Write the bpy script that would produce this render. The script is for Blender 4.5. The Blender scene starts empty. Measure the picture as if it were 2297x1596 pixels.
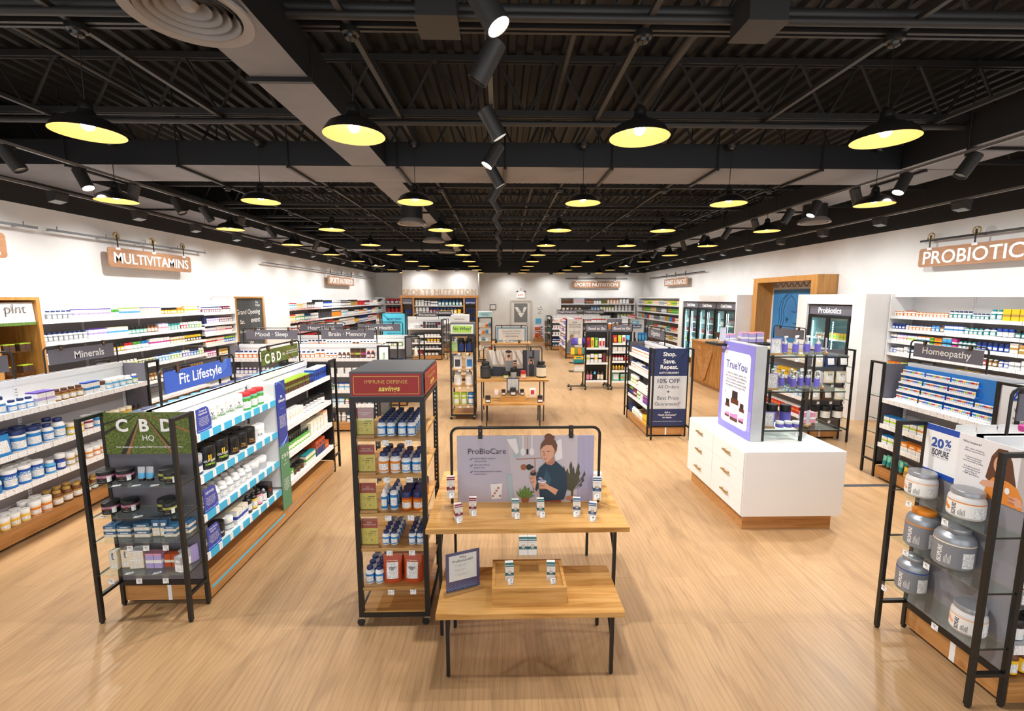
import bpy, bmesh, math, random
from mathutils import Vector, Matrix

S = bpy.context.scene
COL = S.collection
PI = math.pi
R = math.radians
rng = random.Random(7)

# ------------------------------------------------------------------ camera, world, exposure
cam_d = bpy.data.cameras.new('camera')
cam_d.sensor_fit = 'HORIZONTAL'
cam_d.sensor_width = 36.0
cam_d.lens = 36.0 * 1015.0 / 2297.0
cam_d.clip_start = 0.05
cam = bpy.data.objects.new('camera', cam_d)
COL.objects.link(cam)
cam.location = (0, 0, 2.4)
cam.rotation_euler = (R(90 - 7.36), 0, R(-1.30))
S.camera = cam

W = bpy.data.worlds.new('world')
S.world = W
W.use_nodes = True
W.node_tree.nodes['Background'].inputs[0].default_value = (0.95, 0.97, 1.0, 1)
W.node_tree.nodes['Background'].inputs[1].default_value = 1.0      # added frontal fill, assumed as daylight through the open, unseen front behind the camera
S.view_settings.view_transform = 'Standard'
S.view_settings.look = 'None'
S.view_settings.gamma = 1
S.view_settings.use_curve_mapping = False
S.view_settings.exposure = 0.75
SPOT_W, WASH_W, PEND_W = 150.0, 52.0, 40.0                          # track spot, wall washer and pendant lamp powers
try:
    S.cycles.use_denoising = True
    S.cycles.denoiser = 'OPENIMAGEDENOISE'
    S.cycles.max_bounces = 7
    S.cycles.diffuse_bounces = 4
    S.cycles.glossy_bounces = 3
    S.cycles.transparent_max_bounces = 12
    S.cycles.transmission_bounces = 4
    S.cycles.sample_clamp_indirect = 4.0
    S.cycles.sample_clamp_direct = 0
    S.cycles.caustics_reflective = False
    S.cycles.caustics_refractive = False
    S.cycles.use_light_tree = True
except Exception:
    pass

# ------------------------------------------------------------------ materials
def lin(h):
    h = h.lstrip('#')
    c = [int(h[i:i + 2], 16) / 255 for i in (0, 2, 4)]
    return tuple(x / 12.92 if x <= 0.04045 else ((x + 0.055) / 1.055) ** 2.4 for x in c) + (1.0,)

MATS = {}
def mat(name, col, rough=0.5, metal=0.0, emit=0.0, spec=0.5):
    if name in MATS: return MATS[name]
    m = bpy.data.materials.new(name); m.use_nodes = True
    b = m.node_tree.nodes['Principled BSDF']
    c = lin(col) if isinstance(col, str) else col
    b.inputs['Base Color'].default_value = c
    b.inputs['Roughness'].default_value = rough
    b.inputs['Metallic'].default_value = metal
    b.inputs['Specular IOR Level'].default_value = spec
    if emit:
        b.inputs['Emission Color'].default_value = c
        b.inputs['Emission Strength'].default_value = emit
    MATS[name] = m
    return m

def nodes(m): return m.node_tree.nodes, m.node_tree.links, m.node_tree.nodes['Principled BSDF']

def mapping(n, l, scale, coord='Object', rot=(0, 0, 0)):
    tc = n.new('ShaderNodeTexCoord'); mp = n.new('ShaderNodeMapping')
    mp.inputs['Scale'].default_value = scale
    mp.inputs['Rotation'].default_value = rot
    l.new(tc.outputs[coord], mp.inputs[0])
    return mp.outputs[0]

def ramp(n, l, src, stops):
    r = n.new('ShaderNodeValToRGB')
    e = r.color_ramp.elements
    while len(e) < len(stops): e.new(0.5)
    for i, (p, c) in enumerate(stops):
        e[i].position = p; e[i].color = lin(c) if isinstance(c, str) else c
    l.new(src, r.inputs[0])
    return r.outputs[0]

def wood(name, c1, c2, c3, scale, rough=0.4):
    """Straight-grained board: long streaks along the axis that has the small scale."""
    m = mat(name, c1, rough)
    n, l, b = nodes(m)
    v = mapping(n, l, scale)
    t = n.new('ShaderNodeTexNoise'); t.inputs['Scale'].default_value = 1.0
    t.inputs['Detail'].default_value = 5; t.inputs['Roughness'].default_value = 0.62; t.inputs['Distortion'].default_value = 0.6
    l.new(v, t.inputs[0])
    l.new(ramp(n, l, t.outputs[0], [(0.3, c3), (0.46, c1), (0.58, c2), (0.72, c1)]), b.inputs['Base Color'])
    return m

def floor_mat():
    m = mat('oak_floor', 'C09A74', 0.36)
    n, l, b = nodes(m)
    v = mapping(n, l, (1, 1, 1), rot=(0, 0, R(90)))
    br = n.new('ShaderNodeTexBrick')
    br.offset = 0.37; br.inputs['Scale'].default_value = 1.0
    br.inputs['Brick Width'].default_value = 1.52; br.inputs['Row Height'].default_value = 0.229
    br.inputs['Mortar Size'].default_value = 0.0012; br.inputs['Mortar Smooth'].default_value = 0.2
    br.inputs['Color1'].default_value = lin('B8936A'); br.inputs['Color2'].default_value = lin('AE8A62')
    br.inputs['Mortar'].default_value = lin('957452')
    l.new(v, br.inputs[0])
    # grain: noise stretched along the boards (world Y)
    v2 = mapping(n, l, (70, 4.5, 1))
    t = n.new('ShaderNodeTexNoise'); t.inputs['Scale'].default_value = 1; t.inputs['Detail'].default_value = 5; t.inputs['Distortion'].default_value = 0.8
    l.new(v2, t.inputs[0])
    v3 = mapping(n, l, (7.0, 1.3, 1))
    t3 = n.new('ShaderNodeTexNoise'); t3.inputs['Scale'].default_value = 1; t3.inputs['Detail'].default_value = 3; t3.inputs['Distortion'].default_value = 1.0
    l.new(v3, t3.inputs[0])
    # cathedral figure
    wv = n.new('ShaderNodeTexWave'); wv.wave_type = 'BANDS'; wv.bands_direction = 'X'
    wv.inputs['Scale'].default_value = 5; wv.inputs['Distortion'].default_value = 16; wv.inputs['Detail'].default_value = 2; wv.inputs['Detail Scale'].default_value = 0.35
    l.new(mapping(n, l, (1.6, 0.42, 1)), wv.inputs[0])
    g1 = ramp(n, l, t.outputs[0], [(0.3, (0.91, 0.90, 0.885, 1)), (0.62, (1.04, 1.04, 1.04, 1))])
    g2 = ramp(n, l, t3.outputs[0], [(0.28, (0.80, 0.78, 0.76, 1)), (0.5, (1.0, 1.0, 1.0, 1)), (0.7, (1.05, 1.05, 1.05, 1))])
    g3 = ramp(n, l, wv.outputs[0], [(0.0, (0.90, 0.89, 0.87, 1)), (0.3, (1.02, 1.02, 1.02, 1))])
    cur = br.outputs[0]
    for g in (g1, g2, g3):
        mx = n.new('ShaderNodeMix'); mx.data_type = 'RGBA'; mx.blend_type = 'MULTIPLY'
        mx.inputs[0].default_value = 1.0
        l.new(cur, mx.inputs[6]); l.new(g, mx.inputs[7]); cur = mx.outputs[2]
    l.new(cur, b.inputs['Base Color'])
    return m

def strip_mat(name, base, tag, pitch=0.082, duty=0.5):
    """Shelf edge with price tags: tag cards repeat along local X, dark print on the cards."""
    m = mat(name, base, 0.45)
    n, l, b = nodes(m)
    tc = n.new('ShaderNodeTexCoord'); sp = n.new('ShaderNodeSeparateXYZ'); l.new(tc.outputs['Object'], sp.inputs[0])
    def mth(op, a, bb):
        k = n.new('ShaderNodeMath'); k.operation = op
        for i, x in enumerate((a, bb)):
            if isinstance(x, (int, float)): k.inputs[i].default_value = x
            else: l.new(x, k.inputs[i])
        return k.outputs[0]
    f = mth('FRACT', mth('DIVIDE', sp.outputs[0], pitch), 0)
    card = mth('LESS_THAN', f, duty)
    inner = mth('MULTIPLY', mth('GREATER_THAN', f, 0.08), mth('LESS_THAN', f, duty - 0.1))
    no = n.new('ShaderNodeTexNoise'); no.inputs['Scale'].default_value = 1; no.inputs['Detail'].default_value = 1
    l.new(mapping(n, l, (190, 190, 230)), no.inputs[0])
    ink = mth('MULTIPLY', mth('GREATER_THAN', no.outputs[0], 0.57), inner)
    a = n.new('ShaderNodeMix'); a.data_type = 'RGBA'; l.new(card, a.inputs[0])
    a.inputs[6].default_value = lin(base); a.inputs[7].default_value = lin(tag)
    c = n.new('ShaderNodeMix'); c.data_type = 'RGBA'; l.new(ink, c.inputs[0])
    l.new(a.outputs[2], c.inputs[6]); c.inputs[7].default_value = lin('A2A2A8')
    l.new(c.outputs[2], b.inputs['Base Color'])
    return m

def greek_mat(name, paper, ink, lh=0.007, thr=0.5, cover=0.46):
    """Paper with rows of small print, too small to read in the photograph."""
    m = mat(name, paper, 0.5)
    n, l, b = nodes(m)
    tc = n.new('ShaderNodeTexCoord'); sp = n.new('ShaderNodeSeparateXYZ'); l.new(tc.outputs['Object'], sp.inputs[0])
    def mth(op, a, bb):
        k = n.new('ShaderNodeMath'); k.operation = op
        for i, x in enumerate((a, bb)):
            if isinstance(x, (int, float)): k.inputs[i].default_value = x
            else: l.new(x, k.inputs[i])
        return k.outputs[0]
    row = mth('LESS_THAN', mth('FRACT', mth('DIVIDE', sp.outputs[2], lh), 0), cover)
    no = n.new('ShaderNodeTexNoise'); no.inputs['Scale'].default_value = 1; no.inputs['Detail'].default_value = 1
    l.new(mapping(n, l, (0.9 / lh, 0.9 / lh, 0.35 / lh)), no.inputs[0])
    ink_f = mth('MULTIPLY', row, mth('GREATER_THAN', no.outputs[0], thr))
    c = n.new('ShaderNodeMix'); c.data_type = 'RGBA'; l.new(ink_f, c.inputs[0])
    c.inputs[6].default_value = lin(paper); c.inputs[7].default_value = lin(ink)
    l.new(c.outputs[2], b.inputs['Base Color'])
    return m

def noise_mat(name, c1, c2, scale, rough=0.6, lo=0.4, hi=0.6):
    m = mat(name, c1, rough)
    n, l, b = nodes(m)
    t = n.new('ShaderNodeTexNoise'); t.inputs['Scale'].default_value = 1; t.inputs['Detail'].default_value = 4
    l.new(mapping(n, l, (scale,) * 3 if not isinstance(scale, tuple) else scale), t.inputs[0])
    l.new(ramp(n, l, t.outputs[0], [(lo, c1), (hi, c2)]), b.inputs['Base Color'])
    return m

def glass_mat(name, tint=(0.93, 0.98, 0.96, 1), gloss=0.09):
    m = bpy.data.materials.new(name); m.use_nodes = True
    n, l = m.node_tree.nodes, m.node_tree.links
    n.clear()
    o = n.new('ShaderNodeOutputMaterial'); mx = n.new('ShaderNodeMixShader')
    t = n.new('ShaderNodeBsdfTransparent'); t.inputs[0].default_value = tint
    g = n.new('ShaderNodeBsdfGlossy'); g.inputs['Roughness'].default_value = 0.03; g.inputs[0].default_value = (0.9, 1, 0.97, 1)
    mx.inputs[0].default_value = gloss
    l.new(t.outputs[0], mx.inputs[1]); l.new(g.outputs[0], mx.inputs[2]); l.new(mx.outputs[0], o.inputs[0])
    MATS[name] = m
    return m

HEX = dict(white='F0F0EE', cream='EADFC8', blue='2580C4', sky='5BB0DE', cyan='43BCE4', navy='1B2F66', royal='1E49A8', orange='E08424', rust='B8491C',
           yellow='F2C52C', gold='B08C45', green='4C9C3C', lime='A8CC3A', teal='1F8A8C', mint='7CCBB4', red='C4272C', maroon='7E1A3C', black='141414',
           brown='55351F', amber='6A3A12', purple='5A3E9E', violet='6E64C4', lilac='B6A6DA', pink='E59CB4', magenta='C23A8E', grey='8C8E92', silver='B4B7BB',
           charcoal='3A3B40', steel='3E6A8E', rose='B8748C', moss='A3AC52', peach='F0B48A', olive='6C7A34')
def C(c):
    """Plain coloured print or plastic."""
    return mat('color_' + c, HEX[c], 0.42)

M_WHITE = mat('white_steel', 'EDEDED', 0.45)
M_WALL = noise_mat('white_wall_paint', 'E9E7E4', 'E4E2DF', 2.0, 0.7)
M_GREYPANEL = mat('grey_panel', 'A9A4A5', 0.55)
M_DARKPANEL = mat('slate_panel', '66636A', 0.5)
M_SIGNGREY = mat('sign_grey', '6A6872', 0.5)
M_BLACK = mat('black_steel', '151413', 0.42)
M_BLACKP = mat('black_plastic', '1A1A1C', 0.4)
M_CEIL = mat('ceiling_black', '181716', 0.6)
M_CEIL2 = mat('ceiling_black_pipe', '2B2927', 0.5)
M_DUCT = mat('duct_black', '19191A', 0.55)
M_DUCTLIT = noise_mat('duct_underside_grey', '77757A', '817F83', 1.5, 0.6)  # light on the black ducts' bottom faces, put into the colour
M_CHROME = mat('chrome', 'C8C8C8', 0.18, 1.0)
M_BRASS = mat('brass', 'B99A55', 0.35, 0.9)
M_STEELGREY = mat('grey_steel', '6E7074', 0.45)
M_LEATHER = mat('dark_leather', '4A3526', 0.5)
M_BLACKLEATHER = mat('black_leather', '1E1B1A', 0.5)
M_LETTER = mat('white_letters', 'F4F3F0', 0.5)
M_INK = mat('dark_ink', '26283A', 0.5)
M_WOODX = wood('shelf_oak_x', 'B57F48', 'C08C56', '9C6834', (1.6, 26, 30))
M_WOODY = wood('shelf_oak_y', 'B57F48', 'C08C56', '9C6834', (26, 1.6, 30))
M_WOODZ = wood('shelf_oak_z', 'B9813F', 'C38F50', '9F6A30', (24, 24, 1.2))
M_TABLE = wood('table_top_oak', 'C6924F', 'D2A263', 'A06C33', (1.1, 16, 18), 0.34)
M_SIGNWOOD = wood('sign_wood', 'A87A58', 'B08462', '9A6D4C', (3, 30, 40), 0.5)
M_WOODEND = mat('wood_block', 'B08A58', 0.5)
M_GLASS = glass_mat('clear_glass')
M_ACRYL = glass_mat('clear_acrylic', (0.97, 0.98, 0.98, 1), 0.06)
M_STRIP = strip_mat('price_strip', 'EDEDED', 'F6F6F6')
M_STRIPC = strip_mat('price_strip_cyan', '3DB2DA', 'F4F4F4', 0.15, 0.27)
M_STRIPB = strip_mat('price_strip_barcode', 'E6E6E6', 'F6F6F6', 0.062, 0.75)
M_STRIPR = strip_mat('price_strip_red', 'D23A3A', 'F4F4F4', 0.09, 0.6)
M_TAG = greek_mat('price_tag', 'F2F2F2', '94979D', 0.009, 0.5)
M_PRINT = greek_mat('small_print', 'F3F2EF', 'A4A4AC', 0.0065, 0.48)
M_FINE = greek_mat('label_print', 'F3F2EF', 'A9A9B0', 0.0072, 0.5, 0.4)
M_PRINTW = greek_mat('white_print_on_blue', '2A3D9A', 'E8ECFA', 0.022, 0.42, 0.5)
M_YELLOWPRINT = greek_mat('yellow_card_print', 'DDC95C', '8C7C30', 0.016, 0.52)
M_LIMEPRINT = greek_mat('lime_card_print', 'A8C94A', '6E8A2A', 0.016, 0.52)

# ------------------------------------------------------------------ mesh building
class MB:
    def __init__(s): s.v, s.f, s.m = [], [], []
    def quad(s, pts, m=0):
        k = len(s.v); s.v += [tuple(p) for p in pts]; s.f.append(tuple(range(k, k + len(pts)))); s.m.append(m); return s
    def box(s, x0, y0, z0, x1, y1, z1, m=0, skip=()):
        k = len(s.v)
        s.v += [(x0, y0, z0), (x1, y0, z0), (x1, y1, z0), (x0, y1, z0), (x0, y0, z1), (x1, y0, z1), (x1, y1, z1), (x0, y1, z1)]
        for i, q in enumerate(((3, 2, 1, 0), (4, 5, 6, 7), (0, 1, 5, 4), (1, 2, 6, 5), (2, 3, 7, 6), (3, 0, 4, 7))):
            if i in skip: continue
            s.f.append(tuple(k + j for j in q)); s.m.append(m if not isinstance(m, (list, tuple)) else m[i])
        return s
    def cbox(s, cx, cy, z0, w, d, h, m=0): return s.box(cx - w / 2, cy - d / 2, z0, cx + w / 2, cy + d / 2, z0 + h, m)
    def lathe(s, prof, n=16, ms=0, c=(0, 0, 0), cap0=True, cap1=True, front=None, sx=1.0, sy=1.0):
        """prof = [(r, z)...]; ms one index or one per band; front = {band: material} used on the third of the wall that faces -y."""
        k = len(s.v)
        for r, z in prof:
            for i in range(n):
                a = 2 * PI * i / n
                s.v.append((c[0] + r * sx * math.cos(a), c[1] + r * sy * math.sin(a), c[2] + z))
        for j in range(len(prof) - 1):
            mm = ms if isinstance(ms, int) else ms[j]
            for i in range(n):
                i2 = (i + 1) % n
                s.f.append((k + j * n + i, k + j * n + i2, k + (j + 1) * n + i2, k + (j + 1) * n + i))
                m2 = mm
                if front and j in front:
                    a = (i + 0.5) / n
                    if 0.58 < a < 0.92: m2 = front[j]
                s.m.append(m2)
        if cap0: s.f.append(tuple(k + i for i in reversed(range(n)))); s.m.append(ms if isinstance(ms, int) else ms[0])
        if cap1: s.f.append(tuple(k + (len(prof) - 1) * n + i for i in range(n))); s.m.append(ms if isinstance(ms, int) else ms[-1])
        return s
    def tube(s, pts, r, n=8, m=0, closed=False):
        pts = [Vector(p) for p in pts]; N = len(pts); k = len(s.v)
        prev = None
        for i, p in enumerate(pts):
            if closed: d = pts[(i + 1) % N] - pts[i - 1]
            else: d = pts[min(i + 1, N - 1)] - pts[max(i - 1, 0)]
            d.normalize()
            if prev is None:
                u = d.orthogonal().normalized()
            else:
                u = prev - d * prev.dot(d)
                u = u.normalized() if u.length > 1e-6 else d.orthogonal().normalized()
            prev = u; w = d.cross(u)
            for j in range(n):
                a = 2 * PI * (j + 0.5) / n
                q = p + (u * math.cos(a) + w * math.sin(a)) * r
                s.v.append(tuple(q))
        for i in range(N if closed else N - 1):
            i2 = (i + 1) % N
            for j in range(n):
                j2 = (j + 1) % n
                s.f.append((k + i * n + j, k + i * n + j2, k + i2 * n + j2, k + i2 * n + j)); s.m.append(m)
        if not closed:
            s.f.append(tuple(k + j for j in reversed(range(n)))); s.m.append(m)
            s.f.append(tuple(k + (N - 1) * n + j for j in range(n))); s.m.append(m)
        return s
    def bar(s, p, q, t, m=0, t2=None):
        """Square bar between two points."""
        p, q = Vector(p), Vector(q); d = (q - p).normalized()
        up = Vector((0, 0, 1)) if abs(d.z) < 0.99 else Vector((0, 1, 0))
        u = d.cross(up).normalized(); w = u.cross(d).normalized(); t2 = t2 or t
        k = len(s.v)
        for c in (p, q):
            for a, b in ((-1, -1), (1, -1), (1, 1), (-1, 1)): s.v.append(tuple(c + u * a * t / 2 + w * b * t2 / 2))
        for q4 in ((3, 2, 1, 0), (4, 5, 6, 7), (0, 1, 5, 4), (1, 2, 6, 5), (2, 3, 7, 6), (3, 0, 4, 7)):
            s.f.append(tuple(k + j for j in q4)); s.m.append(m)
        return s
    def flat(s, pts2, y, m=0):
        """Flat shape standing in the XZ plane, facing -y."""
        return s.quad([(x, y, z) for x, z in pts2], m)
    def prism(s, pts2, y0, y1, m=0, ms=None):
        """Outline in XZ, thick along y."""
        n = len(pts2); k = len(s.v)
        s.v += [(x, y0, z) for x, z in pts2] + [(x, y1, z) for x, z in pts2]
        s.f.append(tuple(k + i for i in range(n))); s.m.append(m)
        s.f.append(tuple(k + n + i for i in reversed(range(n)))); s.m.append(m)
        for i in range(n):
            j = (i + 1) % n
            s.f.append((k + j, k + i, k + n + i, k + n + j)); s.m.append(m if ms is None else ms)
        return s
    def xf(s, M, start=0):
        for i in range(start, len(s.v)): s.v[i] = tuple(M @ Vector(s.v[i]))
        return s
    def mesh(s, name, mats, smooth=None, bevel=0.0):
        me = bpy.data.meshes.new(name)
        me.from_pydata(s.v, [], s.f)
        for x in (mats if isinstance(mats, (list, tuple)) else [mats]): me.materials.append(x)
        me.polygons.foreach_set('material_index', s.m)
        if bevel:
            bm = bmesh.new(); bm.from_mesh(me)
            bmesh.ops.remove_doubles(bm, verts=bm.verts, dist=1e-5)
            bmesh.ops.bevel(bm, geom=list(bm.edges), offset=bevel, segments=2, affect='EDGES', clamp_overlap=True)
            bm.to_mesh(me); bm.free()
        if smooth:
            me.polygons.foreach_set('use_smooth', [True] * len(me.polygons))
            me.set_sharp_from_angle(angle=R(smooth))
        me.update()
        return me

def add(name, mesh, parent=None, loc=(0, 0, 0), rot=0.0):
    o = bpy.data.objects.new(name, mesh); COL.objects.link(o)
    o.location = loc
    if rot: o.rotation_euler = rot if isinstance(rot, (tuple, list)) else (0, 0, rot)
    if parent: o.parent = parent
    return o

LABELS = {}
def tag(o, label, cat, group=None):
    o['label'] = label; o['category'] = cat
    if group: o['group'] = group
    LABELS.setdefault(label, []).append(o)
    return o

def thing(name, label, cat, loc=(0, 0, 0), rot=0.0, group=None):
    o = bpy.data.objects.new(name, None); COL.objects.link(o)
    o.location = loc
    o.rotation_euler = rot if isinstance(rot, (tuple, list)) else (0, 0, rot)
    return tag(o, label, cat, group)

def part(name, mb, mats, parent, smooth=None, bevel=0.0, label=None):
    o = add(name, mb.mesh(name, mats, smooth, bevel), parent)
    if label: o['label'] = label
    return o

def structure(name, mb, mats, smooth=None):
    o = add(name, mb.mesh(name, mats, smooth)); o['kind'] = 'structure'
    return o

_TXT = {}
def text_data(s, bold, spacing=1.0, lines=1.0):
    key = (s, bold, spacing, lines)
    if key not in _TXT:
        cu = bpy.data.curves.new('lettering', 'FONT')
        cu.body = s; cu.size = 1.0; cu.offset = bold; cu.extrude = 0.0
        cu.space_character = spacing; cu.space_line = lines; cu.resolution_u = 3; cu.align_x = 'CENTER'
        o = bpy.data.objects.new('lettering', cu)
        me = bpy.data.meshes.new_from_object(o)
        bpy.data.objects.remove(o); bpy.data.curves.remove(cu)
        vs = [v.co.copy() for v in me.vertices]
        x0 = min(v.x for v in vs); x1 = max(v.x for v in vs); y0 = min(v.y for v in vs); y1 = max(v.y for v in vs)
        _TXT[key] = ([((v.x - (x0 + x1) / 2), (v.y - (y0 + y1) / 2)) for v in vs], [tuple(p.vertices) for p in me.polygons], x1 - x0, y1 - y0)
        bpy.data.meshes.remove(me)
    return _TXT[key]

def text_mb(mb, s, cx, cz, y, w=None, h=None, m=0, bold=0.01, spacing=1.0, lines=1.0, thick=0.0, shear=0.0, align='C', sx=1.0):
    """Write s into mb, standing in the XZ plane and facing -y, fitted to a width and or height in metres."""
    vs, fs, tw, th = text_data(s, bold, spacing, lines)
    if w and h: kx, kz = w / tw, h / th
    elif w: kx = kz = w / tw
    else: kx = kz = h / th
    kx *= sx
    off = 0 if align == 'C' else tw * kx / 2 * (1 if align == 'L' else -1)
    k = len(mb.v)
    mb.v += [(cx + off + x * kx + shear * v * kz, y, cz + v * kz) for x, v in vs]
    for f in fs: mb.f.append(tuple(k + i for i in f)); mb.m.append(m)
    if thick:
        k2 = len(mb.v); e = {}
        mb.v += [(cx + off + x * kx + shear * v * kz, y + thick, cz + v * kz) for x, v in vs]
        for f in fs:
            for a, b in zip(f, f[1:] + f[:1]):
                if (b, a) in e: e[(b, a)] = 0
                else: e[(a, b)] = 1
        for (a, b), on in e.items():
            if on: mb.f.append((k + b, k + a, k2 + a, k2 + b)); mb.m.append(m)
    return mb

def lettering(parent, specs, mats, y=0.0, name='lettering'):
    """specs = list of dicts for text_mb; one child mesh."""
    mb = MB()
    for d in specs:
        d = dict(d); text_mb(mb, d.pop('s'), d.pop('x'), d.pop('z'), d.pop('y', y), **d)
    return part(name, mb, mats, parent)

def ell(cx, cz, rx, rz, n=18, a0=0, a1=360):
    return [(cx + rx * math.cos(R(a0 + (a1 - a0) * i / (n if a1 - a0 == 360 else n - 1))), cz + rz * math.sin(R(a0 + (a1 - a0) * i / (n if a1 - a0 == 360 else n - 1)))) for i in range(n)]

def rrect(x0, z0, x1, z1, r, n=5):
    out = []
    for cx, cz, a in ((x1 - r, z1 - r, 0), (x0 + r, z1 - r, 90), (x0 + r, z0 + r, 180), (x1 - r, z0 + r, 270)):
        for i in range(n): t = R(a + 90 * i / (n - 1)); out.append((cx + r * math.cos(t), cz + r * math.sin(t)))
    return out

ORD = ['first', 'second', 'third', 'fourth', 'fifth', 'sixth', 'seventh', 'eighth', 'ninth', 'tenth', 'eleventh', 'twelfth', 'thirteenth', 'fourteenth',
       'fifteenth', 'sixteenth', 'seventeenth', 'eighteenth', 'nineteenth']
def ordw(i):
    """0 -> first."""
    n = i + 1
    if n <= 19: return ORD[n - 1]
    t = {2: 'twent', 3: 'thirt', 4: 'fort', 5: 'fift', 6: 'sixt', 7: 'sevent', 8: 'eight', 9: 'ninet'}[n // 10 % 10]
    pre = '' if n < 100 else 'hundred-and-'
    return pre + (t + 'ieth' if n % 10 == 0 else t + 'y-' + ORD[n % 10 - 1])

# ------------------------------------------------------------------ products
_PM = {}
def pm(key, fn):
    if key not in _PM: _PM[key] = fn()
    return _PM[key]

def patch_of(label):
    return M_FINE

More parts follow.
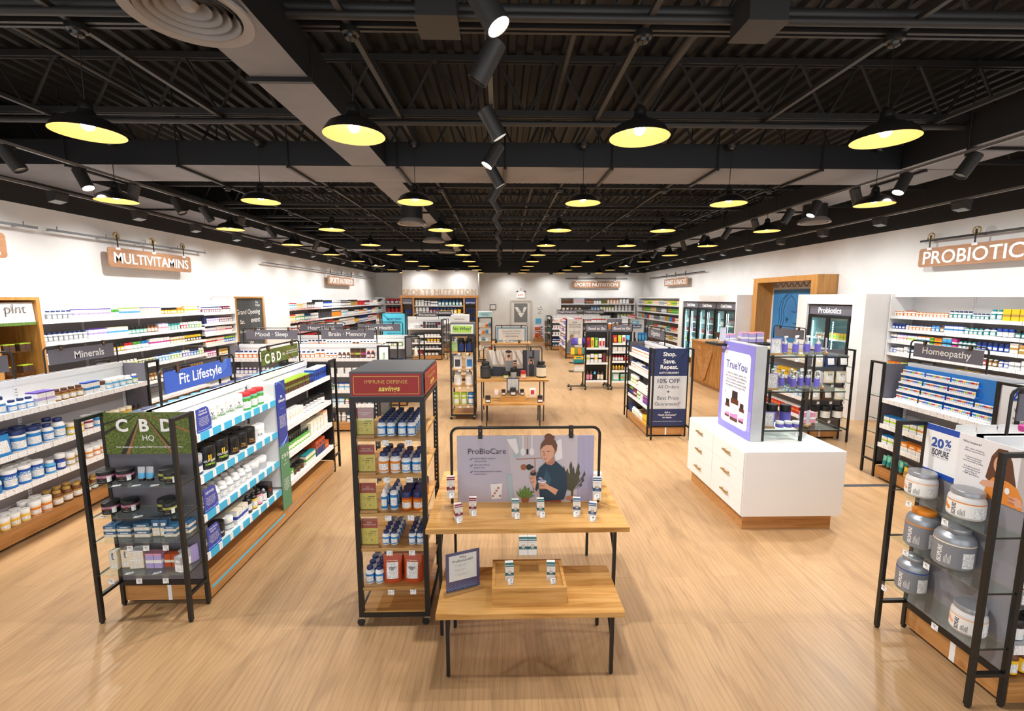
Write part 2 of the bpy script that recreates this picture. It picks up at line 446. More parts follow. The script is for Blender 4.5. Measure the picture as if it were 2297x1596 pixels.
CAPRATIO = {}
def product_meshes(kind, c, w, h, d, near):
    """-> (object name, word, [(part name, mesh)]) ; first entry is the root mesh; far copies are one mesh."""
    a, b, t = (list(c) + ['white', 'white', 'white'])[:3]
    key = (kind, a, b, t, round(w, 4), round(h, 4), round(d, 4), near)
    n = 20 if near else 10
    r = w / 2
    def parts(groups):
        """groups = [(name, fn(mb), mats)]"""
        if near:
            out = []
            for nm, fn, mats, sm in groups:
                mb = MB(); fn(mb, 0); out.append((nm, mb.mesh(nm, mats, sm)))
            return out
        mb = MB(); ms = []
        for nm, fn, mats, sm in groups:
            fn(mb, len(ms)); ms += mats
        return [(groups[0][0], mb.mesh(groups[0][0], ms, 45))]
    def make():
        e = 0.0006
        if kind in ('bottle', 'amber'):
            zs, ze, zc = h * 0.66, h * 0.80, h * 0.82
            body = lambda mb, k: mb.lathe([(r * 0.9, 0), (r, h * 0.03), (r, zs), (r * 0.92, h * 0.73), (r * 0.58, ze), (r * 0.55, zc)], n, k)
            lab = lambda mb, k: mb.lathe([(r + e, h * 0.09), (r + e, h * 0.15), (r + e, h * 0.48), (r + e, h * 0.6)], n, k, cap0=False, cap1=False, front={1: k + 1})
            cap = lambda mb, k: mb.lathe([(r * 0.66, zc), (r * 0.7, zc + h * 0.01), (r * 0.7, h * 0.965), (r * 0.62, h)], n, k)
            return 'supplement_bottle' if kind == 'bottle' else 'amber_bottle', 'bottle', parts([('body', body, [C(a)], 45), ('label', lab, [C(b), patch_of(b)], 45), ('cap', cap, [C(t)], 45)])
        if kind == 'tall':
            zs, ze, zc = h * 0.72, h * 0.8, h * 0.82
            body = lambda mb, k: mb.lathe([(r * 0.92, 0), (r, h * 0.02), (r, zs), (r * 0.5, ze), (r * 0.45, zc)], n, k)
            lab = lambda mb, k: mb.lathe([(r + e, h * 0.06), (r + e, h * 0.18), (r + e, h * 0.52), (r + e, h * 0.64)], n, k, cap0=False, cap1=False, front={1: k + 1})
            cap = lambda mb, k: mb.lathe([(r * 0.55, zc), (r * 0.55, h * 0.9), (r * 0.3, h * 0.95), (r * 0.22, h)], n, k)
            return 'liquid_bottle', 'tall bottle', parts([('body', body, [C(a)], 45), ('label', lab, [C(b), patch_of(b)], 45), ('cap', cap, [C(t)], 45)])
        if kind in ('jar', 'tub', 'wide'):
            zl = h * (0.8 if kind == 'tub' else 0.7)
            lo, hi = (0.05, 0.86) if kind == 'tub' else (0.08, 0.86)
            if kind == 'wide' and a == 'black': lo, hi = 0.66, 0.96
            body = lambda mb, k: mb.lathe([(r * 0.93, 0), (r * 0.97, h * 0.02), (r * 0.97, zl)], n, k)
            lab = lambda mb, k: mb.lathe([(r * 0.97 + e, zl * lo), (r * 0.97 + e, zl * (lo + 0.12)), (r * 0.97 + e, zl * (hi - 0.22)), (r * 0.97 + e, zl * hi)], n, k, cap0=False, cap1=False, front={1: k + 1})
            cap = lambda mb, k: mb.lathe([(r * 0.96, zl), (r, zl + h * 0.01), (r, h * 0.97), (r * 0.95, h)], n, k)
            nm = {'jar': 'supplement_jar', 'tub': 'powder_tub', 'wide': 'cream_jar'}[kind]
            fr = C(b) if a == 'black' or kind == 'wide' else patch_of(b)
            return nm, {'jar': 'jar', 'tub': 'tub', 'wide': 'wide jar'}[kind], parts([('body', body, [C(a)], 45), ('label', lab, [C(b), fr], 45), ('lid', cap, [C(t)], 45)])
        if kind == 'jug':
            zs, ze, zl = h * 0.66, h * 0.8, h * 0.84
            body = lambda mb, k: mb.lathe([(r * 0.9, 0), (r * 0.98, h * 0.03), (r, h * 0.1), (r, zs), (r * 0.93, h * 0.74), (r * 0.68, ze), (r * 0.66, zl)], n, k)
            lab = lambda mb, k: mb.lathe([(r + e, h * 0.09), (r + e, h * 0.2), (r + e, h * 0.52), (r + e, h * 0.63)], n, k, cap0=False, cap1=False, front={1: k + 1})
            cap = lambda mb, k: mb.lathe([(r * 0.74, zl), (r * 0.76, zl + 0.002), (r * 0.76, h * 0.98), (r * 0.7, h)], n, k)
            return 'protein_jug', 'protein jug', parts([('body', body, [C(a)], 45), ('label', lab, [C(b), patch_of(b) if a != 'black' else C(b)], 45), ('lid', cap, [C(t)], 45)])
        if kind in ('box', 'carton'):
            body = lambda mb, k: mb.box(-w / 2, -d / 2, 0, w / 2, d / 2, h, k)
            def lab(mb, k):
                z0, z1 = (h * 0.36, h * 0.56) if b != t else (h * 0.5, h * 0.9)
                mb.box(-w / 2 - e, -d / 2 - e, z0, w / 2 + e, d / 2 + e, z1, k, skip=(0, 1))
                mb.box(-w / 2 - e, -d / 2 - e, h * 0.9, w / 2 + e, d / 2 + e, h + e, k + 1, skip=(0,))
                mb.quad([(-w * 0.36, -d / 2 - 1.6 * e, h * 0.12), (w * 0.36, -d / 2 - 1.6 * e, h * 0.12), (w * 0.36, -d / 2 - 1.6 * e, h * 0.3), (-w * 0.36, -d / 2 - 1.6 * e, h * 0.3)], k + 2)
                mb.quad([(-w * 0.3, -d / 2 - 1.6 * e, h * 0.62), (w * 0.3, -d / 2 - 1.6 * e, h * 0.62), (w * 0.3, -d / 2 - 1.6 * e, h * 0.8), (-w * 0.3, -d / 2 - 1.6 * e, h * 0.8)], k + 2)
            fr = M_FINE if a in ('white', 'cream') else C(a)
            return ('supplement_box' if kind == 'box' else 'product_carton'), ('box' if kind == 'box' else 'carton'), parts([('body', body, [C(a)], None), ('print', lab, [C(b), C(t), fr], None)])
        if kind == 'pouch':
            def body(mb, k):
                m = 9
                k0 = len(mb.v)
                rows = [(0, 1.0, 1.0), (0.06, 1.0, 1.0), (0.3, 0.96, 0.86), (0.6, 0.96, 0.6), (0.85, 1.0, 0.2), (0.9, 1.0, 0.06), (1.0, 1.0, 0.05)]
                for fz, fw, fd in rows:
                    for i in range(m):
                        x = -1 + 2 * i / (m - 1)
                        mb.v.append((x * w / 2 * fw, -d / 2 * fd * (1 - x * x * 0.85) ** 0.5, fz * h))
                    for i in range(m):
                        x = 1 - 2 * i / (m - 1)
                        mb.v.append((x * w / 2 * fw, d / 2 * fd * (1 - x * x * 0.85) ** 0.5, fz * h))
                M2 = 2 * m
                for j in range(len(rows) - 1):
                    for i in range(M2):
                        mb.f.append((k0 + j * M2 + i, k0 + j * M2 + (i + 1) % M2, k0 + (j + 1) * M2 + (i + 1) % M2, k0 + (j + 1) * M2 + i)); mb.m.append(k)
                mb.f.append(tuple(k0 + i for i in reversed(range(M2)))); mb.m.append(k)
                mb.f.append(tuple(k0 + (len(rows) - 1) * M2 + i for i in range(M2))); mb.m.append(k)
            def lab(mb, k):
                pts = []
                for fz, fd in ((0.16, 0.95), (0.3, 0.87), (0.6, 0.61), (0.72, 0.42)):
                    for i in range(5):
                        x = -0.62 + 1.24 * i / 4
                        pts.append((x * w / 2, -d / 2 * fd * (1 - x * x * 0.85) ** 0.5 - 2.2 * e, fz * h))
                k0 = len(mb.v); mb.v += pts
                for j in range(3):
                    for i in range(4):
                        mb.f.append((k0 + j * 5 + i, k0 + j * 5 + i + 1, k0 + j * 5 + i + 6, k0 + j * 5 + i + 5)); mb.m.append(k)
            return 'pouch', 'pouch', parts([('body', body, [C(a)], 60), ('label', lab, [M_FINE if b == 'white' else C(b)], 60)])
        if kind == 'tube':
            def body(mb, k):
                k0 = len(mb.v); rows = [(h * 0.2, 0.42, 0.42), (h * 0.24, 0.46, 0.45), (h * 0.6, 0.48, 0.3), (h * 0.97, 0.5, 0.05), (h, 0.5, 0.05)]
                for z, fx, fy in rows:
                    for i in range(n): t2 = 2 * PI * i / n; mb.v.append((w * fx * math.cos(t2), w * fy * math.sin(t2), z))
                for j in range(len(rows) - 1):
                    for i in range(n):
                        mb.f.append((k0 + j * n + i, k0 + j * n + (i + 1) % n, k0 + (j + 1) * n + (i + 1) % n, k0 + (j + 1) * n + i)); mb.m.append(k + (1 if j == 1 else 0))
                mb.f.append(tuple(k0 + i for i in reversed(range(n)))); mb.m.append(k)
                mb.f.append(tuple(k0 + (len(rows) - 1) * n + i for i in range(n))); mb.m.append(k)
            cap = lambda mb, k: mb.lathe([(w * 0.4, 0), (w * 0.4, h * 0.2)], n, k)
            return 'cream_tube', 'squeeze tube', parts([('body', body, [C(a), C(b)], 45), ('cap', cap, [C(t)], 45)])
        if kind == 'dropper':
            body = lambda mb, k: mb.lathe([(r * 0.95, 0), (r, h * 0.02), (r, h * 0.5), (r * 0.4, h * 0.6), (r * 0.38, h * 0.66)], n, k)
            lab = lambda mb, k: mb.lathe([(r + e, h * 0.06), (r + e, h * 0.14), (r + e, h * 0.4), (r + e, h * 0.46)], n, k, cap0=False, cap1=False, front={1: k + 1})
            cap = lambda mb, k: mb.lathe([(r * 0.5, h * 0.66), (r * 0.5, h * 0.8), (r * 0.28, h * 0.82), (r * 0.28, h * 0.95), (r * 0.15, h)], n, k)
            return 'dropper_bottle', 'dropper bottle', parts([('body', body, [C(a)], 45), ('label', lab, [C(b), M_FINE], 45), ('dropper', cap, [C(t)], 45)])
        if kind == 'pump':
            body = lambda mb, k: mb.lathe([(r * 0.95, 0), (r, h * 0.02), (r, h * 0.62), (r * 0.85, h * 0.7), (r * 0.45, h * 0.76)], n, k)
            lab = lambda mb, k: mb.lathe([(r + e, h * 0.16), (r + e, h * 0.2), (r + e, h * 0.55), (r + e, h * 0.58)], n, k, cap0=False, cap1=False)
            def cap(mb, k):
                mb.lathe([(r * 0.42, h * 0.76), (r * 0.42, h * 0.92), (r * 0.3, h * 0.93)], n, k)
                mb.box(-r * 0.35, -r * 0.25, h * 0.93, r * 1.1, r * 0.25, h, k + 1)
            return 'pump_bottle', 'pump bottle', parts([('body', body, [mat('bottle_silver', 'C6C8CC', 0.25, 0.8)], 45), ('label', lab, [C(b)], 45), ('pump', cap, [M_CHROME, C('white')], 45)])
        if kind in ('can', 'drink'):
            if kind == 'can':
                body = lambda mb, k: mb.lathe([(r * 0.8, 0), (r, h * 0.06), (r, h * 0.9), (r * 0.82, h)], n, [k, k + 1, k])
                return 'drink_can', 'drink can', parts([('body', body, [C('silver'), C(a)], 45)])
            body = lambda mb, k: mb.lathe([(r * 0.9, 0), (r, h * 0.05), (r, h * 0.6), (r * 0.5, h * 0.84), (r * 0.4, h * 0.87)], n, [k, k + 1, k, k])
            cap = lambda mb, k: mb.lathe([(r * 0.45, h * 0.87), (r * 0.45, h)], n, k)
            return 'drink_bottle', 'drink bottle', parts([('body', body, [C(a), C(b)], 45), ('cap', cap, [C(t)], 45)])
        if kind == 'vial':
            body = lambda mb, k: mb.lathe([(r, 0), (r, h * 0.5), (r, h * 0.8), (r, h)], 6, [k, k + 1, k])
            return 'pellet_tube', 'pellet tube', parts([('body', body, [C(a), C(b)], None)])
        if kind == 'shaker':
            body = lambda mb, k: mb.lathe([(r * 0.8, 0), (r, h * 0.78)], n, k)
            cap = lambda mb, k: mb.lathe([(r * 1.03, h * 0.78), (r * 1.03, h * 0.9), (r * 0.5, h * 0.93), (r * 0.4, h)], n, k)
            return 'shaker_cup', 'shaker cup', parts([('body', body, [C(a)], 45), ('lid', cap, [C(t)], 45)])
        raise KeyError(kind)
    return pm(key, make)

def phrase(kind, c, word):
    a, b = c[0], (c[1] if len(c) > 1 else c[0])
    if kind in ('pump',): return f'silver pump bottle with {b} label'
    if kind in ('can', 'vial', 'shaker'): return f'{a} {word}'
    if kind in ('box', 'carton'): return f'{a} {word}' if a == b else f'{a} {word} with {b} band'
    if a == b: return f'{a} {word}'
    return f'{b}-labelled {a} {word}'

KIND_COUNT = {}
def put(kind, c, w, h, d, loc, rot, label, cat, group, near, parent_extra=None):
    name, word, ms = product_meshes(kind, c, w, h, d, near)
    KIND_COUNT[name] = KIND_COUNT.get(name, 0) + 1
    o = add(name, ms[0][1], None, loc, rot)
    tag(o, label, cat, group)
    for pn, me in ms[1:]: add(pn, me, o)
    return o

CAT = dict(bottle='bottle', amber='bottle', tall='bottle', jar='jar', tub='tub', wide='jar', jug='jug', box='box', carton='box', pouch='pouch', tube='tube', dropper='bottle',
           pump='bottle', can='can', drink='bottle', vial='tube', shaker='cup')

_BP = {}
def brand_print(o, tx, kind, w, h, d):
    """tx = [(words, colour, height on the pack, width share, vertical)]; printed on the front, wrapped round round packs."""
    key = (str(tx), kind, w, h)
    if key not in _BP:
        mb = MB(); mats = []
        r = w / 2 * (0.97 if kind in ('jar', 'tub', 'wide') else 1.0) + 0.0014
        for k, (s, c, fz, fw, vert) in enumerate(tx):
            t = MB(); text_mb(t, s, 0, 0, 0, w=(h if vert else w) * fw, bold=0.025)
            v = [(-z, 0, x) for x, y, z in t.v] if vert else t.v
            k0 = len(mb.v)
            for x, y, z in v:
                if kind in ('box', 'carton', 'pouch'): mb.v.append((x, -d / 2 - 0.0022 if kind != 'pouch' else -d * 0.36 - 0.004, z + fz * h))
                else: a = x / r - PI / 2; mb.v.append((r * math.cos(a), r * math.sin(a), z + fz * h))
            for f in t.f: mb.f.append(tuple(k0 + i for i in f)); mb.m.append(k)
            mats.append(C(c))
        _BP[key] = mb.mesh('lettering', mats)
    add('lettering', _BP[key], o)

def fill(F, x0, x1, y_front, z, shelf, runs, near=False, end='near end', flip=False, rows=1, rowgap=None, only_to=None, seed=0, gap=1.1, jit=0.05):
    """Stand runs of products along one shelf of fixture F (its root object), from local x0 to x1, their faces at local y_front.
    runs = [(kind, colours, w, h, d, count, rows)], repeated until the shelf is full."""
    root, fx = F['root'], F['name']
    M = Matrix.Translation(root.location) @ Matrix.Rotation(root.rotation_euler[2], 4, 'Z')
    rg = random.Random(seed + len(fx) * 7 + len(shelf))
    items = []; x = x0; q = 0
    while True:
        kind, c, w, h, d, cnt, rw = runs[q % len(runs)][:7]; tx = runs[q % len(runs)][7] if len(runs[q % len(runs)]) > 7 else None
        done = False
        for i in range(cnt):
            if x + w > x1: done = True; break
            items.append((kind, c, w, h, d, x + w / 2, rw, tx)); x += w * gap + 0.002
        if done: break
        x += 0.008; q += 1
    N = len(items)
    for i, (kind, c, w, h, d, xc, rw, tx) in enumerate(items):
        word = product_meshes(kind, c, w, h, d, near)[1]
        idx = (N - 1 - i) if flip else i
        ph = phrase(kind, c, word)
        for r_ in range(rw):
            dy = y_front + d / 2 + r_ * (d * 1.03 + 0.003) + rg.uniform(0, 0.004)
            p = M @ Vector((xc, dy, z))
            row = '' if r_ == 0 else f'{ordw(r_)}-row '
            lab = f'{row}{ph}, {ordw(idx)} from the {end}, {shelf}, {fx}'
            o = put(kind, c, w, h, d, p, root.rotation_euler[2] + (rg.uniform(-jit, jit) if jit else 0) + (F.get('turn', 0) if kind in ('bottle', 'amber', 'jar', 'tub', 'wide', 'tall', 'dropper') else 0), lab, CAT[kind], f'{ph} row on {shelf}, {fx}', near)
            if tx and near: brand_print(o, tx, kind, w, h, d)
    return N

# ------------------------------------------------------------------ fixtures (local frame: face looks along -y, origin on the floor)
def gondola(name_label, label, loc, rot, L, bays, zs, back_zs=None, top=1.555, half=0.335, dark=(), strip=None, strips=None, cat='shelving', z_base=0.165):
    """Double-sided shelving run. bays = x positions of the bay joints; dark = bay numbers with dark linings."""
    root = thing('shelving_gondola', label, cat, loc, rot)
    back_zs = zs if back_zs is None else back_zs
    edges = [0] + list(bays) + [L]
    b = MB(); b.box(0, -half, 0.03, L, half, z_base, 0); part('base', b, [M_WOODX], root, None, 0.002)
    k = MB(); k.box(0.02, -half + 0.05, 0, L - 0.02, half - 0.05, 0.03); part('kick_plate', k, [M_BLACKP], root)
    for i in range(len(edges) - 1):
        x0, x1 = edges[i] + 0.001, edges[i + 1] - 0.001
        p = MB(); p.box(x0, -0.02, z_base, x1, 0.02, zs[0] - 0.03, 0); p.box(x0, -0.021, zs[0] - 0.03, x1, 0.021, top, 1)
        p.box(x0, -0.04, top - 0.06, x1, 0.04, top, 1)
        part('back_panel', p, [M_DARKPANEL if i in dark else M_GREYPANEL, M_WHITE], root)
        for side, lst in ((-1, zs), (1, back_zs)):
            for j, z in enumerate(lst):
                s = MB(); y0, y1 = sorted((side * 0.021, side * (half - 0.012)))
                s.box(x0 + 0.003, y0, z - 0.035, x1 - 0.003, y1, z - 0.006)
                so = part('shelf', s, [M_WHITE], root)
                e = MB(); y0, y1 = sorted((side * (half - 0.012), side * half)); e.box(x0 + 0.003, y0, z - 0.058, x1 - 0.003, y1, z)
                sm = (strips or {}).get(i, strip or M_STRIP) if side < 0 else M_STRIP
                part('price_strip', e, [sm], so)
    for x in edges:
        u = MB()
        xx = min(max(x, 0.016), L - 0.016)
        u.box(xx - 0.016, -0.03, z_base, xx + 0.016, -0.022, top - 0.06, 0); u.box(xx - 0.016, 0.022, z_base, xx + 0.016, 0.03, top - 0.06, 0)
        z = z_base + 0.05
        while z < top - 0.1:
            for dx in (-0.006, 0.006): u.quad([(xx + dx - 0.003, -0.0305, z), (xx + dx + 0.003, -0.0305, z), (xx + dx + 0.003, -0.0305, z + 0.012), (xx + dx - 0.003, -0.0305, z + 0.012)], 1)
            z += 0.03
        part('upright', u, [M_WHITE, M_BLACKP], root)
    return dict(root=root, name=name_label, L=L, half=half)

def endcap(label, loc, rot, zs, w=0.68, d=0.2, top=1.555, panel=M_DARKPANEL, glass=True, z_base=0.165, shelf_mat=None, depth_in=0.0, base=True):
    """Black tube end display with shelves; back panel at local y=0, legs at y=0 and y=-d."""
    root = thing('end_cap_rack', label, 'display rack', loc, rot)
    t = 0.026
    for sx in (0, w):
        for y in (-d, 0):
            xx = sx + (t / 2 if sx == 0 else -t / 2)
            l = MB(); l.box(xx - t / 2, y - t / 2, 0.012, xx + t / 2, y + t / 2, top); l.lathe([(0.013, 0), (0.013, 0.012)], 8, 0, (xx, y, 0)); part('leg', l, [M_BLACK], root)
        f = MB(); xx = sx + (t / 2 if sx == 0 else -t / 2)
        f.box(xx - t / 2, -d + t / 2, top - t, xx + t / 2, -t / 2, top); f.box(xx - t / 2, -d + t / 2, 0.2, xx + t / 2, -t / 2, 0.222)
        part('side_rail', f, [M_BLACK], root)
    p = MB(); p.box(t, -0.008, z_base + 0.05, w - t, 0.008, top - 0.02); part('back_panel', p, [panel], root)
    r = MB(); r.box(t, -0.012, z_base + 0.005, w - t, 0.012, z_base + 0.05); part('bottom_rail', r, [M_BLACK], root)
    for z in zs:
        s = MB(); s.box(t * 0.3, -d - 0.01, z - 0.008, w - t * 0.3, -0.012, z); so = part('glass_shelf' if glass else 'shelf', s, [shelf_mat or (M_GLASS if glass else M_WHITE)], root)
        br = MB()
        for xx in (t / 2, w - t / 2): br.box(xx - 0.004, -d + 0.012, z - 0.016, xx + 0.004, -0.012, z - 0.0085)
        part('shelf_bracket', br, [M_BLACK], so)
    return dict(root=root, w=w, d=d)

def price_clip(F, x, z, y, label, text='34'):
    root = F['root']
    M = Matrix.Translation(root.location) @ Matrix.Rotation(root.rotation_euler[2], 4, 'Z')
    p = M @ Vector((x, y, z))
    o = thing('price_tag_holder', label, 'price tag', p, root.rotation_euler[2])
    c = MB(); c.box(-0.024, -0.004, -0.03, 0.024, -0.001, 0.004); c.box(-0.024, -0.001, 0.0005, 0.024, 0.02, 0.0015); part('clip', c, [M_ACRYL], o)
    k = MB(); k.box(-0.021, -0.0055, -0.062, 0.021, -0.0045, -0.022); co = part('card', k, [M_TAG], o)
    lettering(co, [dict(s=text, x=0, z=-0.033, y=-0.006, h=0.011)], [M_INK])

def header_sign(label, loc, rot, W_, text, h=0.29, bw=None, bh=0.17, bz=0.085, board=M_SIGNGREY, extra=None, tw=None, th=None, tx=None, clips=True, leather=M_LEATHER, ink=M_LETTER, r=0.009, bold=0.012):
    """Inverted U of black tube that carries a board on two leather straps."""
    root = thing('header_sign', label, 'sign', loc, rot)
    c = 0.055
    pts = [(0, 0, 0), (0, 0, h - c)]
    for i in range(1, 7): a = R(180 - 90 * i / 6); pts.append((c + c * math.cos(a), 0, h - c + c * math.sin(a)))
    for i in range(0, 7): a = R(90 - 90 * i / 6); pts.append((W_ - c + c * math.cos(a), 0, h - c + c * math.sin(a)))
    pts += [(W_, 0, 0)]
    f = MB(); f.tube(pts, r, 8); part('frame', f, [M_BLACK], root, 40)
    bw = bw or W_ - 0.1
    x0 = (W_ - bw) / 2
    b = MB(); b.box(x0, -0.004, bz, x0 + bw, 0.004, bz + bh); bo = part('board', b, [board], root)
    if text:
        lettering(bo, [dict(s=text, x=W_ / 2 if tx is None else tx, z=bz + bh * 0.47, y=-0.006, w=tw or bw * 0.6, h=th, bold=bold)], [ink])
    if extra: extra(bo, x0, bz, bw, bh)
    for fx in (0.17, 0.83):
        xx = x0 + bw * fx
        k = MB(); k.box(xx - 0.016, -r - 0.003, bz + bh - 0.02, xx + 0.016, -r, h + r + 0.002); k.box(xx - 0.016, -r, h + r, xx + 0.016, r, h + r + 0.003); k.box(xx - 0.016, r, bz + bh - 0.02, xx + 0.016, r + 0.003, h + r + 0.002)
        ko = part('strap', k, [leather], root)
        s = MB(); s.lathe([(0.006, 0), (0.004, 0.003)], 8, 0); s.xf(Matrix.Translation((xx, -r - 0.003, h - 0.02)) @ Matrix.Rotation(R(90), 4, 'X')); part('stud', s, [M_BRASS], ko)
        g = MB(); g.box(xx - 0.026, -0.006, bz + bh - 0.012, xx + 0.026, 0.006, bz + bh + 0.003); part('clip', g, [M_CHROME], root)
    return root

def table(label, loc, rot, w, d, h, th=0.035, over=0.075):
    root = thing('display_table', label, 'table', loc, rot)
    t = MB(); t.box(-w / 2, 0, h - th, w / 2, d, h); part('tabletop', t, [M_TABLE], root, None, 0.002)
    x = w / 2 - over
    for sx in (-1, 1):
        for y in (0.035, d - 0.035):
            l = MB(); l.box(sx * x - 0.011, y - 0.011, 0.008, sx * x + 0.011, y + 0.011, h - th); l.lathe([(0.01, 0), (0.01, 0.008)], 8, 0, (sx * x, y, 0)); part('leg', l, [M_BLACK], root)
        b = MB(); b.bar((sx * x, 0.046, h - th - 0.16), (sx * x, 0.2, h - th - 0.01), 0.016); b.bar((sx * x, d - 0.046, h - th - 0.16), (sx * x, d - 0.2, h - th - 0.01), 0.016)
        part('brace', b, [M_BLACK], root)
    a = MB(); a.box(-x + 0.011, d - 0.045, h - th - 0.03, x - 0.011, d - 0.025, h - th); part('apron', a, [M_BLACK], root)
    return root

def caster(root, x, y, z_top):
    c = MB(); c.cbox(x, y, z_top - 0.012, 0.04, 0.04, 0.012, 0); c.cbox(x, y, 0.02, 0.03, 0.008, z_top - 0.032, 0)
    o = part('caster', c, [M_CHROME], root)
    w = MB(); w.lathe([(0.026, -0.011), (0.028, -0.008), (0.028, 0.008), (0.026, 0.011)], 14, 0); w.xf(Matrix.Translation((x - 0.012, y, 0.028)) @ Matrix.Rotation(R(90), 4, 'X')); part('wheel', w, [M_BLACKP], o, 40)

def tower(label, loc, w, d, zs, z_deck, z_frame, z_head, face, panel_mat, tags=True):
    root = thing('rolling_display_tower', label, 'display tower', loc)
    t = 0.034
    for sx in (-1, 1):
        for y in (0, d):
            yy = y + (t / 2 if y == 0 else -t / 2); xx = sx * (w / 2 - t / 2)
            p = MB(); p.box(xx - t / 2, yy - t / 2, 0.075, xx + t / 2, yy + t / 2, z_frame)
            if y > 0:
                z = 0.3
                while z < z_frame - 0.05: p.quad([(xx - 0.004, yy - t / 2 - 0.0006, z), (xx + 0.004, yy - t / 2 - 0.0006, z), (xx + 0.004, yy - t / 2 - 0.0006, z + 0.014), (xx - 0.004, yy - t / 2 - 0.0006, z + 0.014)], 1); z += 0.035
            part('post', p, [M_BLACK, M_CHROME], root)
            caster(root, sx * (w / 2 - 0.02), y + (0.02 if y == 0 else -0.02), 0.075)
    f = MB()
    for z in (0.075, z_frame - t):
        f.box(-w / 2 + t, 0, z, w / 2 - t, t, z + t); f.box(-w / 2 + t, d - t, z, w / 2 - t, d, z + t)
        for sx in (-1, 1): xx = sx * (w / 2 - t / 2); f.box(xx - t / 2, t, z, xx + t / 2, d - t, z + t)
    part('frame', f, [M_BLACK], root)
    hb = MB(); hb.box(-w / 2 + 0.006, 0.004, z_frame, w / 2 - 0.006, d - 0.004, z_head); hd = part('header_box', hb, [mat('tower_top', '4A4C50', 0.32) if panel_mat != 'w' else M_WHITE], root, None, 0.003)
    face(hd, w, d, z_frame, z_head)
    for z in list(zs) + [z_deck]:
        s = MB(); s.box(-w / 2 + t * 0.6, 0.008, z - 0.022, w / 2 - t * 0.6, d - 0.008, z); so = part('shelf', s, [M_TABLE], root)
        if z != z_deck:
            a = MB(); a.box(-w / 2 + t, 0.002, z - 0.052, w / 2 - t, 0.005, z - 0.004); part('acrylic_lip', a, [M_ACRYL], so)
            if tags:
                g = MB()
                for fx in ((-0.02, 0.14) if w > 0.5 else (-0.06, 0.1)): g.box(fx - 0.022, -0.001, z - 0.05, fx + 0.022, 0.001, z - 0.012)
                part('price_card', g, [M_TAG], so)
    return dict(root=root, w=w, d=d)

def sign_holder(name, label, loc, rot, w, h, mats, draw, base=True, tilt=0.0, bw=None):
    """Upright card in a clear holder standing on a small wooden block."""
    root = thing(name, label, 'sign', loc, rot)
    z0 = 0.0
    if base:
        b = MB(); b.box(-(bw or w * 1.12) / 2, -0.02, 0, (bw or w * 1.12) / 2, 0.02, 0.02); part('wooden_base', b, [M_WOODEND], root, None, 0.001); z0 = 0.012
    c = MB(); c.box(-w / 2, -0.0015, z0 if not base else 0.0205, w / 2, 0.0015, z0 + h); co = part('card', c, [mats[0]], root)
    mb = MB(); draw(mb, w, h, z0)
    if mb.f: part('print', mb, mats, co)
    a = MB(); a.box(-w / 2 - 0.004, -0.0035, z0 if not base else 0.0205, w / 2 + 0.004, -0.0028, z0 + h + 0.004); part('clear_cover', a, [M_ACRYL], root)
    return root

# ------------------------------------------------------------------ room shell
XL, XR, YB, ZW, ZD = -6.85, 7.85, 25.1, 3.72, 5.06
mb = MB(); mb.box(XL - 0.2, -2.5, -0.1, XR + 0.2, YB + 0.2, 0.0); structure('floor', mb, [floor_mat()])
for nm, x0, x1 in (('wall_left', XL - 0.2, XL), ('wall_right', XR, XR + 0.2)):
    mb = MB(); mb.box(x0, -2.5, 0, x1, YB + 0.2, ZW, 0); mb.box(x0, -2.5, ZW, x1, YB + 0.2, ZD, 1); structure(nm, mb, [M_WALL, M_CEIL])
mb = MB(); mb.box(XL, YB, 0, XR, YB + 0.2, ZW, 0); mb.box(XL, YB, ZW, XR, YB + 0.2, ZD, 1); structure('wall_back', mb, [M_WALL, M_CEIL])
mb = MB(); mb.box(-4.77, 22.13, 0, -1.15, YB, 3.68, 0); structure('wall_feature', mb, [M_WALL])
mb = MB(); mb.box(XL, 12.26, 0, -6.3, 13.6, 2.42); mb.box(XL, 10.93, 0, -6.36, 12.26, 2.42); structure('wall_pier', mb, [M_WALL])
mb = MB()                                                            # white built-outs around the coolers
mb.box(6.9, 17.2, 0, XR, 17.55, 2.46); mb.box(6.9, 13.22, 2.25, XR, 17.2, 2.46); mb.box(6.9, 13.22, 0, XR, 13.27, 2.25); mb.box(7.62, 13.27, 0, XR, 17.2, 2.25)
structure('wall_cooler_surround', mb, [M_WALL])
mb = MB()
mb.box(6.9, 8.48, 0, 7.4, 8.80, 2.46); mb.box(7.4, 8.45, 0, XR, 8.80, 2.46); mb.box(6.9, 10.13, 0, XR, 10.46, 2.46); mb.box(6.9, 8.80, 2.25, XR, 10.13, 2.46); mb.box(7.62, 8.80, 0, XR, 10.13, 2.25)
structure('wall_fridge_surround', mb, [M_WALL])
mb = MB(); mb.box(-1.15, YB - 0.015, 0, -0.05, YB, 0.1); mb.box(1.75, YB - 0.015, 0, 3.1, YB, 0.1); structure('baseboard_back', mb, [mat('baseboard_grey', '8C8782', 0.5)])

# corrugated steel deck, ribs along y
mb = MB(); x = XL - 0.2; n = 0
while x < XR + 0.2:
    for (a, za), (b, zb) in (((0, 0), (0.085, 0)), ((0.085, 0), (0.105, -0.055)), ((0.105, -0.055), (0.17, -0.055)), ((0.17, -0.055), (0.19, 0))):
        mb.quad([(x + a, -2.5, ZD + za), (x + b, -2.5, ZD + zb), (x + b, YB + 0.2, ZD + zb), (x + a, YB + 0.2, ZD + za)])
    x += 0.19
mb.box(XL - 0.2, -2.5, ZD + 0.01, XR + 0.2, YB + 0.2, ZD + 0.1)
structure('ceiling', mb, [M_CEIL])

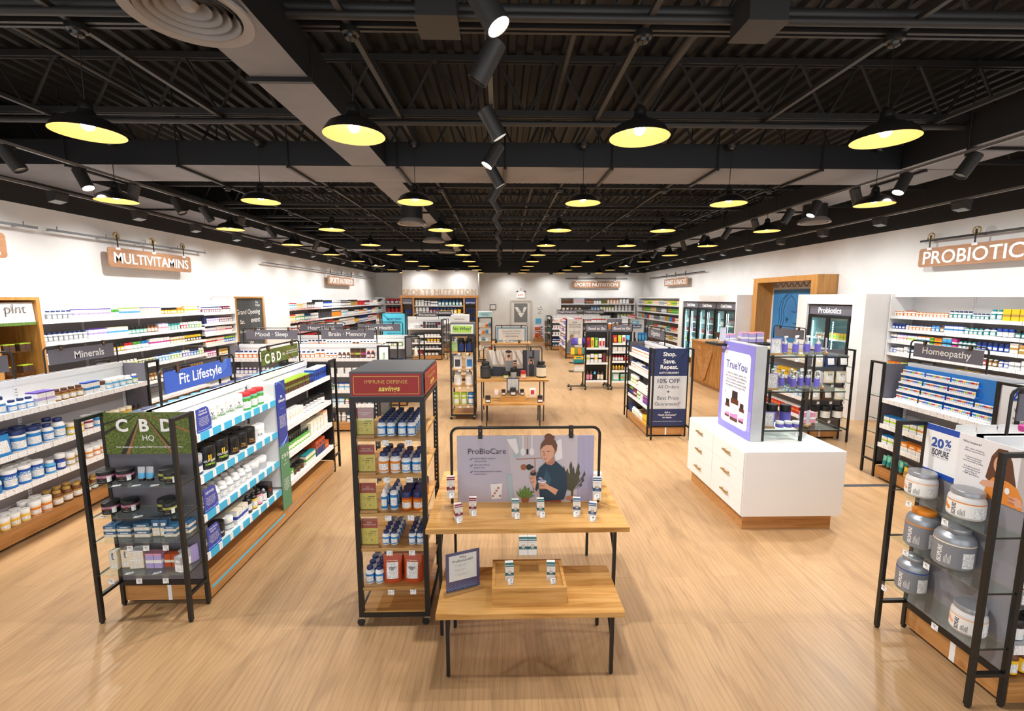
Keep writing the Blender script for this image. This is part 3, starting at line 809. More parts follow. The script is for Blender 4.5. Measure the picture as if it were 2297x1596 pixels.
# open-web roof joists across the room
def joist_mesh():
    mb = MB()
    for z in (4.40, 4.96):
        for dy in (-0.028, 0.028): mb.box(XL, dy - 0.014, z - 0.03, XR, dy + 0.014, z + 0.03)
    pts = []; x = XL + 0.1; up = True
    while x < XR - 0.1:
        z0, z1 = (4.41, 4.95)
        z = z1 if up else z0
        for da, dz in ((-0.05, -0.06 if up else 0.06), (-0.02, -0.01 if up else 0.01), (0.02, -0.01 if up else 0.01), (0.05, -0.06 if up else 0.06)): pts.append((x + da, 0, z + dz))
        x += 0.335; up = not up
    mb.tube(pts, 0.017, 6)
    return mb.mesh('ceiling_beam', [mat('joist_black', '272523', 0.5)], 50)
jm = joist_mesh()
for k in range(-1, 14):
    o = add('ceiling_beam', jm, None, (0, 3.66 + 1.63 * k, 0)); o['kind'] = 'structure'

def pipe(name, label, pts, r, m=M_CEIL2, cat='pipe', group=None, n=10):
    mb = MB(); mb.tube(pts, r, n); o = add(name, mb.mesh(name, [m], 40)); tag(o, label, cat, group); return o
pipe('ceiling_pipe', 'fat black pipe across the room, upper one of the pair nearest the camera', [(XL, 3.5, 4.42), (XR, 3.5, 4.42)], 0.042)
pipe('ceiling_pipe', 'black conduit across the room, lower one of the pair nearest the camera', [(XL, 3.42, 4.33), (XR, 3.42, 4.33)], 0.03)
pipe('ceiling_pipe', 'black pipe across the room just in front of the big cross duct', [(XL, 5.3, 4.31), (XR, 5.3, 4.31)], 0.032)
pipe('ceiling_pipe', 'black sprinkler pipe running away under the deck, near the centre track', [(0.62, 1, 4.62), (0.62, 24, 4.62)], 0.03)
pipe('ceiling_pipe', 'black sprinkler pipe running away under the deck, beside the second pendant column', [(1.62, 3.4, 4.6), (1.62, 24, 4.6)], 0.045)
pipe('ceiling_pipe', 'thin black conduit under the deck above the chalkboard side', [(-3.9, 1, 4.55), (-3.9, 24, 4.55)], 0.02)
for i, y in enumerate((10.3, 12.0, 13.7, 15.4, 17.0)):
    pipe('ceiling_pipe', f'black conduit crossing under the joists beyond the cross duct, {ordw(i)} from the camera', [(XL, y, 4.33), (6.0, y, 4.33)], 0.022, n=6)
for x, y in ((-0.42, 3.3), (1.75, 3.3)):
    mb = MB(); mb.box(x - 0.13, y - 0.13, 4.2, x + 0.13, y + 0.13, 4.42); mb.box(x - 0.14, y - 0.14, 4.19, x + 0.14, y + 0.14, 4.2)
    o = add('ceiling_junction_box', mb.mesh('ceiling_junction_box', [M_CEIL2])); tag(o, 'square black junction box on the pipes ' + ('beside the centre track' if x < 0 else 'above the second pendant column'), 'electrical box')

COLX = (-4.85, -3.05, -1.1, 1.05, 2.95, 4.88)
COLN = ('first', 'second', 'third', 'fourth', 'fifth', 'sixth')
for i, x in enumerate(COLX):
    mb = MB(); mb.box(x - 0.021, 1.0, 4.335, x + 0.021, 24.5, 4.37)
    y = 1.2
    o = add('ceiling_strut_channel', mb.mesh('ceiling_strut_channel', [M_CEIL2])); tag(o, f'slotted strut channel along the ceiling over the {COLN[i]} pendant column from the chalkboard wall', 'ceiling channel')

# air ducts
def duct(label, x0, y0, z0, x1, y1, z1, seams_axis, seam):
    root = thing('ceiling_air_duct', label, 'duct', ((x0 + x1) / 2, (y0 + y1) / 2, z0))
    ox, oy = (x0 + x1) / 2, (y0 + y1) / 2
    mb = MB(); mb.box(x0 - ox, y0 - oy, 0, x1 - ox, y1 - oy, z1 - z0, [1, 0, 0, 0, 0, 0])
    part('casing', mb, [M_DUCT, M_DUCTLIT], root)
    a, b = (x0, x1) if seams_axis == 'x' else (y0, y1)
    p = a + seam
    while p < b - 0.1:
        s = MB()
        if seams_axis == 'x':
            s.box(p - ox - 0.02, y0 - oy - 0.03, -0.035, p - ox + 0.02, y1 - oy + 0.03, -0.001)
            for yy in (y0 - oy - 0.025, y1 - oy + 0.025): s.tube([(p - ox, yy, -0.03), (p - ox, yy, ZD - z0 - 0.02)], 0.007, 6)
        else:
            s.box(x0 - ox - 0.03, p - oy - 0.02, -0.035, x1 - ox + 0.03, p - oy + 0.02, -0.001)
            for xx in (x0 - ox - 0.025, x1 - ox + 0.025): s.tube([(xx, p - oy, -0.03), (xx, p - oy, ZD - z0 - 0.02)], 0.007, 6)
        part('hanger', s, [M_BLACK], root)
        p += seam
    return root
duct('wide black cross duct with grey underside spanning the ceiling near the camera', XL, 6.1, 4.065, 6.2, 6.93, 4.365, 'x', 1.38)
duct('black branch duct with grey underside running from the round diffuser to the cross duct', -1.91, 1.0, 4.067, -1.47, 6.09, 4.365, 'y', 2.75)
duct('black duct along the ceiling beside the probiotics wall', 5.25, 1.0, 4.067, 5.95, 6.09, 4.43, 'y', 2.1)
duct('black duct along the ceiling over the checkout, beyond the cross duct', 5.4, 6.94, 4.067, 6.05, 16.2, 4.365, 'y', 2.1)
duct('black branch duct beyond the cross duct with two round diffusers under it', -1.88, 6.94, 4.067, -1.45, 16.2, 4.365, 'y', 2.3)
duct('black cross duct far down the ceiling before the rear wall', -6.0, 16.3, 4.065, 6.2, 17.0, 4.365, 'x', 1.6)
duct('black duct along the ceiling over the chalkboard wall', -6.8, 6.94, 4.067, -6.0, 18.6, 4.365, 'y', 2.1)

def diffuser(label, x, y, z, r, hgt, group=None):
    root = thing('ceiling_vent', label, 'air diffuser', (x, y, z))
    g = mat('diffuser_grey', '8E8883', 0.5)
    n = MB(); n.lathe([(r * 0.72, 0.06), (r * 0.72, hgt)], 28, 0, cap0=False); part('neck', n, [M_DUCT], root, 40)
    f = MB(); f.lathe([(r * 0.8, 0.012), (r * 0.98, 0.0), (r, 0.012), (r * 0.9, 0.06), (r * 0.72, 0.1)], 36, 0, cap0=False, cap1=False); part('flange', f, [g], root, 40)
    for i, q in enumerate((0.68, 0.54, 0.40, 0.26)):
        c = MB(); c.lathe([(r * (q + 0.1), 0.005 + 0.012 * i), (r * (q - 0.02), 0.06 + 0.012 * i), (r * (q - 0.03), 0.062 + 0.012 * i), (r * (q + 0.085), 0.004 + 0.012 * i)], 32, 0, cap0=False, cap1=False); part('ring', c, [g], root, 40)
    c = MB(); c.lathe([(0.001, 0.03), (r * 0.1, 0.035), (r * 0.16, 0.06), (r * 0.1, 0.1)], 24, 0); part('core', c, [g], root, 40)
    b = MB(); b.lathe([(r * 0.7, 0.11), (r * 0.7, 0.12)], 28, 0); part('baffle', b, [M_BLACK], root)
diffuser('large round grey ceiling diffuser nearest the camera, under the branch duct', -1.635, 2.62, 3.86, 0.31, 0.2)
diffuser('round ceiling diffuser on a black neck, first beyond the cross duct', -1.66, 8.7, 3.74, 0.27, 0.32)
diffuser('round ceiling diffuser on a black neck, second beyond the cross duct', -1.66, 11.4, 3.74, 0.27, 0.32)
diffuser('round ceiling diffuser on a black neck, third beyond the cross duct', -1.66, 14.1, 3.74, 0.27, 0.32)
diffuser('round ceiling diffuser near the rear, by the duct over the checkout', 5.72, 8.4, 3.74, 0.27, 0.32)

# ------------------------------------------------------------------ lamps
M_LENS = mat('lamp_lens', 'FFF8EC', 0.3, emit=14.0)
M_LENSDIM = mat('lamp_reflector', '9A9A98', 0.3, 0.4)
M_BULB = mat('lamp_bulb', 'FFF1D2', 0.3, emit=17.0)
M_SHADEIN = mat('pendant_cream_inside', 'EDD08C', 0.45)
M_HOUSE = mat('spot_housing', '2E2C2A', 0.45)

def lamp(name, kind, loc, target, power, parent, size=75, blend=0.7, radius=0.05, col=(1.0, 0.985, 0.965)):
    d = bpy.data.lights.new(name, kind); d.energy = power; d.color = col; d.shadow_soft_size = radius
    if kind == 'SPOT': d.spot_size = R(size); d.spot_blend = blend
    o = bpy.data.objects.new(name, d); COL.objects.link(o)
    o.parent = parent; o.location = Vector(loc) - Vector(parent.location)
    if target is not None: o.rotation_euler = (Vector(target) - Vector(loc)).to_track_quat('-Z', 'Y').to_euler()
    return o

_can = {}
def can_mesh(L, r, lit):
    k = (L, r, lit)
    if k not in _can:
        mb = MB(); mb.lathe([(r, 0), (r, L), (r * 0.92, L), (r * 0.92, L - 0.02)], 20, 0, cap1=False)
        ln = MB(); ln.lathe([(r * 0.9, L - 0.021), (r * 0.9, L - 0.02)], 20, 0)
        _can[k] = (mb.mesh('housing', [M_HOUSE], 40), ln.mesh('lens', [M_LENS if lit else M_LENSDIM]))
    return _can[k]
_am = MB().box(-0.012, -0.05, -0.03, 0.012, 0.05, 0).box(-0.008, -0.008, -0.1, 0.008, 0.008, -0.03).mesh('adapter', [M_BLACK])

def track_head(label, loc, target, lit, power, group=None, L=0.25, r=0.065):
    root = thing('track_spotlight', label, 'spotlight', loc, 0, group)
    add('adapter', _am, root)
    d = (Vector(target) - Vector(loc)).normalized()
    q = d.to_track_quat('Z', 'Y').to_euler()
    hm, lm = can_mesh(L, r, lit)
    base = Vector((0, 0, -0.12)) - d * L * 0.45
    h = add('housing', hm, root, base, tuple(q)); ln = add('lens', lm, h)
    if power: lamp('spot_lamp', 'SPOT', Vector(loc) + base + d * (L + 0.015), Vector(target), power, root, 82, 0.75, 0.06)

def rail(label, x, y0, y1, z, drop=True):
    root = thing('track_rail', label, 'light track', (x, (y0 + y1) / 2, z))
    h = (y1 - y0) / 2
    mb = MB(); mb.box(-0.018, -h, 0, 0.018, h, 0.03); part('rail', mb, [mat('track_black', '6A6864', 0.3)], root)  # black rail coloured grey for the highlight it catches
    y = -h + 0.4; cb = 0
    while y < h and drop:
        c = MB(); c.tube([(0, y, 0.03), (0, y, ZD - z - 0.06)], 0.003, 5); part('cable', c, [M_BLACK], root); y += 2.44

rail('black lighting track over the centre aisle', -0.08, 1.6, 22.6, 3.97)
rail('black lighting track on the chalkboard side', -5.0, 1.6, 22.6, 3.93)
rail('black lighting track on the checkout side', 5.0, 1.6, 22.6, 3.93)
rail('thin wall washer track beside the chalkboard wall', -5.85, 1.6, 23.4, 3.77)
rail('thin wall washer track beside the probiotics wall', 6.35, 1.6, 23.4, 3.72)

cy = [2.46, 3.0, 4.0, 4.86, 5.67, 6.5, 7.35, 8.1, 9.1, 10.2, 11.3, 12.4, 13.6, 14.8, 16.0, 17.2, 18.6, 20.0]
for i, y in enumerate(cy):
    s = -1 if i % 2 else 1
    track_head(f'black spotlight turned to the {"minerals" if s < 0 else "checkout"} side, {ordw(i)} along the centre track', (-0.08, y, 3.97), (-0.08 + s * 2.0, y + (0.5 if i % 3 else -0.5), 0.6), i in (0, 2, 3, 4), SPOT_W)
for k, (x, side, nm) in enumerate(((-5.0, -1, 'chalkboard'), (5.0, 1, 'checkout'))):
    ys = [2.7, 3.9, 4.95, 5.75, 6.5, 7.36, 8.03, 9.05, 10.2, 11.4, 12.6, 13.8, 15.0, 16.4, 17.8, 19.4]
    for i, y in enumerate(ys):
        out = i % 3 == 1
        tgt = (x + side * 1.4, y + 0.4, 0.9) if out else (x - side * 1.7, y - (0.3 if i % 2 else -0.6), 0.7)
        track_head(f'black spotlight, {ordw(i)} along the {nm} side track', (x, y, 3.93), tgt, (i % 4 == 3) if side < 0 else i in (3, 5, 9, 12), SPOT_W)

_wm = MB().box(-0.06, -0.1, -0.05, 0.06, 0.1, -0.02, 0).prism([(-0.055, -0.16), (0.045, -0.13), (0.055, -0.05), (-0.055, -0.05)], -0.09, 0.09, 0).mesh('housing', [M_HOUSE])
_wl = MB().quad([(-0.054, -0.08, -0.1615), (-0.054, 0.08, -0.1615), (0.044, 0.08, -0.1312), (0.044, -0.08, -0.1312)]).mesh('lens', [mat('washer_lens', '46443F', 0.3)])
def washer(label, loc, target, power, rot):
    root = thing('wall_spotlight', label, 'wall washer', loc, rot)
    h = add('housing', _wm, root); add('lens', _wl, h)
    d = bpy.data.lights.new('wash_lamp', 'SPOT'); d.energy = power; d.spot_size = R(136); d.spot_blend = 1.0; d.shadow_soft_size = 0.06; d.color = (1.0, 0.985, 0.965)
    o = bpy.data.objects.new('wash_lamp', d); COL.objects.link(o)
    p = Vector(loc) + Vector((0, 0, -0.19)); o.location = p; o.rotation_euler = (Vector(target) - p).to_track_quat('-Z', 'Y').to_euler()
for i in range(15):
    y = 3.6 + 1.36 * i
    washer(f'boxy black wall washer, {ordw(i)} along the chalkboard wall', (-5.85, y, 3.79), (-6.85, y, 1.5), WASH_W, 0)
    washer(f'boxy black wall washer, {ordw(i)} along the probiotics wall', (6.35, y, 3.74), (7.85, y, 1.5), WASH_W, PI)
for i, x in enumerate((0.4, 2.6, 4.6, 6.6)):
    washer(f'boxy black wall washer, {ordw(i)} along the rear wall by the hanging sign', (x, 24.1, 3.72), (x, 25.1, 1.8), WASH_W * 0.9, -PI / 2)
mb = MB(); mb.box(0.0, 24.08, 3.72, 7.4, 24.12, 3.75); mb.tube([(2, 24.1, 3.75), (2, 24.1, 5.0)], 0.004, 5); mb.tube([(7, 24.1, 3.75), (7, 24.1, 5.0)], 0.004, 5); tag(add('track_rail', mb.mesh('track_rail', [M_BLACK])), 'short black lighting track before the rear wall', 'light track')
mb = MB(); mb.box(-4.4, 21.28, 3.72, -1.4, 21.32, 3.75); mb.tube([(-4, 21.3, 3.75), (-4, 21.3, 5.0)], 0.004, 5); mb.tube([(-1.7, 21.3, 3.75), (-1.7, 21.3, 5.0)], 0.004, 5); tag(add('track_rail', mb.mesh('track_rail', [M_BLACK])), 'short black lighting track over the wooden letter sign', 'light track')
for i, x in enumerate((-3.85, -2.05)):
    washer(f'boxy black wall washer over the wooden letters, {ordw(i)} from the chalkboard wall', (x, 21.3, 3.74), (x, 22.1, 2.5), WASH_W * 0.8, -PI / 2)

# pendants: 6 columns by 9 rows
def pendant_meshes():
    r = 0.225
    sh = MB(); sh.lathe([(r, 0), (r * 0.97, 0.02), (r * 0.82, 0.07), (r * 0.55, 0.105), (r * 0.3, 0.125), (r * 0.2, 0.165)], 28, 0, cap0=False)
    k = len(sh.v); sh.lathe([(r * 0.2, 0.16), (r * 0.3, 0.12), (r * 0.54, 0.1), (r * 0.81, 0.065), (r * 0.96, 0.018), (r, 0)], 28, 1, cap0=False, cap1=False)
    cap = MB(); cap.lathe([(0.045, 0.16), (0.045, 0.2), (0.03, 0.225), (0.012, 0.235)], 16, 0)
    bulb = MB(); bulb.lathe([(0.005, 0.02), (0.03, 0.03), (0.042, 0.055), (0.036, 0.08), (0.02, 0.11), (0.018, 0.15)], 14, 0)
    cord = MB(); cord.tube([(0, 0, 0.23), (0, 0, 0.70)], 0.004, 6)
    can = MB(); can.lathe([(0.02, 0.66), (0.04, 0.67), (0.045, 0.69), (0.065, 0.7), (0.07, 0.735)], 18, 0)
    return (sh.mesh('lamp_shade', [mat('pendant_black', '1C1B1A', 0.35), M_SHADEIN], 50), cap.mesh('cap', [M_BLACK], 40), bulb.mesh('bulb', [M_BULB], 60), cord.mesh('cord', [M_BLACK]), can.mesh('canopy', [mat('canopy_black', '3A3938', 0.25, 0.6)], 40))
PMH = pendant_meshes()
for j in range(9):
    for i, x in enumerate(COLX):
        y = 3.6 + 2.42 * j
        root = thing('pendant_lamp', f'black pendant lamp, {ordw(j)} row from the camera, {COLN[i]} column from the chalkboard wall', 'pendant lamp', (x, y, 3.6))
        for nm, me in zip(('lamp_shade', 'cap', 'bulb', 'cord', 'canopy'), PMH): add(nm, me, root)
        lamp('pendant_light', 'SPOT', (x, y, 3.605), (x, y, 0), PEND_W, root, 150, 0.8, 0.04, (1.0, 0.96, 0.9))

# ------------------------------------------------------------------ wall shelving
class Frame:
    """A place that products are counted along, when no single object of its own carries them."""
    def __init__(s, loc, rot): s.location = Vector(loc); s.rotation_euler = (0, 0, rot)

def wallrun(name, label, loc, rot, L, d, bays, top, zsets, canopy=False, panel=M_GREYPANEL, strip=None, z_base=0.165, end=True):
    root = thing('wall_shelving', label, 'shelving', loc, rot)
    edges = [0] + list(bays) + [L]
    b = MB(); b.box(0, -d, 0.03, L, 0, z_base); part('base', b, [M_WOODX], root)
    k = MB(); k.box(0.02, -d + 0.05, 0, L - 0.02, -0.02, 0.03); part('kick_plate', k, [M_BLACKP], root)
    if canopy:
        c = MB(); c.box(0, -d + 0.06, top - 0.05, L, 0, top); part('canopy', c, [M_WHITE], root)
    if end:
        e = MB(); e.box(-0.02, -d, 0, -0.001, 0, top); e.box(L + 0.001, -d, 0, L + 0.02, 0, top); part('end_panel', e, [M_WHITE], root)
    for i in range(len(edges) - 1):
        x0, x1 = edges[i] + 0.001, edges[i + 1] - 0.001
        zs = zsets[i] if isinstance(zsets[0], (list, tuple)) else zsets
        p = MB(); p.box(x0, -0.03, z_base, x1, 0, zs[0] - 0.03, 0); p.box(x0, -0.031, zs[0] - 0.03, x1, 0, top - 0.051, 1); part('back_panel', p, [panel, M_WHITE], root)
        for z in zs:
            s = MB(); s.box(x0 + 0.003, -d + 0.012, z - 0.035, x1 - 0.003, -0.032, z - 0.006); so = part('shelf', s, [M_WHITE], root)
            e = MB(); e.box(x0 + 0.003, -d, z - 0.055, x1 - 0.003, -d + 0.012, z); part('price_strip', e, [strip if strip and i < 2 else M_STRIP], so)
    for x in edges[1:-1]:
        u = MB(); u.box(x - 0.018, -0.042, z_base, x + 0.018, -0.0315, top - 0.06, 0)
        z = 0.3
        while z < top - 0.1:
            u.quad([(x - 0.004, -0.0425, z), (x + 0.004, -0.0425, z), (x + 0.004, -0.0425, z + 0.014), (x - 0.004, -0.0425, z + 0.014)], 1); z += 0.032
        part('upright', u, [M_WHITE, M_BLACKP], root)
    return dict(root=root, name=name, L=L, d=d)

def rep(n, *runs): return list(runs) * n
SH = ['top shelf', 'second shelf', 'third shelf', 'fourth shelf', 'fifth shelf', 'sixth shelf']

# multivitamins wall
LW = wallrun('multivitamins wall', 'long white wall shelving of vitamins between the pale wood case and the chalkboard', (-6.83, 6.36, 0), PI / 2, 4.53, 0.53, (1.14, 2.28, 3.4), 2.385,
             [[2.085, 1.775, 1.515, 1.215, 0.9, 0.55]] * 3 + [[2.065, 1.835, 1.615, 1.385, 1.12, 0.8, 0.5]])
bw = ('bottle', ('white', 'grey', 'navy'), 0.07, 0.125, 0.07, 4, 1); bx = lambda a, b, t, w=0.072, h=0.135, n=4: ('box', (a, b, t), w, h, 0.06, n, 1)
jr = lambda a, b, t, w=0.075, h=0.115, n=4, r=1: ('jar', (a, b, t), w, h, w, n, r)
bt = lambda a, b, t, w=0.068, h=0.125, n=4, r=1: ('bottle', (a, b, t), w, h, w, n, r)
am = lambda b, t, w=0.07, h=0.125, n=4, r=1: ('amber', ('amber', b, t), w, h, w, n, r)
def LWfill(z, k, runs, x0=0.02, x1=4.5): fill(LW, x0, x1, -0.5, z, SH[k], runs, False, 'pale wood case', seed=k)
LWfill(2.085, 0, [bt('white', 'grey', 'navy', n=5), bx('white', 'lilac', 'purple', n=8), jr('green', 'white', 'green', n=2), bx('white', 'sky', 'lime', n=5), bx('cream', 'white', 'violet', n=6), jr('amber', 'yellow', 'black', n=5), jr('orange', 'yellow', 'orange', n=2), bx('cream', 'yellow', 'peach', n=5), bt('white', 'maroon', 'navy', n=6)], 0.12, 3.38)
LWfill(1.775, 1, [bt('white', 'grey', 'navy', n=9), bx('white', 'lilac', 'purple', n=4), bx('white', 'sky', 'cream', n=5), jr('charcoal', 'mint', 'black', n=5), am('peach', 'brown', n=3), bx('white', 'pink', 'lilac', n=3), jr('white', 'mint', 'teal', n=4), bt('white', 'red', 'white', n=3), bt('white', 'green', 'white', n=4), jr('white', 'lime', 'white', n=4)], 0.02, 3.38)
LWfill(1.515, 2, [bt('white', 'sky', 'navy', n=8), bt('white', 'blue', 'royal', n=6), jr('amber', 'yellow', 'black', n=3), jr('red', 'white', 'red', n=2), jr('green', 'white', 'green', n=2), jr('blue', 'white', 'blue', n=2), bx('white', 'magenta', 'white', n=6), bx('cream', 'gold', 'black', n=5), jr('yellow', 'black', 'yellow', n=8)], 0.02, 3.38)
LWfill(1.215, 3, [bt('white', 'sky', 'navy', n=5), bt('white', 'lime', 'blue', n=4), bt('white', 'violet', 'white', n=3), jr('white', 'blue', 'navy', n=3), bt('cream', 'lime', 'white', n=5), bt('cream', 'olive', 'black', n=5)], 0.02, 3.38)
LWfill(0.9, 4, [am('gold', 'gold', n=6), jr('white', 'sky', 'navy', n=4), am('yellow', 'black', n=5)], 1.7, 3.38)
for z, k, runs in ((2.065, 0, [bt('white', 'maroon', 'navy', n=9), ('box', ('white', 'maroon', 'maroon'), 0.07, 0.13, 0.05, 3, 1)]), (1.835, 1, [('box', ('navy', 'charcoal', 'navy'), 0.09, 0.14, 0.05, 1, 1), bt('white', 'lilac', 'purple', n=6), bt('white', 'maroon', 'maroon', n=6)]),
                   (1.615, 2, [bx('white', 'lilac', 'purple', n=5), bx('cream', 'pink', 'white', n=4), bx('white', 'red', 'maroon', n=3), am('olive', 'brown', n=3)]), (1.385, 3, [bx('cream', 'red', 'brown', n=5), bx('cream', 'pink', 'red', n=3), jr('navy', 'blue', 'lime', n=5)]),
                   (1.12, 4, [bt('white', 'magenta', 'magenta', n=6), jr('amber', 'yellow', 'gold', n=4)])):
    fill(LW, 3.42, 4.5, -0.5, z, SH[k], runs, False, 'near upright', seed=k)

# wood-framed case at the near end of the wall
root = thing('wood_display_case', 'tall oak framed wall case with a white header and glass shelves of brown boxes', 'display case', (-6.83, 5.73, 0), PI / 2)
f = MB(); L = 0.61
for x in (0, L - 0.05): f.box(x, -0.55, 0, x + 0.05, 0, 2.36)
f.box(0, -0.55, 2.36, L, 0, 2.40); part('frame', f, [M_WOODZ], root)
b = MB(); b.box(0.05, -0.02, 0.1, 0.3, 0, 2.36, 0); b.box(0.3, -0.02, 0.1, L - 0.05, 0, 2.36, 1); part('back_panel', b, [M_WHITE, M_WOODZ], root)
h = MB(); h.quad([(0.055, -0.52, 2.03), (L - 0.055, -0.52, 2.03), (L - 0.055, -0.5, 2.33), (0.055, -0.5, 2.33)]); h.box(0.055, -0.5, 2.03, L - 0.055, -0.47, 2.33)
ho = part('header_panel', h, [M_WHITE], root)
g = MB(); g.box(0.056, -0.5235, 2.03, L - 0.056, -0.5215, 2.07); part('grass_print', g, [noise_mat('grass_print', '6E8A3C', '41602A', 90)], ho)
lettering(ho, [dict(s='plnt', x=0.32, z=2.23, y=-0.517, w=0.26, bold=-0.012), dict(s='Pure Living', x=0.34, z=2.145, y=-0.5205, w=0.22, m=1, bold=0), dict(s='Plant based supplements and foods', x=0.32, z=2.105, y=-0.5225, w=0.25, m=1, bold=0)], [mat('brown_ink', '4A3A30', 0.5), mat('pale_green_ink', '9CB58E', 0.5)])
for z in (1.69, 1.40): s = MB(); s.box(0.05, -0.5, z - 0.008, L - 0.05, -0.02, z); part('glass_shelf', s, [M_GLASS], root)
CASE = dict(root=root, name='oak wall case')
for z, nm, xs in ((1.69, 'upper glass shelf', (0.2, 0.27, 0.40, 0.47)), (1.40, 'lower glass shelf', (0.12, 0.19, 0.4, 0.47))):
    for i, x in enumerate(xs):
        M = Matrix.Translation(root.location) @ Matrix.Rotation(PI / 2, 4, 'Z')
        put('box', ('brown', 'charcoal', 'lime'), 0.065, 0.1, 0.08, M @ Vector((x, -0.42, z)), PI / 2, f'brown box with lime top, {ordw(i)} from the near jamb, {nm}, oak wall case', 'box', f'brown boxes on the {nm} of the oak case', False)
M = Matrix.Translation(root.location) @ Matrix.Rotation(PI / 2, 4, 'Z')
def d_(mb, w, h, z0): mb.flat([(-w * 0.4, z0 + 0.08), (w * 0.4, z0 + 0.08), (w * 0.4, z0 + 0.13), (-w * 0.4, z0 + 0.13)], -0.003, 1)
sign_holder('shelf_card', 'white card with dark bottle drawings on upper glass shelf of oak wall case', M @ Vector((0.105, -0.42, 1.69)), PI / 2, 0.09, 0.18, [M_WHITE, M_FINE], d_)

# chalkboard on the pier
root = thing('chalkboard', 'grey chalkboard in an oak frame with white handwriting, beside the white pier', 'chalkboard', (-6.36, 10.97, 0), PI / 2)
b = MB(); b.box(0.03, -0.02, 0.75, 1.21, 0, 2.37); bo = part('board', b, [noise_mat('slate_board', '3E4346', '4C5154', 3.0, 0.6, 0.35, 0.65)], root)
f = MB(); f.box(0, -0.045, 2.37, 1.24, 0, 2.41); f.box(1.21, -0.045, 0.72, 1.25, 0, 2.37); f.box(-0.02, -0.045, 0.72, 0.03, 0, 2.37); f.box(0, -0.045, 0.70, 1.24, 0, 0.75); part('frame', f, [M_WOODZ], root)
lettering(bo, [dict(s='Grand Opening', x=0.56, z=2.02, w=1.06, shear=0.15), dict(s='event', x=0.86, z=1.82, w=0.42, shear=0.15), dict(s='Sat.', x=0.26, z=1.80, w=0.2, shear=0.1), dict(s='Saturday @', x=0.34, z=1.55, w=0.42, shear=0.1),
               dict(s='10:00', x=0.86, z=1.52, w=0.34, shear=0.1), dict(s='The', x=0.96, z=2.27, w=0.13, shear=0.2), dict(s='Shoppe', x=1.0, z=2.19, w=0.22, shear=0.2), dict(s='free samples\n& more', x=0.42, z=1.22, w=0.55, shear=0.1)], [mat('chalk', 'E6E6E2', 0.8)], -0.022, 'handwriting')

# wall signs on barn-door rails
def rail_sign(label, text, loc, rot, W_, H, rail0, rail1, rail_label, wheels=3, tw=0.9):
    """Wooden board with white letters, hung by wheels from a flat rail standing off the wall. loc = lower near corner of the board."""
    root = thing('hanging_wall_sign', label, 'sign', loc, rot)
    bd = MB(); bd.prism(rrect(0, 0, W_, H, 0.05), -0.02, 0.0); bo = part('board', bd, [M_SIGNWOOD], root)
    lettering(bo, [dict(s=text, x=W_ / 2, z=H * 0.48, y=-0.03, w=W_ * tw, bold=0.012, thick=0.0095)], [M_LETTER])
    for i in range(wheels):
        x = W_ * (0.1 + 0.8 * i / (wheels - 1))
        w = MB(); pts = [(x + 0.062 * math.cos(R(a)), -0.012, H + 0.2 + 0.062 * math.sin(R(a))) for a in range(0, 360, 20)]; w.tube(pts, 0.008, 6, 0, True)
        for a in range(0, 360, 60): w.bar((x, -0.012, H + 0.2), (x + 0.06 * math.cos(R(a)), -0.012, H + 0.2 + 0.06 * math.sin(R(a))), 0.007)
        wo = part('wheel', w, [M_BRASS], root, 40)
        s = MB(); s.box(x - 0.012, -0.026, H - 0.02, x + 0.012, -0.02, H + 0.22); part('strap', s, [M_BLACK], root)
        c = MB(); c.box(x - 0.045, -0.027, H - 0.035, x + 0.045, 0.006, H + 0.006); part('clip', c, [M_WHITE], root)
    rr = thing('sign_rail', rail_label, 'rail', loc, rot)
    q = MB(); q.box(rail0, -0.01, H + 0.12, rail1, -0.002, H + 0.155); part('bar', q, [M_STEELGREY if rot > 0 else M_BLACK], rr)
    x = rail0 + 0.15
    while x < rail1:
        k = MB(); k.box(x - 0.008, -0.001, H + 0.13, x + 0.008, 0.15, H + 0.146); k.box(x - 0.008, -0.014, H + 0.13, x + 0.008, -0.011, H + 0.2); part('standoff', k, [M_STEELGREY if rot > 0 else M_BLACK], rr); x += 0.85
rail_sign('hanging oak sign with white letters RE in view, nearest along the chalkboard wall', 'SKIN CARE', (-6.68, 4.55, 2.92), PI / 2, 1.83, 0.33, -0.6, 2.3, 'grey sign rail on the chalkboard wall carrying the sign nearest the camera')
rail_sign('hanging oak sign reading MULTIVITAMINS above the vitamin wall shelving', 'MULTIVITAMINS', (-6.68, 7.98, 2.92), PI / 2, 2.05, 0.33, -1.0, 2.6, 'grey sign rail on the chalkboard wall carrying the MULTIVITAMINS sign')
rail_sign('hanging oak sign reading SPORTS NUTRITION on the chalkboard wall', 'SPORTS NUTRITION', (-6.68, 17.75, 2.9), PI / 2, 3.1, 0.33, -4.6, 6.2, 'long grey sign rail far along the chalkboard wall')
rail_sign('hanging oak sign reading PROBIOTICS high on the wall above wall shelving', 'PROBIOTICS', (7.68, 8.3, 2.94), -PI / 2, 1.95, 0.33, -0.02, 4.0, 'black sign rail carrying the PROBIOTICS sign')
rail_sign('hanging oak sign reading DRINKS & SNACKS above the cold drink coolers', 'DRINKS & SNACKS', (7.68, 21.4, 2.9), -PI / 2, 2.7, 0.33, -2.2, 4.2, 'black sign rail carrying the DRINKS & SNACKS sign')
rail_sign('hanging oak sign reading SPORTS NUTRITION on the rear wall', 'SPORTS NUTRITION', (3.84, 24.95, 2.9), 0, 2.65, 0.36, -0.35, 3.05, 'black sign rail on the rear wall')

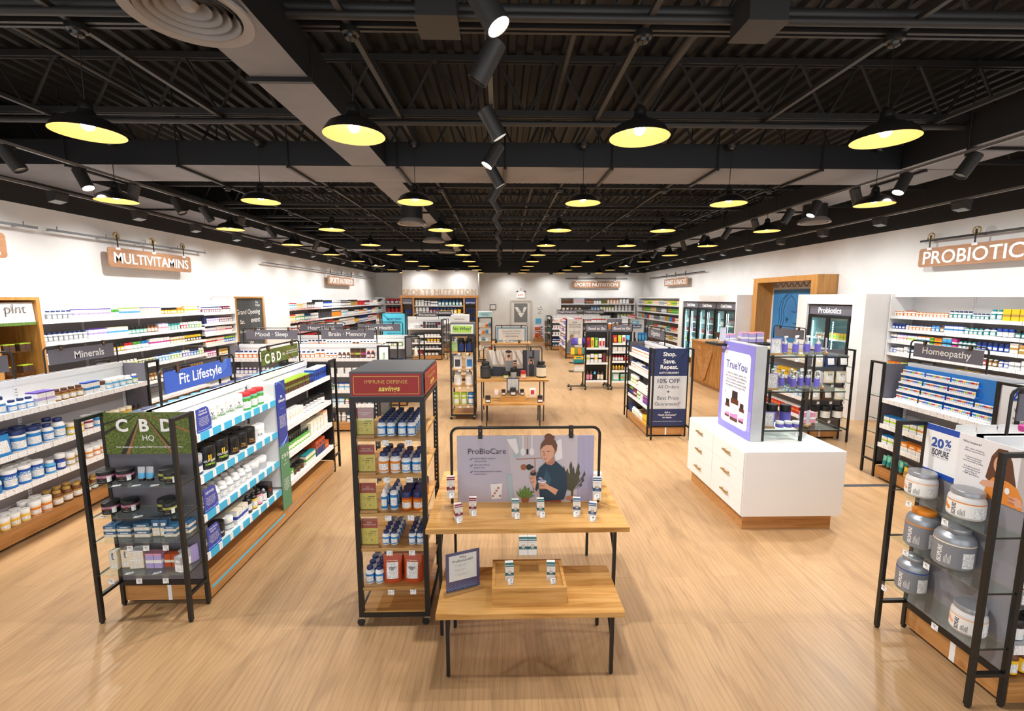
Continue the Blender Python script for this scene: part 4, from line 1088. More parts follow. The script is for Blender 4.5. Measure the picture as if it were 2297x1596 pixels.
# sports nutrition wall, far along the chalkboard side
SW = wallrun('sports wall', 'long white wall shelving of dark protein tubs beyond the white pier', (-6.83, 13.64, 0), PI / 2, 11.0, 0.53, (1.2, 2.4, 3.6, 4.8, 6.0, 7.2, 8.4, 9.6), 2.40, [2.05, 1.67, 1.33, 0.99, 0.62], strip=M_STRIPR)
tb = lambda a, b, t, w=0.15, h=0.2, n=4: ('tub', (a, b, t), w, h, w, n, 1)
SWR = [[tb('white', 'sky', 'red', 0.13, 0.17, 4), tb('cream', 'yellow', 'white', 0.13, 0.17, 3), tb('orange', 'white', 'white', 0.14, 0.18, 2), tb('charcoal', 'grey', 'black', 0.14, 0.18, 4), tb('black', 'white', 'black', 0.16, 0.26, 4), tb('navy', 'royal', 'black', 0.15, 0.24, 5), tb('white', 'grey', 'silver', 0.14, 0.24, 6), tb('white', 'charcoal', 'black', 0.13, 0.22, 8), tb('black', 'gold', 'black', 0.16, 0.24, 5), tb('black', 'red', 'red', 0.15, 0.2, 6), tb('red', 'black', 'black', 0.15, 0.2, 5)],
       [tb('cream', 'yellow', 'red', 0.14, 0.2, 3), tb('white', 'green', 'cream', 0.14, 0.2, 4), tb('navy', 'teal', 'navy', 0.14, 0.2, 3), tb('white', 'grey', 'white', 0.14, 0.2, 4), tb('black', 'charcoal', 'black', 0.19, 0.28, 6), ('tub', ('black', 'orange', 'silver'), 0.15, 0.25, 0.15, 6, 1), tb('white', 'sky', 'white', 0.14, 0.22, 5), tb('charcoal', 'white', 'black', 0.14, 0.2, 5), tb('white', 'grey', 'grey', 0.14, 0.2, 4), tb('rust', 'orange', 'black', 0.14, 0.22, 4), tb('cream', 'gold', 'white', 0.14, 0.2, 4), tb('navy', 'royal', 'navy', 0.15, 0.24, 5)],
       [tb('white', 'red', 'white', 0.15, 0.2, 5), tb('red', 'white', 'red', 0.16, 0.24, 4), tb('black', 'orange', 'silver', 0.15, 0.24, 7), tb('red', 'black', 'red', 0.15, 0.24, 5), tb('peach', 'orange', 'black', 0.14, 0.22, 4), tb('white', 'grey', 'white', 0.15, 0.22, 6), tb('white', 'peach', 'white', 0.15, 0.22, 5), tb('black', 'yellow', 'black', 0.15, 0.22, 3), tb('navy', 'royal', 'navy', 0.16, 0.24, 8)],
       [tb('black', 'olive', 'black', 0.15, 0.22, 6), tb('red', 'black', 'red', 0.15, 0.22, 6), tb('black', 'charcoal', 'black', 0.15, 0.22, 8)]]
for k, z in enumerate((2.05, 1.67, 1.33, 0.99)):
    fill(SW, 0.05, 10.9, -0.5, z, SH[k], SWR[k], False, 'white pier', seed=k)
NW_ = wallrun('rear corner shelving', 'white wall shelving of red jugs in the rear corner beside the wooden letters', (-6.25, 25.08, 0), 0, 1.45, 0.53, (), 2.40, [2.05, 1.6, 1.25, 0.9])
for k, (z, r_) in enumerate(((2.05, [tb('red', 'maroon', 'red', 0.2, 0.28, 6)]), (1.6, [tb('black', 'red', 'black', 0.2, 0.28, 6)]), (1.25, [tb('navy', 'royal', 'navy', 0.2, 0.24, 6)]))): fill(NW_, 0.05, 1.42, -0.5, z, SH[k], r_, False, 'corner')

# feature case under the wooden letters
root = thing('feature_shelving', 'oak framed feature shelving of blue jars under the wooden SPORTS NUTRITION letters', 'shelving', (-4.77, 22.1, 0), 0)
f = MB(); Wd = 3.63
f.box(-0.04, -0.5, 2.36, Wd + 0.04, 0, 2.48)
for x in (0, 0.56, 2.95, Wd - 0.08): f.box(x, -0.48, 0, x + 0.07, 0, 2.36)
part('frame', f, [M_WOODX], root)
b = MB(); b.box(0, -0.012, 0.1, Wd, 0, 2.36); part('back_panel', b, [mat('feature_back', '8F8781', 0.6)], root)
for z in (2.0, 1.63, 1.28, 0.95, 0.6):
    s = MB(); s.box(0.63, -0.45, z - 0.04, 2.95, -0.013, z); part('shelf', s, [M_WHITE], root)
for x0, x1, m, tx in ((0.08, 0.55, M_SIGNGREY, 'NUTRITION'), (3.03, 3.54, C('navy'), 'BODYTECH')):
    p = MB(); p.box(x0, -0.46, 2.06, x1, -0.44, 2.34); po = part('panel', p, [m], root); lettering(po, [dict(s=tx, x=(x0 + x1) / 2, z=2.13, y=-0.463, w=(x1 - x0) * 0.8)], [M_LETTER])
FC = dict(root=root, name='feature shelving')
fill(FC, 0.66, 2.93, -0.42, 2.0, 'top shelf', [tb('silver', 'white', 'white', 0.13, 0.26, 3), tb('silver', 'grey', 'white', 0.13, 0.22, 2), ('box', ('white', 'navy', 'white'), 0.1, 0.2, 0.1, 3, 1), ('tub', ('navy', 'teal', 'navy'), 0.15, 0.28, 0.15, 7, 1)], False, 'chalkboard side')
fill(FC, 0.66, 2.93, -0.42, 1.63, 'second shelf', [tb('silver', 'white', 'white', 0.15, 0.28, 4), tb('royal', 'red', 'navy', 0.14, 0.26, 3), tb('navy', 'yellow', 'navy', 0.15, 0.26, 5), tb('black', 'yellow', 'black', 0.17, 0.28, 1)], False, 'chalkboard side')
fill(FC, 0.66, 2.93, -0.42, 1.28, 'third shelf', [tb('navy', 'yellow', 'navy', 0.15, 0.24, 5)], False, 'chalkboard side')
for z in (0.95, 1.3, 1.65): fill(FC, 3.06, 3.52, -0.4, z, f'{ordw(round((z - 0.95) / 0.35))} ledge up by BODYTECH panel', [('shaker', ('navy', 'navy', 'charcoal'), 0.09, 0.24, 0.09, 4, 1)], False, 'frame', gap=1.25)
for z in (0.95, 1.3, 1.65): s = MB(); s.box(3.03, -0.45, z - 0.01, 3.54, -0.013, z); part('shelf', s, [M_GLASS], root)
for i, z in enumerate((1.62, 1.3)):
    s = MB(); s.box(0.08, -0.45, z - 0.01, 0.55, -0.013, z); part('shelf', s, [M_GLASS], root)
    fill(FC, 0.2, 0.54, -0.4, z, ['upper side ledge', 'lower side ledge'][i], [('shaker', ('royal', 'royal', 'navy'), 0.085, 0.2, 0.085, 3, 1)], False, 'oak post')
x = -4.72; SC = 0.885
for i, ch in enumerate('SPORTS NUTRITION'):
    if ch != ' ':
        mb = MB(); text_mb(mb, ch, 0, 0.15, -0.04, h=0.285, bold=0.03, thick=0.09, sx=SC)
        w_ = max(v[0] for v in mb.v) - min(v[0] for v in mb.v)
        o = add('wooden_letter', mb.mesh('wooden_letter', [wood('letter_oak', 'BFA587', 'CBB295', 'AD9070', (20, 20, 6))]), None, (x + w_ / 2, 21.85, 2.482))
        tag(o, f'freestanding wooden letter {ch}, {ordw(sum(c != " " for c in "SPORTS NUTRITION"[:i]))} of the word row on the oak shelf', 'letter', 'wooden letters on the feature shelving')
        x += w_ + 0.04
    else: x += 0.1

# rear wall: door, signs
root = bpy.data.objects.new('door_1', None); COL.objects.link(root); root.location = (0.45, YB, 0); root['kind'] = 'structure'
f = MB(); f.box(0, -0.06, 0, 0.09, 0, 2.24); f.box(1.12, -0.06, 0, 1.21, 0, 2.24); f.box(0.09, -0.06, 2.15, 1.12, 0, 2.24); part('door_frame', f, [mat('door_frame', 'C9C4BE', 0.5)], root)
d = MB(); d.box(0.09, -0.03, 0.01, 1.12, -0.005, 2.15); dl = part('door_leaf', d, [mat('door_white', 'E2DFDB', 0.5)], root)
p = MB(); p.box(0.24, -0.036, 1.02, 0.97, -0.031, 2.06); po = part('door_panel', p, [mat('door_graphic_grey', '7C7F80', 0.5)], dl)
v = MB(); v.flat([(0.29, 1.86), (0.42, 1.86), (0.62, 1.6), (0.68, 1.48), (0.77, 1.86), (0.92, 1.86), (0.92, 1.8), (0.70, 1.36), (0.62, 1.28), (0.54, 1.36), (0.29, 1.8)], -0.038); part('emblem', v, [M_LETTER], po)
lettering(po, [dict(s='Behind\nthe Scenes', x=0.6, z=1.62, y=-0.04, w=0.4)], [mat('door_ink', '7C7F80', 0.5)])
h = MB(); h.tube([(1.02, -0.03, 0.95), (1.02, -0.08, 0.95), (0.93, -0.08, 0.95)], 0.012, 8); part('handle', h, [M_CHROME], dl)
root = thing('exit_sign', 'lit EXIT sign with red letters and two lamp heads above the rear door', 'exit sign', (1.06, YB, 2.38))
b = MB(); b.box(-0.2, -0.07, 0, 0.2, 0, 0.28); bo = part('box', b, [mat('exit_face', 'F6EDE4', 0.5, emit=0.35)], root)
lettering(bo, [dict(s='EXIT', x=0, z=0.14, y=-0.072, w=0.3, bold=0.03)], [mat('exit_red', 'C23A1E', 0.5, emit=0.6)])
for sx in (-1, 1): l = MB(); l.lathe([(0.02, 0), (0.05, 0.05), (0.05, 0.08)], 12, 0, (sx * 0.2, -0.04, 0.28)); part('lamp_head', l, [M_STEELGREY], root)
mb = MB(); mb.box(-0.05, -0.05, 0, 0.05, 0, 0.12, 0); mb.box(-0.02, -0.055, 0.03, 0.02, -0.05, 0.09, 1); o = add('alarm_strobe', mb.mesh('alarm_strobe', [M_WHITE, M_STEELGREY]), None, (1.05, YB, 2.78)); tag(o, 'small white alarm strobe high on the rear wall above the EXIT sign', 'alarm')
root = thing('picture_frame', 'small dark framed certificate on the rear wall beside the door', 'picture', (-0.65, YB, 1.7)); f = MB(); f.box(0, -0.03, 0, 0.34, 0, 0.3); part('frame', f, [M_BLACK], root); c = MB(); c.box(0.03, -0.034, 0.03, 0.31, -0.03, 0.27); part('paper', c, [M_FINE], root)
for z, h_, nm in ((1.77, 0.13, 'upper'), (1.55, 0.1, 'lower')):
    mb = MB(); mb.box(0, -0.05, 0, 0.24 if nm == 'upper' else 0.18, 0, h_, 0); mb.box(0.08, -0.053, h_ * 0.5, 0.2 if nm == 'upper' else 0.15, -0.05, h_ * 0.8, 1); o = add('wall_controller', mb.mesh('wall_controller', [M_WHITE, M_BLACKP]), None, (2.02, YB, z)); tag(o, f'white wall controller with dark window beside the rear door, {nm} of two', 'controller')

# rear wall and far side shelving
BR = wallrun('rear wall shelving', 'white wall shelving of jars under the rear SPORTS NUTRITION sign', (3.22, 25.08, 0), 0, 4.0, 0.5, (1.33, 2.66), 2.39, [2.05, 1.66, 1.27, 0.9, 0.5], canopy=True)
fill(BR, 0.04, 3.96, -0.46, 2.05, SH[0], [bx('brown', 'amber', 'gold', 0.14, 0.2, 4), ('box', ('silver', 'pink', 'grey'), 0.6, 0.3, 0.05, 1, 1), bx('brown', 'peach', 'red', 0.13, 0.2, 3), tb('silver', 'white', 'charcoal', 0.13, 0.2, 3), bx('olive', 'brown', 'amber', 0.12, 0.18, 2), tb('cream', 'peach', 'amber', 0.15, 0.26, 4), ('jug', ('silver', 'white', 'charcoal'), 0.17, 0.3, 0.17, 3, 1)], False, 'near end')
fill(BR, 0.04, 3.96, -0.46, 1.66, SH[1], [('pouch', ('brown', 'cream'), 0.2, 0.22, 0.1, 5, 1), tb('charcoal', 'amber', 'black', 0.14, 0.18, 3), tb('white', 'sky', 'blue', 0.15, 0.2, 3), tb('white', 'cream', 'lime', 0.14, 0.22, 5), ('jug', ('white', 'silver', 'white'), 0.17, 0.3, 0.17, 5, 1)], False, 'near end')
fill(BR, 1.3, 3.96, -0.46, 1.27, SH[2], [tb('white', 'silver', 'lime', 0.16, 0.2, 5), tb('black', 'charcoal', 'black', 0.2, 0.26, 4)], False, 'near end')
FR = wallrun('snack wall', 'white wall shelving of bright snack boxes between the rear corner and the coolers', (7.83, 24.5, 0), -PI / 2, 6.9, 0.48, (1.2, 2.4, 3.6, 4.8, 6.0), 2.39, [2.05, 1.7, 1.34, 0.92, 0.55], canopy=True)
sn = lambda a, b, t, n=4, w=0.15, h=0.18: ('carton', (a, b, t), w, h, 0.1, n, 1)
fill(FR, 0.05, 6.85, -0.44, 2.05, SH[0], [sn('silver', 'grey', 'white', 4), sn('white', 'charcoal', 'grey', 2), sn('yellow', 'cream', 'lime', 3), sn('lime', 'green', 'yellow', 4), sn('cream', 'peach', 'yellow', 6)], False, 'rear corner')
fill(FR, 0.05, 6.85, -0.44, 1.7, SH[1], [sn('silver', 'white', 'grey', 4), sn('charcoal', 'grey', 'black', 1), sn('olive', 'yellow', 'lime', 3), sn('green', 'lime', 'green', 4), sn('gold', 'cream', 'peach', 5), sn('brown', 'grey', 'teal', 4)], False, 'rear corner')
fill(FR, 0.05, 6.85, -0.44, 1.34, SH[2], [sn('silver', 'grey', 'white', 4), sn('gold', 'orange', 'yellow', 3), sn('blue', 'sky', 'blue', 2), sn('red', 'maroon', 'red', 2), sn('cream', 'gold', 'grey', 4), sn('grey', 'navy', 'brown', 5)], False, 'rear corner')
fill(FR, 2.0, 6.85, -0.44, 0.92, SH[3], [sn('teal', 'white', 'green', 3), sn('peach', 'red', 'red', 4), sn('white', 'grey', 'silver', 3), sn('cream', 'olive', 'yellow', 4)], False, 'rear corner')
fill(FR, 4.0, 6.85, -0.44, 0.55, SH[4], [sn('cream', 'olive', 'grey', 4), sn('gold', 'yellow', 'cream', 3)], False, 'rear corner')

# probiotics wall
RW = wallrun('probiotics wall', 'white wall shelving of bottles and boxes under the PROBIOTICS sign', (7.83, 8.43, 0), -PI / 2, 4.4, 0.48, (1.1, 2.2, 3.3), 2.45, [2.055, 1.815, 1.595, 1.365, 1.1, 0.75, 0.45], canopy=True)
fill(RW, 0.03, 2.4, -0.45, 2.055, SH[0], [bt('white', 'orange', 'orange', 0.06, 0.085, 3), bt('white', 'orange', 'rust', 0.07, 0.1, 3), bt('white', 'orange', 'orange', 0.058, 0.08, 9), bt('white', 'teal', 'navy', 0.065, 0.12, 5), bt('white', 'teal', 'navy', 0.055, 0.09, 4), bt('white', 'teal', 'teal', 0.08, 0.16, 2), bx('yellow', 'gold', 'yellow', 0.1, 0.17, 3)], False, 'white pier')
fill(RW, 0.03, 2.4, -0.45, 1.815, SH[1], [jr('navy', 'royal', 'navy', 0.06, 0.1, 4), bt('white', 'orange', 'navy', 0.062, 0.09, 7), jr('white', 'blue', 'blue', 0.065, 0.1, 2), am('gold', 'brown', 0.07, 0.11, 1), bx('white', 'blue', 'royal', 0.07, 0.12, 4), bt('white', 'teal', 'teal', 0.06, 0.1, 4), bt('white', 'teal', 'navy', 0.08, 0.12, 2), jr('navy', 'white', 'royal', 0.07, 0.12, 3), jr('charcoal', 'teal', 'black', 0.07, 0.11, 3), jr('white', 'teal', 'white', 0.09, 0.14, 2)], False, 'white pier')
fill(RW, 0.03, 2.4, -0.45, 1.595, SH[2], [bx('white', 'navy', 'gold', 0.06, 0.12, 2), bx('white', 'pink', 'violet', 0.06, 0.12, 3), bx('white', 'lime', 'violet', 0.06, 0.12, 3), bx('white', 'sky', 'orange', 0.065, 0.12, 3), bx('green', 'lime', 'yellow', 0.06, 0.12, 1), bx('orange', 'yellow', 'rust', 0.06, 0.12, 2), bx('sky', 'blue', 'white', 0.07, 0.13, 2), bx('magenta', 'white', 'magenta', 0.07, 0.13, 1), bt('white', 'teal', 'teal', 0.06, 0.1, 4), jr('navy', 'royal', 'navy', 0.07, 0.12, 6), bx('cream', 'gold', 'white', 0.1, 0.14, 1), bx('gold', 'cream', 'peach', 0.09, 0.12, 3)], False, 'white pier')
fill(RW, 0.03, 2.4, -0.45, 1.365, SH[3], [bt('white', 'royal', 'navy', 0.065, 0.11, 2), bx('white', 'grey', 'white', 0.065, 0.1, 2), bx('white', 'silver', 'white', 0.07, 0.13, 1), bx('white', 'navy', 'blue', 0.065, 0.1, 3), am('red', 'white', 0.07, 0.11, 2), am('gold', 'white', 0.065, 0.1, 2)], False, 'white pier')
fill(RW, 0.03, 2.4, -0.45, 1.1, SH[4], [bx('orange', 'lime', 'rust', 0.08, 0.1, 3), bx('white', 'green', 'lime', 0.08, 0.1, 3), bx('white', 'silver', 'cream', 0.08, 0.1, 8), bx('yellow', 'sky', 'yellow', 0.08, 0.14, 4)], False, 'white pier')
fill(RW, 0.5, 2.4, -0.45, 0.75, SH[5], [bx('cream', 'white', 'silver', 0.09, 0.12, 6), bx('sky', 'white', 'teal', 0.09, 0.12, 3)], False, 'white pier')

# coolers
def cooler(label, loc, rot, W_, text, glow, contents, fix):
    root = thing('drinks_cooler', label, 'refrigerator', loc, rot)     # face at y=0, body behind (+y)
    D = 0.66; H = 2.235
    b = MB(); b.box(0.0, 0.03, 0.0, 0.03, D, H); b.box(W_ - 0.03, 0.03, 0, W_, D, H); b.box(0.03, D - 0.02, 0, W_ - 0.03, D, H); b.box(0.03, 0.03, 0, W_ - 0.03, D - 0.02, 0.12); b.box(0.03, 0.03, H - 0.22, W_ - 0.03, D - 0.02, H); part('cabinet', b, [M_BLACKP], root)
    li = MB(); li.box(0.031, D - 0.03, 0.125, W_ - 0.031, D - 0.021, H - 0.23); li.box(0.031, 0.06, 0.125, 0.036, D - 0.03, H - 0.23); li.box(W_ - 0.036, 0.06, 0.125, W_ - 0.031, D - 0.03, H - 0.23); part('liner', li, [mat('cooler_liner', 'BFDDE2', 0.5)], root)
    h = MB(); h.box(0.03, 0.0, H - 0.21, W_ - 0.03, 0.029, H - 0.02); ho = part('header_panel', h, [M_SIGNGREY], root)
    lettering(ho, [dict(s=text, x=W_ / 2, z=H - 0.115, y=-0.003, w=W_ * 0.52)], [mat('cooler_letters', 'F4F3F0', 0.5, emit=0.5)])
    fr = MB(); fr.box(0, 0.0, H - 0.02, W_, 0.03, H); fr.box(0, 0, 0, 0.03, 0.03, H - 0.02); fr.box(W_ - 0.03, 0, 0, W_, 0.03, H - 0.02); fr.box(0.03, 0, 0, W_ - 0.03, 0.03, 0.13); part('face_frame', fr, [M_BLACKP], root)
    for i in range(2):
        x0 = 0.032 + i * (W_ - 0.064) / 2; x1 = x0 + (W_ - 0.064) / 2
        d = MB(); t = 0.05
        d.box(x0, -0.03, 0.14, x0 + t, 0.0, H - 0.225); d.box(x1 - t, -0.03, 0.14, x1, 0.0, H - 0.225); d.box(x0 + t, -0.03, 0.14, x1 - t, 0, 0.14 + t); d.box(x0 + t, -0.03, H - 0.225 - t, x1 - t, 0, H - 0.225)
        do = part('door', d, [M_BLACKP], root)
        g = MB(); g.box(x0 + t, -0.018, 0.14 + t, x1 - t, -0.012, H - 0.225 - t); part('glass_pane', g, [M_GLASS], do)
        hd = MB(); hx = x1 - 0.025 if i == 0 else x0 + 0.025; hd.tube([(hx, -0.03, 0.75), (hx, -0.065, 0.82), (hx, -0.07, 0.95), (hx, -0.065, 1.08), (hx, -0.03, 1.15)], 0.012, 6); part('handle', hd, [M_BLACK], do)
        l = MB()
        for xx in (x0 + 0.052, x1 - 0.072):
            zz = 0.2
            while zz < H - 0.34: l.box(xx, 0.05, zz, xx + 0.02, 0.06, zz + 0.03); zz += 0.05
        part('led_strip', l, [mat('cooler_led', 'C4F2FA', 0.5, emit=glow)], root)
    for z in (0.42, 0.78, 1.14, 1.5):
        s = MB(); s.box(0.04, 0.1, z - 0.012, W_ - 0.04, D - 0.04, z); s.box(0.04, 0.09, z - 0.02, W_ - 0.04, 0.1, z + 0.02); part('wire_shelf', s, [M_WHITE], root)
    F = dict(root=root, name=fix)
    for k, (z, runs) in enumerate(contents): fill(F, 0.08, W_ - 0.06, 0.11, z, SH[k], runs, False, 'far side')
dr = lambda a, b, t, w=0.07, h=0.2, n=4: ('drink', (a, b, t), w, h, w, n, 1)
cn = lambda a, n=3: ('can', (a, a), 0.066, 0.16, 0.066, n, 1)
for i, y in enumerate((17.18, 15.87, 14.56)):
    nm = ['cooler farthest from desk', 'middle drinks cooler', 'cooler nearest the desk'][i]
    cooler(f'black cold drinks cooler with lit shelves, {["far end of the row of three", "middle of the row of three", "row end nearest the checkout desk"][i]}', (6.94, y, 0), -PI / 2, 1.3, 'Cold Drinks', 7.0,
           [(1.5, [dr('grey', 'white', 'black', n=3), cn('charcoal', 4), dr('red', 'grey', 'black', n=3), cn('silver', 4)]), (1.14, [cn('red', 4), dr('navy', 'grey', 'black', n=3), cn('maroon', 4), dr('white', 'violet', 'white', n=3)]), (0.78, [cn('lime', 4), cn('yellow', 3), cn('sky', 4), cn('olive', 3)]), (0.42, [dr('teal', 'navy', 'black', n=5), cn('grey', 4)])], nm)
cooler('black two door Probiotics fridge in the white surround', (6.94, 10.11, 0), -PI / 2, 1.29, 'Probiotics', 5.0,
       [(1.5, [('bottle', ('white', 'orange', 'white'), 0.07, 0.13, 0.07, 6, 1), ('box', ('yellow', 'lime', 'orange'), 0.09, 0.15, 0.06, 5, 1)]), (1.14, [('box', ('white', 'sky', 'blue'), 0.08, 0.14, 0.06, 5, 1)]), (0.78, [('box', ('yellow', 'lime', 'yellow'), 0.08, 0.14, 0.06, 6, 1)])], 'Probiotics fridge')

# wood portal with blue wall graphic
root = thing('wood_portal', 'oak box frame around a blue portrait wall graphic behind the checkout desk', 'wall feature', (7.83, 13.2, 0), -PI / 2)
p = MB(); Wp = 2.7
p.box(0, -0.48, 0, 0.22, 0, 2.93); p.box(Wp - 0.22, -0.48, 0, Wp, 0, 2.93); p.box(0.22, -0.48, 2.80, Wp - 0.22, 0, 2.93); part('frame', p, [M_WOODZ], root)
b = MB(); b.box(0.22, -0.03, 0, Wp - 0.22, 0, 2.80); bo = part('back_panel', b, [M_WALL], root)
t = MB(); x = 0.24
t.box(0.225, -0.04, 2.66, Wp - 0.225, -0.031, 2.80, 0)
while x < Wp - 0.4:
    for q in (0, 0.02): t.prism([(x, 2.67), (x + 0.02, 2.67), (x + 0.13, 2.79), (x + 0.11, 2.79)], -0.046, -0.041, 1); t.prism([(x + 0.22, 2.67), (x + 0.24, 2.67), (x + 0.13, 2.79), (x + 0.11, 2.79)], -0.046, -0.041, 1)
    x += 0.24
part('pattern_frieze', t, [mat('frieze_grey', 'BDB7B2', 0.6), mat('frieze_light', 'D9D5D1', 0.6)], bo)
s = MB(); s.box(0.36, -0.07, 1.05, Wp - 0.36, -0.03, 2.60); so = part('graphic_panel', s, [noise_mat('graphic_blue', '2C6FA6', '3B80B4', 1.6, 0.35, 0.35, 0.65)], root)
k = MB(); dk = 1
face = [(1.15, 2.45), (1.32, 2.3), (1.40, 2.12), (1.44, 2.0), (1.52, 1.9), (1.45, 1.86), (1.46, 1.78), (1.43, 1.72), (1.45, 1.64), (1.38, 1.55), (1.2, 1.5), (1.05, 1.42), (1.0, 1.25)]
k.tube([(x, -0.074, z) for x, z in face], 0.007, 5)
for dx, dz in ((0, 0), (-0.1, 0.04), (-0.2, 0.02)): k.tube([(1.15 + dx, -0.074, 2.45 + dz), (0.95 + dx, -0.074, 2.3 + dz), (0.86 + dx, -0.074, 2.05 + dz), (0.9 + dx, -0.074, 1.8), (0.82 + dx, -0.074, 1.55), (0.86 + dx, -0.074, 1.3)], 0.006, 5)
k.tube([(1.22, -0.074, 2.03), (1.28, -0.074, 2.0), (1.36, -0.074, 2.01)], 0.008, 5); k.tube([(1.3, -0.074, 1.71), (1.38, -0.074, 1.69), (1.43, -0.074, 1.72)], 0.008, 5)
for a in range(5): k.tube([(1.0 + 0.04 * math.cos(a * 1.3), -0.074, 1.75 + 0.05 * a * 0.5), (1.05 + 0.05 * math.sin(a), -0.074, 1.82), (1.0, -0.074, 1.7 + 0.04 * a)], 0.006, 5)
part('line_drawing', k, [mat('graphic_dark_blue', '1C4468', 0.4)], so)

# ------------------------------------------------------------------ gondolas on the minerals side
Z5 = [1.36, 1.025, 0.715, 0.40]
lg = lambda b, w, h, n, r=1, a='white', t='navy': ('bottle', (a, b, t), w, h, w, n, r)

# minerals
GM = gondola('minerals gondola', 'long white minerals shelving run beside the wide aisle near the camera', (-5.055, 2.05, 0), PI / 2, 3.99, (1.33, 2.66), [1.295, 0.895, 0.56], None)
GM['turn'] = -0.5
fill(GM, 1.9, 3.95, -0.315, 1.29, SH[0], [lg('blue', 0.095, 0.17, 4), lg('blue', 0.072, 0.115, 3), ('box', ('white', 'lilac', 'purple'), 0.085, 0.14, 0.12, 2, 1), ('amber', ('amber', 'gold', 'brown'), 0.075, 0.13, 0.075, 4, 1), ('box', ('white', 'blue', 'royal'), 0.085, 0.14, 0.07, 2, 1),
      ('jar', ('brown', 'white', 'brown'), 0.08, 0.12, 0.08, 1, 1), ('jar', ('white', 'sky', 'white'), 0.085, 0.13, 0.085, 3, 1), ('bottle', ('white', 'teal', 'white'), 0.08, 0.12, 0.08, 1, 1), ('bottle', ('royal', 'lime', 'white'), 0.07, 0.12, 0.07, 1, 1), ('bottle', ('royal', 'yellow', 'royal'), 0.07, 0.12, 0.07, 1, 1), ('bottle', ('white', 'sky', 'orange'), 0.08, 0.12, 0.08, 1, 1)], True, 'near end', seed=1)
fill(GM, 1.93, 3.95, -0.315, 0.89, SH[1], [('dropper', ('brown', 'sky', 'black'), 0.06, 0.13, 0.06, 3, 1), ('pouch', ('blue', 'white'), 0.17, 0.2, 0.1, 1, 1), ('tub', ('white', 'blue', 'navy'), 0.13, 0.2, 0.13, 2, 2), lg('blue', 0.1, 0.19, 1, 2), lg('blue', 0.11, 0.22, 1, 2), ('jar', ('gold', 'yellow', 'cream'), 0.085, 0.13, 0.085, 1, 1),
      ('jar', ('gold', 'yellow', 'cream'), 0.085, 0.13, 0.085, 1, 1), ('jar', ('white', 'maroon', 'white'), 0.11, 0.16, 0.11, 1, 1), ('jar', ('sky', 'blue', 'silver'), 0.13, 0.16, 0.13, 1, 1), ('jar', ('gold', 'yellow', 'cream'), 0.085, 0.13, 0.085, 4, 1)], True, 'near end', seed=2)
fill(GM, 1.9, 3.95, -0.315, 0.555, SH[2], [('wide', ('royal', 'blue', 'white'), 0.14, 0.11, 0.14, 2, 2, [('CALM', 'white', 0.42, 0.5, 0)]), ('tub', ('royal', 'blue', 'white'), 0.115, 0.18, 0.115, 3, 2, [('CALM', 'white', 0.6, 0.66, 0)]), ('bottle', ('sky', 'blue', 'white'), 0.095, 0.13, 0.095, 1, 1), ('jar', ('navy', 'royal', 'white'), 0.085, 0.17, 0.085, 1, 1), ('jar', ('cream', 'gold', 'white'), 0.1, 0.14, 0.1, 2, 1), ('jar', ('cream', 'orange', 'white'), 0.085, 0.12, 0.085, 6, 2)], True, 'near end', seed=3)
fill(GM, 1.95, 3.95, -0.29, 0.166, 'base deck', [('jar', ('cream', 'yellow', 'white'), 0.085, 0.125, 0.085, 5, 2), ('jar', ('cream', 'orange', 'white'), 0.1, 0.155, 0.1, 2, 2), ('bottle', ('amber', 'gold', 'gold'), 0.1, 0.16, 0.1, 3, 2), ('bottle', ('amber', 'gold', 'gold'), 0.085, 0.13, 0.085, 6, 2)], True, 'near end', seed=4)
ECM = endcap('black end rack with slate panel closing the far end of the minerals run', (-4.715, 6.06, 0), PI, [1.2, 0.85, 0.5])
header_sign('slate header sign reading Minerals on a black tube frame', (-5.055, 5.07, 1.556), PI / 2, 0.95, 'Minerals', tw=0.4, tx=0.55)
header_sign('blank slate header sign cut off at the picture edge, on the minerals run', (-5.055, 3.8, 1.556), PI / 2, 0.95, '')

